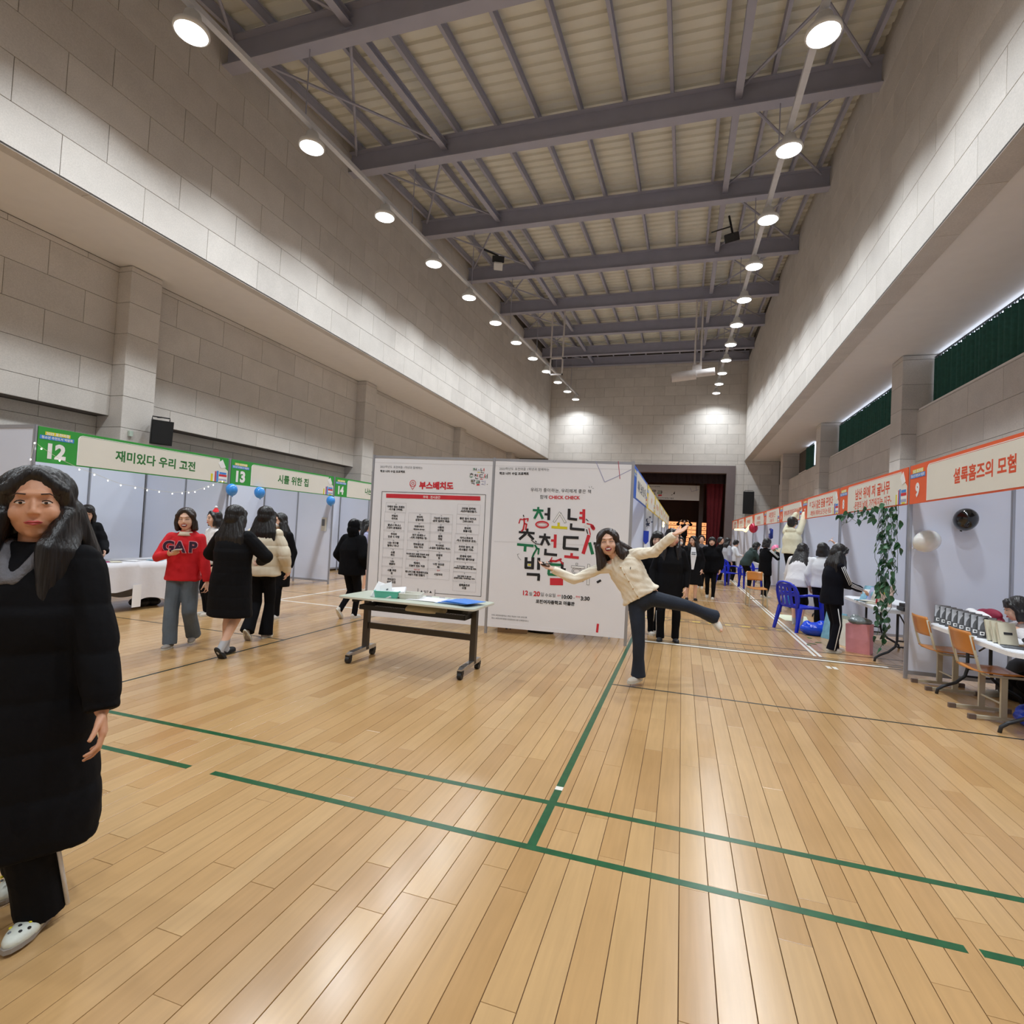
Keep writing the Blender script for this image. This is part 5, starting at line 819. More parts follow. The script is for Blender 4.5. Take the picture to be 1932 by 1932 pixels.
def fascia(parent, wd, colour, number, title, sub=None, far=False):
    """sign board between two posts; local frame: x along the front, y into the booth, z up; face looks to -y"""
    fa = MB().box(0.022, wd - 0.022, -0.02, 0.0, 2.075, 2.53).build('fascia_sign', M_FASC[colour], parent)
    F = Matrix.Translation((0, -0.021, 0)) @ Matrix(((1, 0, 0, 0), (0, 0, -1, 0), (0, 1, 0, 0), (0, 0, 0, 1)))   # local x=x, y=z, z=-y (towards viewer)
    pts = [(0.51, 2.09), (wd - 0.03, 2.09), (wd - 0.03, 2.30), (wd - 0.2, 2.42), (wd - 0.22, 2.485), (0.56, 2.485), (0.53, 2.475), (0.515, 2.45)]
    MB().prism(pts, 0, 0.0012, F).build('sign_panel', M_BEIGE, fa)
    if not far:
        MB().prism([(0.50, 2.09), (0.51, 2.09), (0.515, 2.45), (0.53, 2.478), (0.56, 2.49), (wd - 0.22, 2.49), (wd - 0.22, 2.497), (0.555, 2.497), (0.52, 2.483), (0.50, 2.45)], 0, 0.0014, F).build('sign_border', M_IW, fa)
        m = MB(); b = wd - 0.03
        m.prism([(b - 0.22, 2.42), (b - 0.13, 2.49), (b - 0.05, 2.36), (b - 0.15, 2.33)], 0.002, 0.004, F); m.build('paper_emblem', M_IW, fa)
        for i, (c, x0, x1, y0, y1) in enumerate([('y', .36, .32, 2.09, 2.22), ('w', .315, .285, 2.09, 2.25), ('m', .28, .245, 2.09, 2.27), ('b', .24, .2, 2.09, 2.28), ('r', .19, .02, 2.19, 2.225), ('w', .19, .02, 2.15, 2.185), ('b', .18, .03, 2.23, 2.265), ('l', .19, .02, 2.115, 2.145), ('y', .15, .06, 2.09, 2.11)]):
            MB().prism([(b - x0, y0), (b - x1, y0), (b - x1, y1), (b - x0, y1)], 0.0014, 0.003, F).build('book_emblem', INK[c], fa)
        for (x0, x1, z0, z1, c) in ((0.10, 0.40, 2.43, 2.475, M_IY), (0.04, 0.45, 2.375, 2.425, M_IB)):
            MB().prism([(x0, z0), (x1, z0), (x1, z1), (x0, z1)], 0, 0.001, F).build('sign_header', c, fa)
        fit_text('2023 포천여중', M_IW, fa, (0.11, 2.452), (0.39, 2.452), F, 0.02, 1, lift=0.0016)
        fit_text('청소년 추천도서 박람회', M_IW, fa, (0.06, 2.40), (0.43, 2.40), F, 0.02, 1, lift=0.0016)
    if number:
        n = str(number)
        fit_text(n, M_IW, fa, (0.25 - 0.055 * len(n), 2.235), (0.25 + 0.055 * len(n), 2.235), F, 0.05, 1.0, name='sign_number', lift=0.0016)
    if title:
        l = min(1.95, 0.135 * len(title)); c = (wd + 0.3) / 2
        zc = 2.29 if not sub else 2.34
        fit_text(title, M_INK[colour], fa, (c - l / 2, zc), (c + l / 2, zc), F, 0.03, 1.0, name='sign_title', lift=0.0016)
        if sub:
            l = min(1.9, 0.09 * len(sub)); fit_text(sub, M_INK[colour], fa, (c - l / 2, 2.17), (c + l / 2, 2.17), F, 0.02, 1.0, name='sign_subtitle', lift=0.0016)
    return fa
def booth(loc, rz, label, wd, depth_n, pw, colour, number=None, title=None, sub=None, sides=(True, True), outer=M_PANEL, back=True, far=False, group=None, nback=3):
    t = thing('exhibition_booth', label, 'booth', loc, rz, group); wd -= 0.0 if sides[1] else 0.024
    def wall(p, q):
        p = Vector(p); q = Vector(q); l = (q - p).length; a = math.atan2(q.y - p.y, q.x - p.x)
        inst(panel_mesh(l, outer), 'wall_panel', t, p, (0, 0, a)); [inst(rails_mesh(l), 'panel_rail', t, p + Vector((0, 0, zz)), (0, 0, a)) for zz in (0.055, 2.5)]
    for side, on in ((0, sides[0]), (wd, sides[1])):
        if not on: continue
        for k in range(depth_n + 1): inst(post_mesh(HB), 'post', t, (side, k * pw, 0))
        for k in range(depth_n): wall((side, k * pw, 0), (side, (k + 1) * pw, 0))
    if back:
        for k in range(nback):
            wall((k * wd / nback, depth_n * pw, 0), ((k + 1) * wd / nback, depth_n * pw, 0))
            if k: inst(post_mesh(HB), 'post', t, (k * wd / nback, depth_n * pw, 0))
    if colour: fascia(t, wd, colour, number, title, sub, far)
    return t
WORDS9 = {9: ('셜록홈즈의 모험', None), 8: ('남산 위에 저 귤나무', '-운명의 날에, 가까워지는 지구-'), 7: ('또 다시 같은 꿈을 꾸었다', '-책방에서 메타버스로 만나는 위로-'), 6: ('관계에 대해 무엇이든 물어보살', None), 5: ('우리만 없어, 옷', '-리사들은 가라-'),
          4: ('아이스핫초코', '-역시 한세트의 온도-'), 3: ('편의적 동물시점', None), 2: ('좋은 일이 모이고', '그러나보다'), 1: ('고민을 말해봐!', '-비즈키링만들기-')}
ORD = ['nearest', 'second', 'third', 'fourth', 'fifth', 'sixth', 'seventh', 'eighth', 'ninth']
# right row faces the hall (-X); its reading direction is -Y
for n in range(9, 0, -1):
    yf = 7.65 + (9 - n) * 3.03
    booth((2.6, yf, 0), -PI / 2, 'white booth under an orange sign, %s of the right row%s' % (ORD[9 - n], {9: ', with two balloons', 8: ', hung with ivy'}.get(n, '')), 3.03, 2, 1.0, 'orange', n, WORDS9[n][0], WORDS9[n][1], sides=(True, n == 9), far=n < 5)
WORDSL = {12: '재미있다 우리 고전', 13: '시를 위한 집', 14: '나는 괜찮아', 15: '소울 푸드', 16: '나는 친구를 얼마나 아니?', 17: '우리의 인생 속 여행', 18: '그것이 문제로다', 19: '패밀리 라이프', 20: '구매의 없는 트렌드'}
for n in range(12, 21):
    yn = 4.72 + (n - 12) * 3.105
    booth((-7.87, yn, 0), PI / 2, ('white booth under a green sign, %s of the left row' % ORD[n - 12]) + {12: ', with string lights', 13: ', with blue balloons', 14: ', beside the poster wall'}.get(n, ', behind the poster wall'), 3.105, 2, 0.985, 'green', n, WORDSL[n], None, sides=(True, n == 20), outer=M_PANEL, far=n > 14)
# centre row opens to +X
CW = {0: ('blue', 11, '에세이, 오늘이 있는 이유'), 1: ('yellow', 26, '아시아'), 2: ('yellow', 27, '현미경으로 보는 역사'), 3: ('yellow', 28, '여기 보세요~!'), 4: ('yellow', 29, '미래이야기'), 5: ('yellow', 30, '편의적 삼양서점'), 6: ('yellow', 31, '가는데 순서있다')}
for k in range(7):
    c, n, tt = CW[k]
    booth((-0.70, 7.76 + k * 3.03, 0), PI / 2, 'white booth under the %s sign in the centre row, %s' % (c, ('behind the event poster', 'first yellow one past the blue', 'second yellow one', 'third yellow one', 'fourth yellow one', 'fifth yellow one', 'farthest yellow one')[k]), 3.03, 2, 0.985, c, n if k else None, tt, None, sides=(k > 0, k == 6), far=k > 1)

# ---------------------------------------------------------------- the two tall posters
PO = Vector((-2.67, 7.5, 0)); PU = Vector((0.995, 0.1, 0)).normalized()
PM = frame(PO, PU, (0, 0, 1))
M_VINYL = mat('poster_vinyl', (243, 243, 248), 0.45, 0, 0.02, 1.2, 0.12, 1.5)
pw_ = thing('poster_wall', 'tall aluminium frame of three posts holding the two white posters', 'frame', PO, math.atan2(PU.y, PU.x))
for u in (-1.905, 0.0, 1.99):
    inst(post_mesh(2.56), 'post', pw_, (u, 0, 0))
for (a, b_) in ((-1.905, 0), (0, 1.99)):
    MB().box(a + 0.02, b_ - 0.02, -0.012, 0.012, 2.515, 2.55).build('top_rail', M_ALU, pw_)
    MB().box(a + 0.02, b_ - 0.02, -0.012, 0.012, 0.17, 0.2).build('bottom_rail', M_ALU, pw_)
def local(m): return PM @ m
def vinyl(name, label, u0, u1, z0, z1, sag):
    n = 24; k = 24; vs = []
    for j in range(k + 1):
        for i in range(n + 1):
            u = u0 + (u1 - u0) * i / n; z = z0 + (z1 - z0) * j / k
            z -= (0.012 if j == 0 else 0) * 0; 
            vs.append((u, z, 0.016 + 0.0015 * math.sin(i * 0.9 + j * 0.25) * (1 - abs(j / k - 0.5)) ))
    t = thing(name, label, 'poster'); t.matrix_basis = PM
    m = MB(); m.add(vs, [(j * (n + 1) + i, j * (n + 1) + i + 1, (j + 1) * (n + 1) + i + 1, (j + 1) * (n + 1) + i) for j in range(k) for i in range(n)])
    m.build('poster_sheet', M_VINYL, t, True)
    MB().box(u0, u1, 2.44, 2.443, 0.0178, 0.0182).build('fold_crease', M_ICELL, t)
    return t
I4 = Matrix.Translation((0, 0, 0.0185))
def stroke(mb, pts, wd, z=0.0, th=0.0008):
    for a, b_ in zip(pts, pts[1:]):
        d = Vector((b_[0] - a[0], b_[1] - a[1], 0)); l = d.length; d.normalize(); n_ = Vector((-d.y, d.x, 0)) * wd / 2
        a3 = Vector((a[0], a[1], 0)); b3 = Vector((b_[0], b_[1], 0))
        mb.prism([(v.x, v.y) for v in (a3 - n_, b3 - n_, b3 + n_, a3 + n_)], z, z + th, I4)
ev = vinyl('event_poster', 'tall white event poster with big red, green and black Korean letters', 0.02, 1.97, 0.16, 2.51, 0)
MB().box(0.02, 1.97, 0.10, 0.16, 0.0145, 0.0175).build('bottom_hem', M_VINYL, ev)
for i, (c, wd, pts) in enumerate(STROKES):
    if c == 'w':
        m = MB(); stroke(m, pts, wd, 0); m.build('letter_outline', M_IK, ev)
        d = (Vector(pts[1]) - Vector(pts[0])).normalized() * 0.004
        p2 = [(pts[0][0] + d.x, pts[0][1] + d.y), (pts[1][0] - d.x, pts[1][1] - d.y)]
        m = MB(); stroke(m, p2, wd - 0.008, 0.0009); m.build('letter_stroke', M_IW, ev)
    else:
        m = MB(); stroke(m, pts, wd, 0.0004 * (i % 3)); m.build('letter_stroke', INK[c], ev)
def ring(parent, c, a, b, wd, m_, name='letter_ring', z=0.0):
    n = 32; m = MB(); vs = []
    for k in range(n):
        t = 2 * PI * k / n
        for (r_, zz) in ((0, z), (-wd, z), (0, z + 0.001), (-wd, z + 0.001)): vs.append(I4 @ Vector((c[0] + (a + r_) * math.cos(t), c[1] + (b + r_) * math.sin(t), zz)))
    fs = []
    for k in range(n):
        p = 4 * k; q = 4 * ((k + 1) % n); fs += [(p + 2, q + 2, q + 3, p + 3), (p, q, q + 2, p + 2), (p + 1, p + 3, q + 3, q + 1)]
    return m.add(vs, fs).build(name, m_, parent)
ring(ev, (0.753, 1.615), 0.10, 0.054, 0.022, M_IR); ring(ev, (0.753, 1.615), 0.066, 0.024, 0.004, M_IR)
ring(ev, (1.278, 0.985), 0.07, 0.05, 0.004, M_IK); ring(ev, (1.278, 0.985), 0.05, 0.032, 0.004, M_IK)
for fg in FIGURES:
    for (c, wd, pts) in fg:
        m = MB(); stroke(m, pts, wd, 0.0018)
        for p in pts: m.loft([(I4 @ Vector((p[0], p[1], zz)), (1, 0, 0), (0, 1, 0), wd / 2, wd / 2) for zz in (0.0018, 0.0026)], 10)
        m.build('dancing_figure', INK[c], ev)
for (c, wd, pts) in DECO:
    m = MB(); stroke(m, pts, wd, 0.0002, 0.0004); m.build('drawn_line', INK[c], ev)
for (t_, a, b_, c, bd) in PTEXT: fit_text(t_, INK[c], ev, a, b_, I4, 0.035 * bd, 1.0, lift=0.001)
mp_ = vinyl('layout_poster', 'tall white poster with red heading and a table of booth names', -1.885, -0.02, 0.10, 2.505, 0)
m = MB()
for pts in ([(-1.74, 1.998), (-0.103, 2.012)], [(-1.74, 1.998), (-1.725, 0.506)], [(-0.103, 2.012), (-0.094, 0.523)], [(-1.725, 0.506), (-1.07, 0.516)], [(-0.80, 0.518), (-0.094, 0.523)], [(-1.07, 0.48), (-1.07, 0.57)], [(-0.80, 0.48), (-0.80, 0.57)]): stroke(m, pts, 0.006)
m.build('table_frame', M_IK, mp_)
m = MB(); m.prism([(-1.665, 1.905), (-0.18, 1.922), (-0.184, 1.985), (-1.669, 1.968)], 0, 0.0008, I4); m.build('table_heading_bar', M_IR, mp_)
fit_text('무대 · 전시공간', M_IW, mp_, (-1.07, 1.94), (-0.80, 1.943), I4, 0.02, lift=0.0014)
fit_text('부스배치도', M_IR, mp_, (-1.143, 2.112), (-0.605, 2.122), I4, 0.05, lift=0.001)
m = MB(); stroke(m, [(-1.247, 2.045), (-1.295, 2.12)], 0.007); stroke(m, [(-1.247, 2.045), (-1.199, 2.12)], 0.007); m.build('map_pin', M_IR, mp_)
ring(mp_, (-1.247, 2.14), 0.05, 0.05, 0.008, M_IR, 'map_pin'); ring(mp_, (-1.247, 2.14), 0.022, 0.022, 0.007, M_IR, 'map_pin')
fit_text('▲ 입구 ▲', M_IK, mp_, (-1.03, 0.531), (-0.85, 0.533), I4, 0.0, lift=0.001)
fit_text('2023학년도 포천여중 1학년과 함께하는', M_IG, mp_, (-1.792, 2.378), (-1.105, 2.376), I4, 0, lift=0.001)
fit_text('학교 너머 수업 프로젝트', M_IK, mp_, (-1.787, 2.309), (-1.383, 2.310), I4, 0.03, lift=0.001)
# small repeat of the event lettering in its corner
for i, (c, wd, pts) in enumerate(STROKES):
    f = lambda p: (-0.232 + (p[0] - 0.98) * 0.235, 2.296 + (p[1] - 1.42) * 0.235)
    m = MB(); stroke(m, [f(p) for p in pts], wd * 0.2, 0.0002 * (i % 3)); m.build('small_letter_stroke', INK[c if c not in 'w' else 'l'], mp_)
for (t_, u, z) in CELLS:
    nm, body = t_.split('|'); col = 0 if u < -1.4 else (1 if u < -0.95 else (2 if u < -0.6 else 3))
    hw = (0.165, 0.18, 0.175, 0.175)[col]
    m = MB(); z0, z1 = z - 0.085, z + 0.067
    for pts in ([(u - hw, z0), (u + hw, z0)], [(u - hw, z1), (u + hw, z1)], [(u - hw, z0), (u - hw, z1)], [(u + hw, z0), (u + hw, z1)]): stroke(m, pts, 0.003, 0, 0.0004)
    m.build('table_cell', M_ICELL, mp_)
    o = text(nm, M_IR if not nm.isdigit() or nm in ('11',) else M_IG, mp_, I4 @ Matrix.Translation((u, z + 0.044, 0.001)), 0.026)
    ln = max(len(s) for s in body.split('\n')); s_ = min(0.036, 2 * hw * 1.05 / ln / 0.8)
    text(body, M_IK, mp_, I4 @ Matrix.Translation((u, z - 0.015, 0.001)), s_, 0.0012, line=1.15)
# banner over the stage
sb = thing('stage_banner', 'long white banner with big Korean letters hung over the stage', 'banner', (0, 35.5, 0))
SB = Matrix(((1, 0, 0, 0), (0, 0, -1, -0.02), (0, 1, 0, 0), (0, 0, 0, 1)))
MB().box(-5.9, 0.91, -0.02, 0.0, 3.80, 4.74).build('banner_sheet', M_PAPER, sb)
for x in (-5.6, -2.5, 0.7): MB().tube([(x, 0, 4.74), (x, 0, 6.8)], 0.01, 5).build('cord', M_BLACK, sb)
I4s = I4
def sstroke(c, wd, pts):
    m = MB()
    for a, b_ in zip(pts, pts[1:]):
        d = Vector((b_[0] - a[0], b_[1] - a[1])).normalized(); n_ = Vector((-d.y, d.x)) * wd / 2
        m.prism([(a[0] - n_.x, a[1] - n_.y), (b_[0] - n_.x, b_[1] - n_.y), (b_[0] + n_.x, b_[1] + n_.y), (a[0] + n_.x, a[1] + n_.y)], 0.0, 0.004, SB)
    m.build('letter_stroke', INK[c], sb)
for i, (c, wd, pts) in enumerate(STROKES):
    u = sum(p[0] for p in pts) / len(pts); z = sum(p[1] for p in pts) / len(pts)
    row = 0 if z > 1.56 else (1 if z > 1.16 else 2)
    ox, oz = ((-5.45, 4.27 - 1.68), (-4.0, 4.27 - 1.37), (-2.05, 4.27 - 1.0))[row]
    x0 = (0.57, 0.36, 0.5)[row]
    sstroke(c, wd, [((p[0] - x0) * 1.22 + ox, (p[1]) * 1.1 + oz - (0.1 * (1.68, 1.37, 1.0)[row])) for p in pts])
m = MB(); m.prism([(-0.65, 4.17), (-0.55, 4.17), (-0.55, 4.36)], 0, 0.004, SB); m.build('drawn_line', M_IK, sb)
for pts in ([(0.35, 4.6), (0.45, 4.35), (0.85, 4.5)], [(0.7, 4.7), (0.73, 4.4)]): sstroke('l', 0.02, pts)
fit_text('2023학년도 포천여중 1학년과 함께하는 학교 너머 수업 프로젝트', M_IG, sb, (-3.2, 4.62), (-1.45, 4.62), SB, 0.02, lift=0.002)
fit_text('2023년 12월 20일 수요일 포천여자중학교 마홀관', M_IG, sb, (-2.4, 3.9), (-0.6, 3.9), SB, 0.02, lift=0.002)
# lit display boards on the stage
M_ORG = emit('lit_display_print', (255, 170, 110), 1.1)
M_DKW = mat('display_frame_dark', (70, 44, 34), 0.6)
for (x0, x1, lab) in ((-2.6, 0.84, 'wide board of orange lit panels standing on the stage'), (1.13, 1.46, 'narrow column of orange lit panels right of the wide board'), (-6.4, -3.2, 'orange lit panel board at the left of the stage, behind the booths')):
    t = thing('display_board', lab, 'display board', ((x0 + x1) / 2, 36.0, 0.95))
    wd = x1 - x0; MB().box(-wd / 2, wd / 2, 0.0, 0.05, 0, 1.56).build('board_frame', M_DKW, t)
    nx = max(1, round(wd / 0.85)); 
    for i in range(nx):
        for j in range(6):
            a = -wd / 2 + 0.02 + (wd - 0.02) * i / nx; z = 0.05 + j * 0.25
            p = MB().box(a, a + (wd - 0.04) / nx - 0.03, -0.012, 0, z, z + 0.21).build('lit_panel', M_ORG, t)
            for q in range(3): MB().box(a + 0.1 + q * 0.2, a + 0.2 + q * 0.2, -0.015, -0.012, z + 0.08, z + 0.11).build('print_mark', M_DKW, p) if a + 0.2 + q * 0.2 < a + (wd - 0.04) / nx - 0.04 else None
# ---------------------------------------------------------------- flip-top table in front of the posters
M_TOP = mat('pale_green_laminate', (196, 202, 186), 0.35, 0, 0.03, 6)
M_BRONZE = mat('dark_bronze_steel', (70, 64, 58), 0.4, 0.5, 0.05, 6)
M_CHROME = mat('polished_aluminium', (190, 190, 192), 0.2, 0.9)
M_MINT = mat('mint_plastic', (96, 190, 166), 0.45)
M_OFFW = mat('off_white_plastic', (216, 214, 202), 0.5)
M_BLUEP = mat('blue_plastic_sheet', (66, 140, 232), 0.35)
M_CLEARB = mat('pale_blue_sheet', (190, 215, 235), 0.35)
M_CLOTH = mat('beige_cloth', (190, 178, 150), 0.9, 0, 0.1, 20, 0.3, 80)
def rrect(x0, x1, y0, y1, r, n=5):
    pts = []
    for (cx, cy, a) in ((x1 - r, y1 - r, 0), (x0 + r, y1 - r, 90), (x0 + r, y0 + r, 180), (x1 - r, y0 + r, 270)):
        for k in range(n + 1): t = math.radians(a + 90 * k / n); pts.append((cx + r * math.cos(t), cy + r * math.sin(t)))
    return pts
ft = thing('flip_top_table', 'bronze-framed flip-top table on castors in front of the white posters', 'table', (-2.72, 5.37, 0), -0.01)
MB().prism(rrect(-0.79, 0.79, -0.32, 0.32, 0.05), 0.70, 0.722).build('tabletop', M_TOP, ft)
MB().prism(rrect(-0.793, 0.793, -0.323, 0.323, 0.052), 0.704, 0.717).build('edge_band', M_OFFW, ft)
for s in (-1, 1):
    MB().cbox(s * 0.655 - 0.03, s * 0.655 + 0.03, 0.04, 0.10, 0.09, 0.66).build('post', M_BRONZE, ft)
    fo = MB().add([(s * 0.655 + dx, y, z) for (y, z0, z1, w2) in ((-0.27, 0.085, 0.10, 0.022), (-0.2, 0.075, 0.115, 0.03), (0.2, 0.085, 0.13, 0.03), (0.26, 0.09, 0.12, 0.022)) for (dx, z) in ((-w2, z0), (w2, z0), (w2, z1), (-w2, z1))],
                  [(4 * i + a, 4 * i + (a + 1) % 4, 4 * i + 4 + (a + 1) % 4, 4 * i + 4 + a) for i in range(3) for a in range(4)] + [(3, 2, 1, 0), (12, 13, 14, 15)]).build('foot', M_CHROME, ft)
    MB().box(s * 0.655 - 0.02, s * 0.655 + 0.02, -0.2, 0.02, 0.115, 0.12).build('foot_inlay', M_BRONZE, fo)
    for y in (-0.25, 0.22):
        c = MB().tube([(s * 0.655 - 0.022, y, 0.036), (s * 0.655 + 0.022, y, 0.036)], 0.036, 14).build('caster', M_BLACK, ft, False)
        MB().box(s * 0.655 - 0.028, s * 0.655 + 0.028, y - 0.02, y + 0.03, 0.05, 0.088).build('caster_fork', M_BLACK, c)
    MB().box(s * 0.655 - 0.03, s * 0.655 + 0.03, -0.2, 0.12, 0.655, 0.70).build('hinge_bracket', M_BLACK, ft)
MB().box(-0.63, 0.63, 0.055, 0.085, 0.33, 0.395).build('crossbar', M_BRONZE, ft)
sh = MB().box(-0.63, 0.63, -0.14, -0.13, 0.57, 0.62).box(-0.63, 0.63, 0.2, 0.21, 0.57, 0.62).box(-0.63, -0.62, -0.14, 0.2, 0.57, 0.62).box(0.62, 0.63, -0.14, 0.2, 0.57, 0.62)
sh.build('shelf_frame', M_BLACK, ft, kind='stuff')
net = MB()
for k in range(38): net.box(-0.62 + k * 0.033, -0.614 + k * 0.033, -0.13, 0.2, 0.568, 0.572)
for k in range(11): net.box(-0.62, 0.62, -0.13 + k * 0.033, -0.124 + k * 0.033, 0.568, 0.572)
net.build('shelf_mesh', M_BLACK, ft, kind='stuff')
pr = thing('folded_cloth', 'folded beige cloth lying in the mesh shelf under the table', 'cloth', (-2.6, 5.37, 0.572))
MB().loft([((-0.20, 0, 0.045), (0, 1, 0), (0, 0, 1), 0.10, 0.03), ((-0.18, 0, 0.05), (0, 1, 0), (0, 0, 1), 0.15, 0.045), ((0.0, 0, 0.05), (0, 1, 0), (0, 0, 1), 0.16, 0.048), ((0.17, 0, 0.045), (0, 1, 0), (0, 0, 1), 0.15, 0.042), ((0.2, 0, 0.04), (0, 1, 0), (0, 0, 1), 0.1, 0.025)], 16).build('cloth_roll', M_CLOTH, pr, True)
def basket(loc, rz, w, d, h, m, label, name='basket'):
    t = thing(name, label, 'basket', loc, rz)
    b = MB(); e = 0.012
    b.prism(rrect(-w / 2 + e, w / 2 - e, -d / 2 + e, d / 2 - e, 0.02), 0, 0.004); b.build('basket_floor', m, t)
    o_ = rrect(-w / 2 + e, w / 2 - e, -d / 2 + e, d / 2 - e, 0.02); q = rrect(-w / 2, w / 2, -d / 2, d / 2, 0.025)
    n = len(o_); b = MB(); th = 0.004
    vs = [(x, y, 0) for x, y in o_] + [(x, y, h) for x, y in q] + [(x * (1 - 2 * th / w), y * (1 - 2 * th / d), h) for x, y in q] + [(x * (1 - 2 * th / w), y * (1 - 2 * th / d), 0.004) for x, y in o_]
    fs = []
    for k in range(3):
        for i in range(n): fs.append((k * n + i, k * n + (i + 1) % n, (k + 1) * n + (i + 1) % n, (k + 1) * n + i))
    b.add(vs, fs); b.build('basket_wall', m, t)
    b = MB(); b.tube([(x, y, h) for x, y in q] + [(q[0][0], q[0][1], h)], 0.005, 6); b.build('rim', m, t)
    return t
basket((-3.04, 5.30, 0.722), 0.25, 0.27, 0.2, 0.07, M_MINT, 'mint green plastic basket on the table, filled with white paper packs')
basket((-2.80, 5.38, 0.722), 0.22, 0.24, 0.22, 0.055, M_OFFW, 'empty off-white plastic tray beside the mint basket')
for i, (x, y, z, rx, ry, rz, w, h, lab) in enumerate([(-3.12, 5.28, 0.78, 0.9, 0.3, 0.3, 0.15, 0.2, 'white paper pack leaning at the left end of the mint basket'), (-3.05, 5.27, 0.785, 1.0, -0.35, 0.1, 0.13, 0.19, 'white paper pack with a small grey mark standing in the mint basket'),
                                             (-2.98, 5.35, 0.79, 0.35, -0.1, 0.3, 0.22, 0.13, 'soft white pack lying on top at the right of the mint basket'), (-2.99, 5.31, 0.765, 0.3, 0.0, 0.25, 0.22, 0.13, 'soft white pack underneath in the mint basket')]):
    t = thing('paper_pack', lab, 'paper', (x, y, z), 0, 'white packs in the mint basket'); t.rotation_euler = (rx, ry, rz)
    m = MB(); m.cbox(-w / 2, w / 2, -h / 2, h / 2, -0.012, 0.014, 0.006); p = m.build('pack', M_PAPER, t)
    if i == 1: MB().box(0.01, 0.035, 0.0, 0.02, 0.0142, 0.0148).build('printed_mark', M_IG, t)
for i in range(5):
    t = thing('paper_sheet', ('white sheet lying %s in the pile on the table' % ['lowest', 'second from below', 'in the middle', 'second from top', 'topmost'][i]), 'paper', (-2.60 + 0.012 * i, 5.40 - 0.004 * i, 0.7225 + i * 0.0016), 0.10 - 0.03 * i, 'white sheets piled on the table')
    MB().box(-0.21, 0.21, -0.15, 0.15, 0, 0.0012).build('sheet', M_PAPER, t)
for (x, lab) in ((-2.66, 'left metal clip at the back of the white sheets'), (-2.50, 'right metal clip at the back of the white sheets')):
    t = thing('bulldog_clip', lab, 'clip', (x, 5.54, 0.7305)); MB().prism([(-0.035, -0.008), (0.035, -0.008), (0.028, 0.012), (-0.028, 0.012)], 0, 0.012).build('clip_jaw', M_CHROME, t); MB().tube([(-0.02, 0.01, 0.006), (0, 0.03, 0.008), (0.02, 0.01, 0.006)], 0.002, 5).build('clip_handle', M_CHROME, t)
for i in range(7):
    t = thing('plastic_folder', '%s folder of the fanned stack, %s plastic' % (['undermost', 'second', 'third', 'fourth', 'fifth', 'sixth', 'topmost'][i], 'clear bluish' if i in (0, 1, 3) else 'bright blue'), 'folder', (-2.30 + 0.03 * i, 5.36 - 0.007 * i, 0.723 + i * 0.005), 0.18 - 0.085 * i, 'folders fanned on the table')
    MB().box(-0.16, 0.14, -0.15, 0.15, 0, 0.0022).build('cover', M_CLEARB if i in (0, 1, 3) else M_BLUEP, t)
    MB().box(-0.155, 0.135, -0.145, 0.145, 0.0024, 0.0034).build('inner_sheet', M_PAPER if i in (0, 1, 3) else M_BLUEP, t)
# things seen under the posters
t = thing('cardboard_box', 'brown cardboard box with dark print standing behind the event poster', 'box', (-2.36, 7.86, 0), 0.2)
M_CARD = mat('brown_cardboard', (160, 128, 92), 0.8, 0, 0.06, 12)
MB().cbox(-0.22, 0.22, -0.16, 0.16, 0, 0.26).build('carton', M_CARD, t)
for (x, zz, w) in ((-0.1, 0.05, 0.03), (-0.1, 0.12, 0.03), (-0.04, 0.05, 0.02), (-0.04, 0.1, 0.02)): MB().box(x, x + w, -0.162, -0.16, zz, zz + 0.045).build('print_mark', M_IK, t)
MB().box(-0.22, 0.22, -0.02, 0.02, 0.258, 0.2615).build('packing_tape', mat('packing_tape', (190, 160, 110), 0.3), t)
def stool(loc, rz, label, h=0.42):
    t = thing('folding_chair', label, 'chair', loc, rz)
    MB().prism(rrect(-0.2, 0.2, -0.2, 0.2, 0.05), h - 0.03, h).build('seat', M_BLACK, t)
    for s in (-1, 1):
        MB().tube([(s * 0.19, -0.22, 0), (s * 0.19, 0.17, h - 0.03)], 0.011, 7).build('leg', M_CHROME, t)
        MB().tube([(s * 0.21, 0.24, 0), (s * 0.21, -0.05, h), (s * 0.2, -0.2, h + 0.38)], 0.011, 7).build('leg', M_CHROME, t)
    MB().box(-0.2, 0.2, -0.22, -0.19, h + 0.18, h + 0.38).build('backrest', M_BLACK, t)
stool((-1.9, 8.35, 0), 0.3, 'black folding chair hidden behind the event poster, left of another', 0.3)
stool((-1.1, 8.3, 0), -0.2, 'black folding chair with shiny legs behind the right end of the poster')
t = thing('black_holdall', 'black holdall on the floor behind the middle of the event poster', 'sack', (-1.98, 8.0, 0))
m = MB(); m.loft([((0, 0, z), (1, 0, 0), (0, 1, 0), a, b_) for z, a, b_ in ((0, 0.2, 0.09), (0.04, 0.24, 0.12), (0.14, 0.23, 0.11), (0.22, 0.15, 0.06))], 18); m.build('sack_body', M_BLACK, t, True)
MB().tube([(-0.08, 0, 0.2), (-0.05, 0, 0.3), (0.05, 0, 0.3), (0.08, 0, 0.2)], 0.008, 6).build('sack_handle', M_BLACK, t)

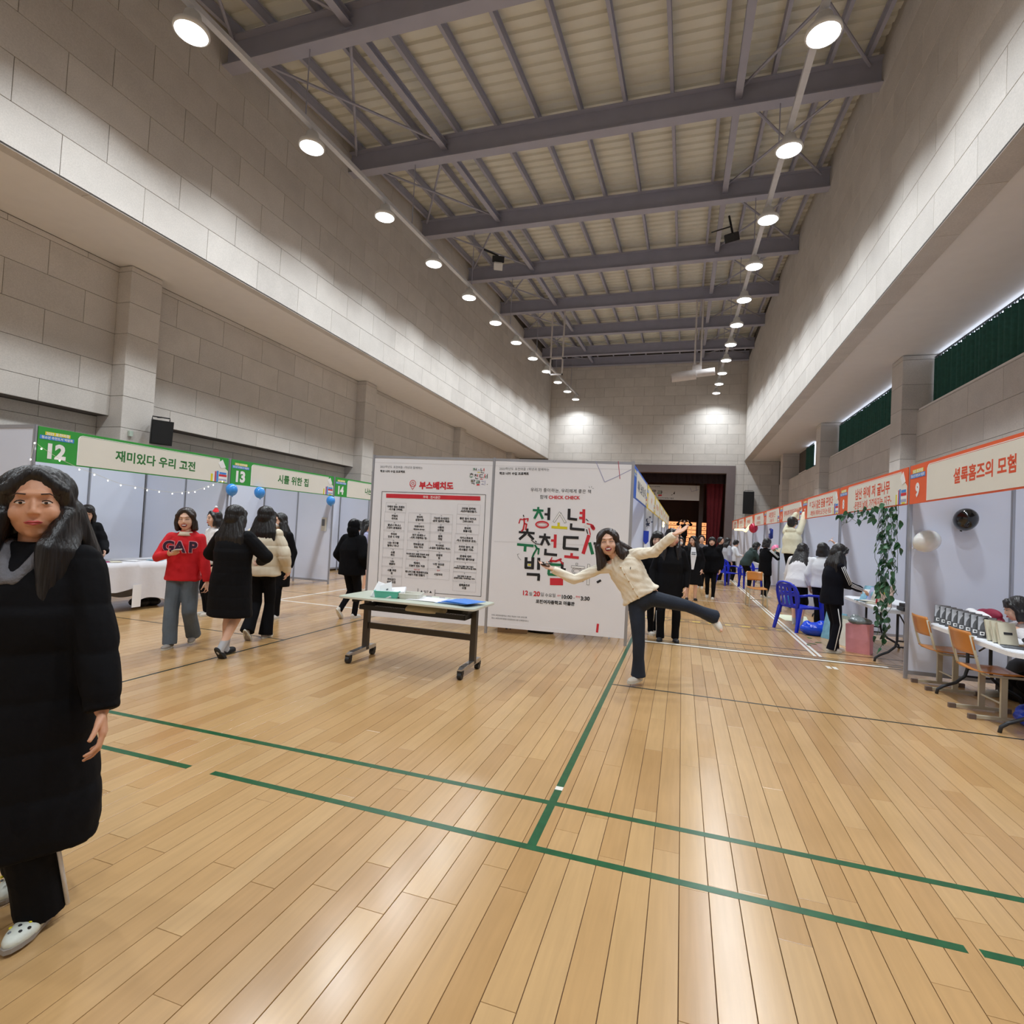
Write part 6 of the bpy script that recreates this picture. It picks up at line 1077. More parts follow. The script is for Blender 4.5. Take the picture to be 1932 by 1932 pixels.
# ---------------------------------------------------------------- white folding tables with arched black legs
M_TWHITE = mat('white_blow_moulded_plastic', (232, 234, 238), 0.45, 0, 0.01, 5, 0.05, 200)
M_LEGK = mat('dark_grey_table_leg', (50, 52, 56), 0.45, 0.3)
def folding_table(loc, rz, label, L=1.8, D=0.75, h=0.73):
    t = thing('folding_table', label, 'table', loc, rz, 'white folding tables')
    MB().prism(rrect(-L / 2, L / 2, -D / 2, D / 2, 0.14, 7), h - 0.045, h - 0.006).prism(rrect(-L / 2 + 0.008, L / 2 - 0.008, -D / 2 + 0.008, D / 2 - 0.008, 0.135, 7), h - 0.006, h).build('tabletop', M_TWHITE, t, kind='stuff' if False else None)
    for s in (-1, 1):
        x = s * (L / 2 - 0.25)
        for q in (-1, 1):
            MB().tube([(x, q * 0.10, h - 0.045), (x, q * 0.10, 0.30), (x, q * 0.12, 0.22), (x + 0.0, q * 0.2, 0.14), (x, q * (D / 2 - 0.08), 0.09), (x, q * (D / 2 - 0.03), 0.05), (x, q * (D / 2 - 0.02), 0.0)], 0.016, 10).build('leg', M_LEGK, t, True)
        MB().tube([(x, -0.10, 0.30), (x, 0.10, 0.30)], 0.011, 8).build('stretcher', M_LEGK, t)
        MB().tube([(x, -0.10, 0.22), (x, 0.10, 0.22)], 0.011, 8).build('stretcher', M_LEGK, t)
        MB().tube([(x, 0, 0.5), (x - s * 0.35, 0, h - 0.05)], 0.009, 6).build('brace', M_LEGK, t)
    return t
folding_table((3.05, 6.42, 0), PI / 2, 'white folding table with the row of black books in the nearest right booth', 1.72, 0.78)
folding_table((2.90, 9.2, 0), PI / 2, 'white folding table partly covered by ivy in the second right booth')
folding_table((3.05, 12.3, 0), PI / 2, 'white folding table behind the girls in the third right booth')
folding_table((3.0, 15.3, 0), PI / 2, 'white folding table under balloons in the fourth right booth')
folding_table((3.0, 21.2, 0), PI / 2, 'white folding table in a far right booth')

# ---------------------------------------------------------------- school chairs with sled feet
M_CWOOD = mat('orange_varnished_plywood', (196, 124, 48), 0.3, 0, 0.12, 3, coat=0.3, stretch=(1, 6, 1))
M_BEIGE_ST = mat('beige_enamelled_steel', (190, 182, 160), 0.4, 0.1)
M_BROWNCAP = mat('brown_plastic_cap', (104, 88, 80), 0.5)
def school_chair(loc, rz, label, sled=True, hh=0.44):
    """faces +y"""
    t = thing('school_chair', label, 'chair', loc, rz, 'wooden school chairs')
    n = 8; vs = []
    for j in range(7):
        y = -0.20 + 0.4 * j / 6
        for i in range(n + 1):
            x = -0.2 + 0.4 * i / n; vs.append((x * (1 - 0.05 * (j > 4)), y, hh - 0.012 * math.cos(x / 0.2 * PI / 2) + 0.012 * (abs(j - 3) / 3) ** 2 - (0.02 if j == 6 else 0)))
    m = MB(); N_ = len(vs); vs += [(a, b_, c - 0.012) for a, b_, c in vs]
    fs = [(j * (n + 1) + i, j * (n + 1) + i + 1, (j + 1) * (n + 1) + i + 1, (j + 1) * (n + 1) + i) for j in range(6) for i in range(n)]
    fs += [tuple(N_ + k for k in f[::-1]) for f in fs]
    bd = [i for i in range(n + 1)] + [j * (n + 1) + n for j in range(1, 7)] + [6 * (n + 1) + i for i in range(n - 1, -1, -1)] + [j * (n + 1) for j in range(5, 0, -1)]
    fs += [(bd[k], bd[(k + 1) % len(bd)], N_ + bd[(k + 1) % len(bd)], N_ + bd[k]) for k in range(len(bd))]
    m.add(vs, fs); m.build('seat', M_CWOOD, t, True)
    vs = []; rows = 6
    for j in range(rows + 1):
        z = hh + 0.15 + 0.21 * j / rows; wv = 0.19 + 0.01 * math.sin(j / rows * PI) - (0.012 if j in (0, rows) else 0)
        for i in range(n + 1):
            x = -wv + 2 * wv * i / n; vs.append((x, -0.235 - 0.05 * (j / rows) - 0.03 * math.cos(x / wv * PI / 2), z))
    N_ = len(vs); vs += [(a, b_ + 0.011, c) for a, b_, c in vs]
    fs = [(j * (n + 1) + i, j * (n + 1) + i + 1, (j + 1) * (n + 1) + i + 1, (j + 1) * (n + 1) + i) for j in range(rows) for i in range(n)]
    fs += [tuple(N_ + k for k in f[::-1]) for f in fs]
    bd = [i for i in range(n + 1)] + [j * (n + 1) + n for j in range(1, rows + 1)] + [rows * (n + 1) + i for i in range(n - 1, -1, -1)] + [j * (n + 1) for j in range(rows - 1, 0, -1)]
    fs += [(bd[k], bd[(k + 1) % len(bd)], N_ + bd[(k + 1) % len(bd)], N_ + bd[k]) for k in range(len(bd))]
    m = MB(); m.add(vs, fs); m.build('backrest', M_CWOOD, t, True)
    for s in (-1, 1):
        MB().tube([(s * 0.185, 0.18, hh - 0.03), (s * 0.185, -0.12, hh - 0.03), (s * 0.185, -0.17, hh - 0.015), (s * 0.185, -0.2, hh + 0.03), (s * 0.185, -0.275, hh + 0.33)], 0.012, 8).build('side_frame', M_BEIGE_ST, t, True)
        MB().box(s * 0.185 - 0.014, s * 0.185 + 0.014, -0.262, -0.25, hh + 0.29, hh + 0.32).build('back_bracket', M_BEIGE_ST, t)
        if sled:
            MB().cbox(s * 0.17 - 0.013, s * 0.17 + 0.013, -0.02, 0.03, 0.04, hh - 0.03).build('leg', M_BEIGE_ST, t)
            MB().cbox(s * 0.17 - 0.012, s * 0.17 + 0.012, -0.24, 0.22, 0.012, 0.042).build('sled_foot', M_BEIGE_ST, t)
            for y in (-0.25, 0.21): MB().cbox(s * 0.17 - 0.016, s * 0.17 + 0.016, y - 0.02, y + 0.04, 0, 0.046).build('foot_cap', M_BROWNCAP, t)
        else:
            for y, y2 in ((-0.17, -0.22), (0.16, 0.2)): MB().tube([(s * 0.185, y, hh - 0.03), (s * 0.195, y2, 0)], 0.012, 8).build('leg', M_BEIGE_ST, t)
    MB().tube([(-0.17, 0.0, 0.16), (0.17, 0.0, 0.16)], 0.009, 8).build('stretcher', M_BEIGE_ST, t)
    return t
school_chair((2.86, 6.35, 0), -PI / 2 + 0.06, 'wooden school chair with beige sled frame, nearest at the book table')
school_chair((2.88, 7.32, 0), -PI / 2 + 0.04, 'wooden school chair with beige sled frame, beside the booth post')
school_chair((1.72, 13.95, 0), PI + 0.1, 'wooden school chair standing alone in the aisle by the white line', False)

# ---------------------------------------------------------------- blue plastic armchairs
M_BLUECH = mat('blue_moulded_plastic', (22, 44, 190), 0.35)
def blue_chair(loc, rz, label):
    """faces +y"""
    t = thing('plastic_armchair', label, 'chair', loc, rz, 'blue plastic armchairs')
    MB().prism([(-0.22, -0.2), (0.22, -0.2), (0.24, 0.2), (0.18, 0.24), (-0.18, 0.24), (-0.24, 0.2)], 0.395, 0.425).build('seat', M_BLUECH, t)
    # rounded backrest with slots: ribs between an arched frame
    def bp(u, v): return (u, -0.21 - 0.1 * v - 0.05 * math.cos(u / 0.26 * PI / 2), 0.42 + 0.43 * v)
    arch = [bp(0.235 * math.cos(a) if 0 else x, v) for x, v in ((-0.2, 0.0), (-0.23, 0.3), (-0.235, 0.6), (-0.2, 0.82), (-0.12, 0.96), (0, 1.0), (0.12, 0.96), (0.2, 0.82), (0.235, 0.6), (0.23, 0.3), (0.2, 0.0))]
    MB().tube(arch, 0.02, 8).build('back_frame', M_BLUECH, t, True)
    m = MB()
    def patch(u0, u1, v0, v1):
        q = 3; vs = [bp(u0 + (u1 - u0) * i / q, v0 + (v1 - v0) * j / q) for j in range(q + 1) for i in range(q + 1)]; N_ = len(vs)
        vs += [(a, b_ + 0.008, c) for a, b_, c in vs]
        fs = [(j * (q + 1) + i, j * (q + 1) + i + 1, (j + 1) * (q + 1) + i + 1, (j + 1) * (q + 1) + i) for j in range(q) for i in range(q)]
        fs += [tuple(N_ + k for k in f[::-1]) for f in fs]
        bd = [i for i in range(q + 1)] + [j * (q + 1) + q for j in range(1, q + 1)] + [q * (q + 1) + i for i in range(q - 1, -1, -1)] + [j * (q + 1) for j in range(q - 1, 0, -1)]
        fs += [(bd[k], bd[(k + 1) % len(bd)], N_ + bd[(k + 1) % len(bd)], N_ + bd[k]) for k in range(len(bd))]
        m.add(vs, fs)
    patch(-0.19, 0.19, 0.78, 0.93); patch(-0.22, 0.22, 0.44, 0.54); patch(-0.21, 0.21, 0.0, 0.08)
    for k in range(5):
        u = -0.19 + 0.095 * k; patch(u - 0.026, u + 0.026, 0.06, 0.46); patch(u - 0.03, u + 0.03, 0.52, 0.8)
    m.build('back_slats', M_BLUECH, t, kind='stuff')
    for s in (-1, 1):
        MB().tube([(s * 0.225, -0.22, 0.62), (s * 0.27, -0.08, 0.64), (s * 0.275, 0.14, 0.63), (s * 0.265, 0.22, 0.60)], 0.022, 8).build('armrest', M_BLUECH, t, True)
        for (a, b_) in (((s * 0.26, 0.21, 0.61), (s * 0.27, 0.27, 0.0)), ((s * 0.22, -0.2, 0.42), (s * 0.25, -0.3, 0.0))):
            m = MB(); d = 0.028
            m.add([(a[0] - d, a[1] - d, a[2]), (a[0] + d, a[1] - d, a[2]), (a[0] + d, a[1] + d, a[2]), (a[0] - d, a[1] + d, a[2]), (b_[0] - d * .7, b_[1] - d * .7, 0), (b_[0] + d * .7, b_[1] - d * .7, 0), (b_[0] + d * .7, b_[1] + d * .7, 0), (b_[0] - d * .7, b_[1] + d * .7, 0)], [(0, 1, 2, 3), (7, 6, 5, 4), (0, 4, 5, 1), (1, 5, 6, 2), (2, 6, 7, 3), (3, 7, 4, 0)])
            m.build('leg', M_BLUECH, t)
    return t
blue_chair((2.03, 10.8, 0), -0.95, 'blue plastic armchair beside the girl in the striped tracksuit')
blue_chair((1.50, 19.6, 0), -2.6, 'blue plastic armchair far down the aisle, left of a pair')
blue_chair((2.12, 19.0, 0), -2.9, 'blue plastic armchair far down the aisle, right of a pair')

# ---------------------------------------------------------------- books and objects on the right tables
M_BKBLACK = mat('black_book_cover', (42, 42, 46), 0.4); M_BKGREY = mat('grey_photo_print', (158, 160, 166), 0.45, 0, 0.35, 14); M_BKCREAM = mat('cream_book_cover', (214, 208, 184), 0.5)
def book(loc, rz, tilt, w, h, d, cover, label, group=None, figure=True, face='cover'):
    """upright book leaning back; its cover faces -y before turning"""
    t = thing('book', label, 'book', loc, rz, group); t.rotation_euler = (0, 0, 0)
    t.matrix_basis = Matrix.Translation(loc) @ Matrix.Rotation(rz, 4, 'Z') @ Matrix.Rotation(-tilt, 4, 'X')
    MB().box(-w / 2, w / 2, -d / 2, -d / 2 + 0.002, 0, h).box(-w / 2, w / 2, d / 2 - 0.002, d / 2, 0, h).box(-w / 2, -w / 2 + 0.002, -d / 2, d / 2, 0, h).build('cover', cover, t, kind='stuff' if False else None)
    MB().box(-w / 2 + 0.002, w / 2 - 0.003, -d / 2 + 0.002, d / 2 - 0.002, 0.003, h - 0.003).build('pages', M_PAPER, t)
    if figure:
        MB().box(-w / 2 + 0.004, w / 2 - 0.004, -d / 2 - 0.0006, -d / 2, h * 0.34, h * 0.985).build('photo_print', M_BKGREY, t)
        m = MB(); F = Matrix.Translation((0, -d / 2 - 0.0008, 0)) @ Matrix(((1, 0, 0, 0), (0, 0, -1, 0), (0, 1, 0, 0), (0, 0, 0, 1)))
        m.prism([((x - 0.26) * w, z * h) for x, z in ((-0.12, 0.34), (-0.10, 0.52), (-0.02, 0.66), (0.07, 0.76), (0.03, 0.86), (0.11, 0.95), (0.26, 0.96), (0.35, 0.87), (0.31, 0.76), (0.42, 0.68), (0.48, 0.5), (0.48, 0.34))], 0, 0.0006, F); m.build('figure_print', M_BKBLACK, t)
        MB().box(-w * 0.36, -w * 0.12, -d / 2 - 0.001, -d / 2, h * 0.10, h * 0.26).build('label_print', M_IW, t)
        MB().box(-w * 0.31, -w * 0.17, -d / 2 - 0.0014, -d / 2 - 0.001, h * 0.14, h * 0.22).build('emblem_print', M_BKBLACK, t)
    return t
ords = ['farthest', 'second', 'third', 'fourth', 'fifth', 'sixth', 'seventh', 'nearest']
for i in range(8):
    y = 7.24 - i * 0.134
    book((2.79, y, 0.733), 0.30 - PI / 2 + 0.85, 0.50, 0.140, 0.215, 0.022, M_BKBLACK, 'black and grey book leaning back, %s of eight on the white table' % ords[i], 'black books on the white table')
for i, lab in enumerate(('slim cream book leaning after the black ones', 'cream book with a dark title strip leaning in the middle', 'thick cream book leaning nearest to the seated person')):
    b_ = book((2.80, 6.16 - 0.10 * i, 0.733), 1.2 - PI / 2 + 0.3, 0.42, 0.13, 0.20, 0.02 + 0.012 * i, M_BKCREAM, lab, 'cream books on the white table', False)
    MB().box(-0.03, 0.03, -0.012 - 0.006 * i - 0.004, -0.01 - 0.006 * i, 0.09, 0.11).build('title_print', M_IK, b_)
for i, (x, y, r_, m_, lab) in enumerate([(2.98, 6.0, 0.4, mat('tan_paper', (190, 160, 120), 0.7), 'open tan notebook behind the cream books'), (2.82, 5.86, -0.3, M_IG, 'grey printed leaflet at the table edge'), (3.0, 5.78, 0.2, M_PAPER, 'white printed leaflet beside the seated person'), (2.95, 5.7, 0.9, M_LAV, 'pale printed leaflet in a clear sleeve')]):
    t = thing('leaflet', lab, 'paper', (x, y, 0.734 + i * 0.0015), r_); MB().box(-0.11, 0.11, -0.08, 0.08, 0, 0.0012).build('sheet', m_, t)
    for k in range(4): MB().box(-0.09, 0.07 - 0.02 * (k % 2), -0.06 + k * 0.03, -0.052 + k * 0.03, 0.0012, 0.0015).build('print_line', M_IK, t)
# maroon drawstring sack
def blob(parts, name, m, parent, voxel=0.012, smooth=3, fn=None, **k):
    """one continuous surface from overlapping closed pieces collected in an MB"""
    o = parts.build('tmp', m); md = o.modifiers.new('r', 'REMESH'); md.mode = 'VOXEL'; md.voxel_size = voxel; md.use_smooth_shade = True
    if smooth: ms = o.modifiers.new('s', 'SMOOTH'); ms.factor = 0.5; ms.iterations = smooth
    BLOBS.append((o, name, m, parent, fn, k)); return o
BLOBS = []
t = thing('drawstring_sack', 'maroon and white sack slumped behind the black books', 'sack', (3.12, 7.0, 0.733))
M_MAROON = mat('maroon_fabric', (140, 24, 58), 0.7, 0, 0.1, 12, 0.3, 40)
m = MB(); m.ell((0, 0.0, 0.09), (0.11, 0.2, 0.10)); m.ell((0, -0.16, 0.06), (0.1, 0.14, 0.07)); m.ell((0.02, 0.12, 0.16), (0.07, 0.14, 0.05)); m.ell((0, -0.05, 0.17), (0.06, 0.16, 0.06)); blob(m, 'sack_body', M_MAROON, t)
m = MB(); m.ell((-0.05, 0.05, 0.15), (0.07, 0.19, 0.035)); m.ell((-0.06, -0.07, 0.12), (0.06, 0.10, 0.05)); m.ell((-0.08, 0.2, 0.16), (0.05, 0.06, 0.04)); blob(m, 'white_lining', M_PAPER, t)
t = thing('dark_cloth', 'black cloth pouch lying on the table in front of the seated person', 'cloth', (3.02, 6.02, 0.737)); m = MB(); m.ell((0, 0, 0.03), (0.07, 0.16, 0.035)); m.ell((0.02, 0.1, 0.03), (0.06, 0.1, 0.03)); blob(m, 'pouch', M_BLACK, t)
# things under the near table
t = thing('blue_plastic_sack', 'crumpled blue plastic sack under the near white table', 'sack', (3.1, 6.15, 0)); M_BFILM = mat('blue_film', (20, 70, 210), 0.2, 0, 0.1, 6, 0.8, 14)
m = MB(); m.ell((0, 0, 0.06), (0.14, 0.22, 0.08)); m.ell((0, 0.12, 0.08), (0.09, 0.1, 0.09)); blob(m, 'sack_body', M_BFILM, t)
for (x, y, lab) in ((3.28, 6.05, 'black backpack on the floor under the near table'), (3.5, 7.2, 'black backpack against the wall panel under the far end of the near table')):
    t = thing('backpack', lab, 'backpack', (x, y, 0)); m = MB(); m.loft([((0, 0, z), (1, 0, 0), (0, 1, 0), a, b_) for z, a, b_ in ((0.0, .13, .15), (0.05, .15, .18), (0.25, .14, .17), (0.38, .1, .13), (0.43, .05, .07))], 18); m.build('pack_body', M_BLACK, t, True)
    MB().cbox(-.18, -.1, -.1, .1, .05, .2, .01).build('front_pocket', M_BLACK, t); MB().tube([(0, -.03, .42), (0, 0, .47), (0, .03, .42)], .008, 6).build('carry_loop', M_BLACK, t)
def shoe(loc, rz, label, m_, sole=None, group_name=None):
    t = thing('shoe', label, 'shoe', loc, rz, group_name); m = MB()
    m.ell((0, 0.05, 0.035), (0.045, 0.10, 0.035)); m.ell((0, -0.07, 0.045), (0.036, 0.06, 0.045)); m.box(-0.035, 0.035, -0.11, 0.1, 0.005, 0.03); blob(m, 'upper', m_, t, 0.008)
    MB().prism([(0.045 * math.sin(a) * (1.05 if math.cos(a) > 0 else .85), 0.02 + 0.14 * math.cos(a)) for a in [k * PI / 8 for k in range(16)]], 0, 0.018).build('sole', sole or M_OFFW, t)
    return t
shoe((3.3, 7.25, 0), 1.9, 'pale shoe under the near table, farther back', M_OFFW); shoe((3.35, 6.75, 0), 2.2, 'black and white trainer under the near table', M_BLACK); shoe((3.55, 6.9, 0), 2.0, 'black shoe behind the trainer under the near table', M_BLACK)
# second booth: books and cards on the table
def leaning(loc, rz, tilt, w, h, d, m_, label, name='book', cat='book', group_name=None):
    t = thing(name, label, cat, loc, rz, group_name); t.matrix_basis = Matrix.Translation(loc) @ Matrix.Rotation(rz, 4, 'Z') @ Matrix.Rotation(-tilt, 4, 'X')
    MB().cbox(-w / 2, w / 2, -d / 2, d / 2, 0, h, 0.002).build('cover', m_, t); return t
M_TEALB = mat('teal_print', (120, 170, 190), 0.5, 0, 0.3, 14); M_PINKC = mat('pink_beige_board', (214, 186, 172), 0.7); M_RDB = mat('red_book', (180, 40, 50), 0.5)
a = leaning((2.68, 9.42, 0.733), -PI / 2 + 0.9, 0.7, 0.2, 0.27, 0.02, M_TEALB, 'teal picture book leaning at the hands of the tracksuit girl'); MB().box(-0.08, 0.02, -0.0112, -0.0102, 0.12, 0.2).build('print_block', M_IW, a); MB().box(-0.02, 0.07, -0.0112, -0.0102, 0.04, 0.09).build('print_block', M_IB, a)
a = leaning((2.72, 9.26, 0.733), -PI / 2 + 0.9, 0.7, 0.2, 0.26, 0.02, M_LAV, 'lavender picture book leaning behind the teal one'); MB().box(-0.07, 0.05, -0.0112, -0.0102, 0.1, 0.17).build('print_block', M_TEALB, a)
a = leaning((2.72, 9.12, 0.733), -PI / 2 + 0.9, 0.7, 0.18, 0.22, 0.02, M_OFFW, 'white picture book leaning on the lavender one')
a = leaning((2.70, 8.86, 0.733), -PI / 2 + 0.7, 0.15, 0.15, 0.24, 0.03, M_RDB, 'red book standing beside the beige board'); MB().box(-0.05, 0.0, -0.0165, -0.0152, 0.02, 0.16).build('print_block', M_OFFW, a)
a = leaning((2.68, 8.70, 0.733), -PI / 2 + 0.7, 0.28, 0.19, 0.29, 0.008, M_PINKC, 'beige pink board with yellow sticky notes and a leaf', 'display_card', 'card')
MB().box(-0.06, 0.0, -0.006, -0.004, 0.17, 0.215).build('sticky_note', M_IY, a); MB().box(-0.085, -0.01, -0.006, -0.004, 0.23, 0.255).build('sticky_note', M_IY, a)
for i in range(3):
    t = thing('flat_book', ['pale blue book lying flat by the table edge', 'white book lying flat over the pale blue one', 'cream book lying flat beside them'][i], 'book', (2.62 + 0.02 * i, 9.3 - 0.17 * i, 0.733 + 0.014 * (i == 1)), 0.5 + 0.3 * i); MB().cbox(-0.08, 0.08, -0.11, 0.11, 0, 0.013, 0.002).build('cover', [M_TEALB, M_OFFW, M_BKCREAM][i], t)
t = thing('black_box', 'small black case standing on the second table by the booth wall', 'case', (2.85, 8.33, 0.733)); MB().cbox(-0.1, 0.1, -0.12, 0.12, 0, 0.05).build('case_body', M_BLACK, t); MB().box(-0.08, 0.1, -0.1, 0.1, 0.05, 0.09).build('case_lid', M_BLACK, t)
t = thing('paper_carrier', 'pink paper carrier with crumpled top standing under the second table', 'sack', (2.52, 9.12, 0), -0.5); M_PCARR = mat('pink_paper', (236, 160, 168), 0.7, 0, 0.06, 8, 0.25, 9)
m = MB(); m.add([(-0.15, -0.09, 0), (0.15, -0.09, 0), (0.15, 0.09, 0), (-0.15, 0.09, 0), (-0.155, -0.1, 0.2), (0.15, -0.11, 0.2), (0.15, 0.1, 0.2), (-0.15, 0.1, 0.2), (-0.16, -0.1, 0.40), (0.14, -0.1, 0.43), (0.15, 0.1, 0.42), (-0.15, 0.1, 0.41), (-0.12, -0.06, 0.38), (0.11, -0.06, 0.39), (0.11, 0.06, 0.39), (-0.12, 0.06, 0.38)], [(3, 2, 1, 0)] + [(a * 4 + i, a * 4 + (i + 1) % 4, a * 4 + 4 + (i + 1) % 4, a * 4 + 4 + i) for a in range(3) for i in range(4)] + [(12, 13, 14, 15)]); m.build('sack_body', M_PCARR, t)
t = thing('clear_sack', 'crumpled clear grey plastic sack on top of the pink paper carrier', 'sack', (2.52, 9.12, 0.40)); m = MB(); m.ell((0, 0, 0.05), (0.16, 0.13, 0.06)); m.ell((-0.05, 0.05, 0.09), (0.07, 0.06, 0.05)); blob(m, 'sack_body', mat('grey_film', (130, 140, 142), 0.2, 0, 0.1, 9, 0.9, 16), t)
for i, (x, y, w, h, m_, lab) in enumerate([(2.36, 10.02, 0.42, 0.46, M_TEALB, 'pale teal picture board leaning against the table'), (2.44, 9.75, 0.40, 0.44, mat('grey_green_print', (150, 158, 146), 0.6, 0, 0.3, 12), 'grey green picture board leaning beside the teal one'), (2.46, 9.52, 0.34, 0.4, M_OFFW, 'white board leaning next to the pink carrier')]):
    leaning((x, y, 0), -PI / 2 + 0.5, 0.22, w, h, 0.012, m_, lab, 'picture_board', 'board', 'boards leaning on the table')
t = thing('blue_plastic_sack', 'blue plastic sack on the floor behind the tracksuit girl', 'sack', (2.2, 10.35, 0)); m = MB(); m.ell((0, 0, 0.1), (0.24, 0.16, 0.12)); m.ell((0.1, 0, 0.16), (0.1, 0.1, 0.1)); m.ell((-0.12, 0, 0.14), (0.08, 0.08, 0.1)); blob(m, 'sack_body', M_BFILM, t)
t = thing('floor_sheet', 'large pale sheet of paper on the floor behind the blue chair', 'paper', (2.22, 12.3, 0.002), 0.0); MB().prism([(-0.3, 0.5), (-0.22, -0.4), (0.2, -0.42), (0.33, 0.5)], 0, 0.003).build('sheet', mat('pale_yellow_paper', (222, 226, 200), 0.7), t)
for i, (x, y, r_) in enumerate([(2.05, 10.0, 0.3), (1.98, 9.45, 1.2), (2.1, 9.62, 2.0), (2.25, 9.4, 0.8), (1.9, 9.3, 0.1)]):
    t = thing('fallen_leaf', 'green leaf fallen on the floor, %s of five by the white line' % ['farthest', 'second', 'third', 'fourth', 'nearest'][i], 'leaf', (x, y, 0.003), r_, 'fallen leaves'); MB().prism([(0, -0.06), (0.03, -0.02), (0.025, 0.03), (0, 0.07), (-0.025, 0.03), (-0.03, -0.02)], 0, 0.002).build('blade', mat('ivy_leaf_fallen', (70, 90, 40), 0.6), t)
# ---------------------------------------------------------------- ivy garland
M_LEAF = mat('ivy_leaf', (38, 86, 52), 0.4, 0, 0.15, 9, objrand=0.35); M_VINE = mat('ivy_vine', (60, 84, 50), 0.7)
iv = thing('ivy_garland', 'artificial green ivy hanging from the second right booth down to the floor', 'plant', (2.54, 8.2, 0))
lm = MB(); o2 = [(0, -0.055), (0.016, -0.05), (0.034, -0.03), (0.04, -0.008), (0.03, 0.02), (0.013, 0.042), (0, 0.065)]
vs = [(x, y, -0.012 * (x / 0.04) ** 2 + 0.006 * math.sin(y * 40)) for x, y in o2] + [(-x, y, -0.012 * (x / 0.04) ** 2 + 0.006 * math.sin(y * 40)) for x, y in o2[1:-1]]
fs = [(0, 1, 7)] + [(i, i + 1, i + 7, i + 6) for i in range(1, 5)] + [(5, 6, 11)]
lm.add(vs, fs); lm = lm.mesh('leaf', M_LEAF, True)
r = random.Random(21); strands = []
strands.append(([(-0.02, 0.42 + 0.11 * i, 2.05 - 0.05 * abs(math.sin(i * 0.8))) for i in range(17)], 0.9))
strands.append(([(-0.03, 0.42 + 0.13 * i, 1.97 - 0.07 * abs(math.cos(i * 0.6))) for i in range(13)], 0.75))
for (y, zb, ds) in ((0.02, 0.12, 1.2), (0.12, 0.75, 1.1), (0.22, 0.95, 0.9), (0.30, 1.0, 0.6), (-0.05, 0.3, 0.7), (-0.13, 0.85, 0.7), (-0.22, 0.5, 0.6), (-0.30, 0.95, 0.6), (0.17, 0.3, 0.6), (-0.37, 0.9, 0.5)):
    pts = []; z = 2.07
    while z > zb: pts.append((r.uniform(-0.03, 0.03) - 0.01, y + 0.03 * math.sin(z * 4 + y * 30), z)); z -= 0.085
    strands.append((pts, ds))
nleaf = 0
for pts, ds in strands:
    MB().tube(pts, 0.003, 5).build('vine', M_VINE, iv)
    for p in pts:
        for q in range(2):
            if nleaf >= 298 or r.random() > ds * (0.95 if q == 0 else 0.42): continue
            v = Vector(p) + Vector((r.uniform(-0.04, 0.02), r.uniform(-0.06, 0.06), r.uniform(-0.05, 0.03)))
            inst(lm, 'leaf', iv, M=Matrix.Translation(v) @ Matrix.Rotation(r.uniform(-1.1, 0.7) - PI / 2, 4, 'Z') @ Matrix.Rotation(r.uniform(1.0, 1.9), 4, 'X') @ Matrix.Rotation(r.uniform(-0.9, 0.9) + PI, 4, 'Z') @ Matrix.Scale(r.uniform(0.7, 1.05), 4)); nleaf += 1

# ---------------------------------------------------------------- balloons
def balloon(loc, r_, m_, label, tilt=(0, 0), group_name=None, tie=None):
    t = thing('balloon', label, 'balloon', loc, 0, group_name); t.rotation_euler = (tilt[0], tilt[1], 0)
    m = MB(); rings = []
    for k in range(13):
        a = PI * k / 12; z = -math.cos(a) * r_ * 1.08; rr = math.sin(a) * r_ * (1 - 0.12 * (1 - k / 12)) 
        rings.append(((0, 0, z), (1, 0, 0), (0, 1, 0), max(rr, 0.004), max(rr, 0.004)))
    m.loft(rings, 24); m.build('balloon_skin', m_, t, True)
    MB().loft([((0, 0, -r_ * 1.08), (1, 0, 0), (0, 1, 0), 0.005, 0.005), ((0, 0, -r_ * 1.08 - 0.015), (1, 0, 0), (0, 1, 0), 0.014, 0.014)], 8).build('knot', m_, t)
    return t
M_BB = mat('black_balloon', (14, 14, 16), 0.12, coat=0.5); M_WB = mat('white_balloon', (228, 228, 226), 0.2, coat=0.4, subsurf=0.2); M_SB = mat('sky_blue_balloon', (60, 150, 236), 0.2, coat=0.4)
balloon((3.10, 7.52, 1.91), 0.125, M_BB, 'black balloon fixed to the booth wall under the sign', (0, 1.2) if False else (0.5, 0.1))
balloon((2.72, 7.50, 1.64), 0.132, M_WB, 'white balloon beside the booth post', (0.3, 0.9))
for i, (x, y, z, lab) in enumerate([(-7.8, 7.84, 1.97, 'blue balloon hidden behind the end of the first green sign'), (-7.8, 8.52, 1.97, 'blue balloon under the second green sign, near its number'), (-7.78, 10.72, 1.95, 'blue balloon at the far end of the second green sign')]):
    balloon((x, y, z), 0.105, M_SB, lab, (0.2, 0), 'blue balloons on the left row')
balloon((2.60, 17.3, 1.30), 0.14, mat('pink_balloon', (246, 130, 170), 0.25), 'pink balloon between two girls in the right row', (0, 0)) 
balloon((2.55, 22.3, 2.0), 0.17, mat('red_foil', (190, 40, 70), 0.15, 0.3), 'shiny red foil balloon on a far right booth')
for i, (y, z, c, lab) in enumerate([(19.2, 1.78, (30, 60, 160), 'dark blue letter balloon in a right booth'), (20.4, 1.75, (120, 210, 225), 'pale turquoise letter balloon in a right booth')]):
    t = thing('letter_balloon', lab, 'balloon', (2.72, y, z)); cc = mat('letter_foil_%d' % i, c, 0.2, 0.2); MB().tube([(0, 0.1, 0.14), (0, -0.12, 0.12), (0, -0.13, -0.12), (0, 0.1, -0.14), (0, 0.12, 0)], 0.05, 8).build('letter_body', cc, t, True)
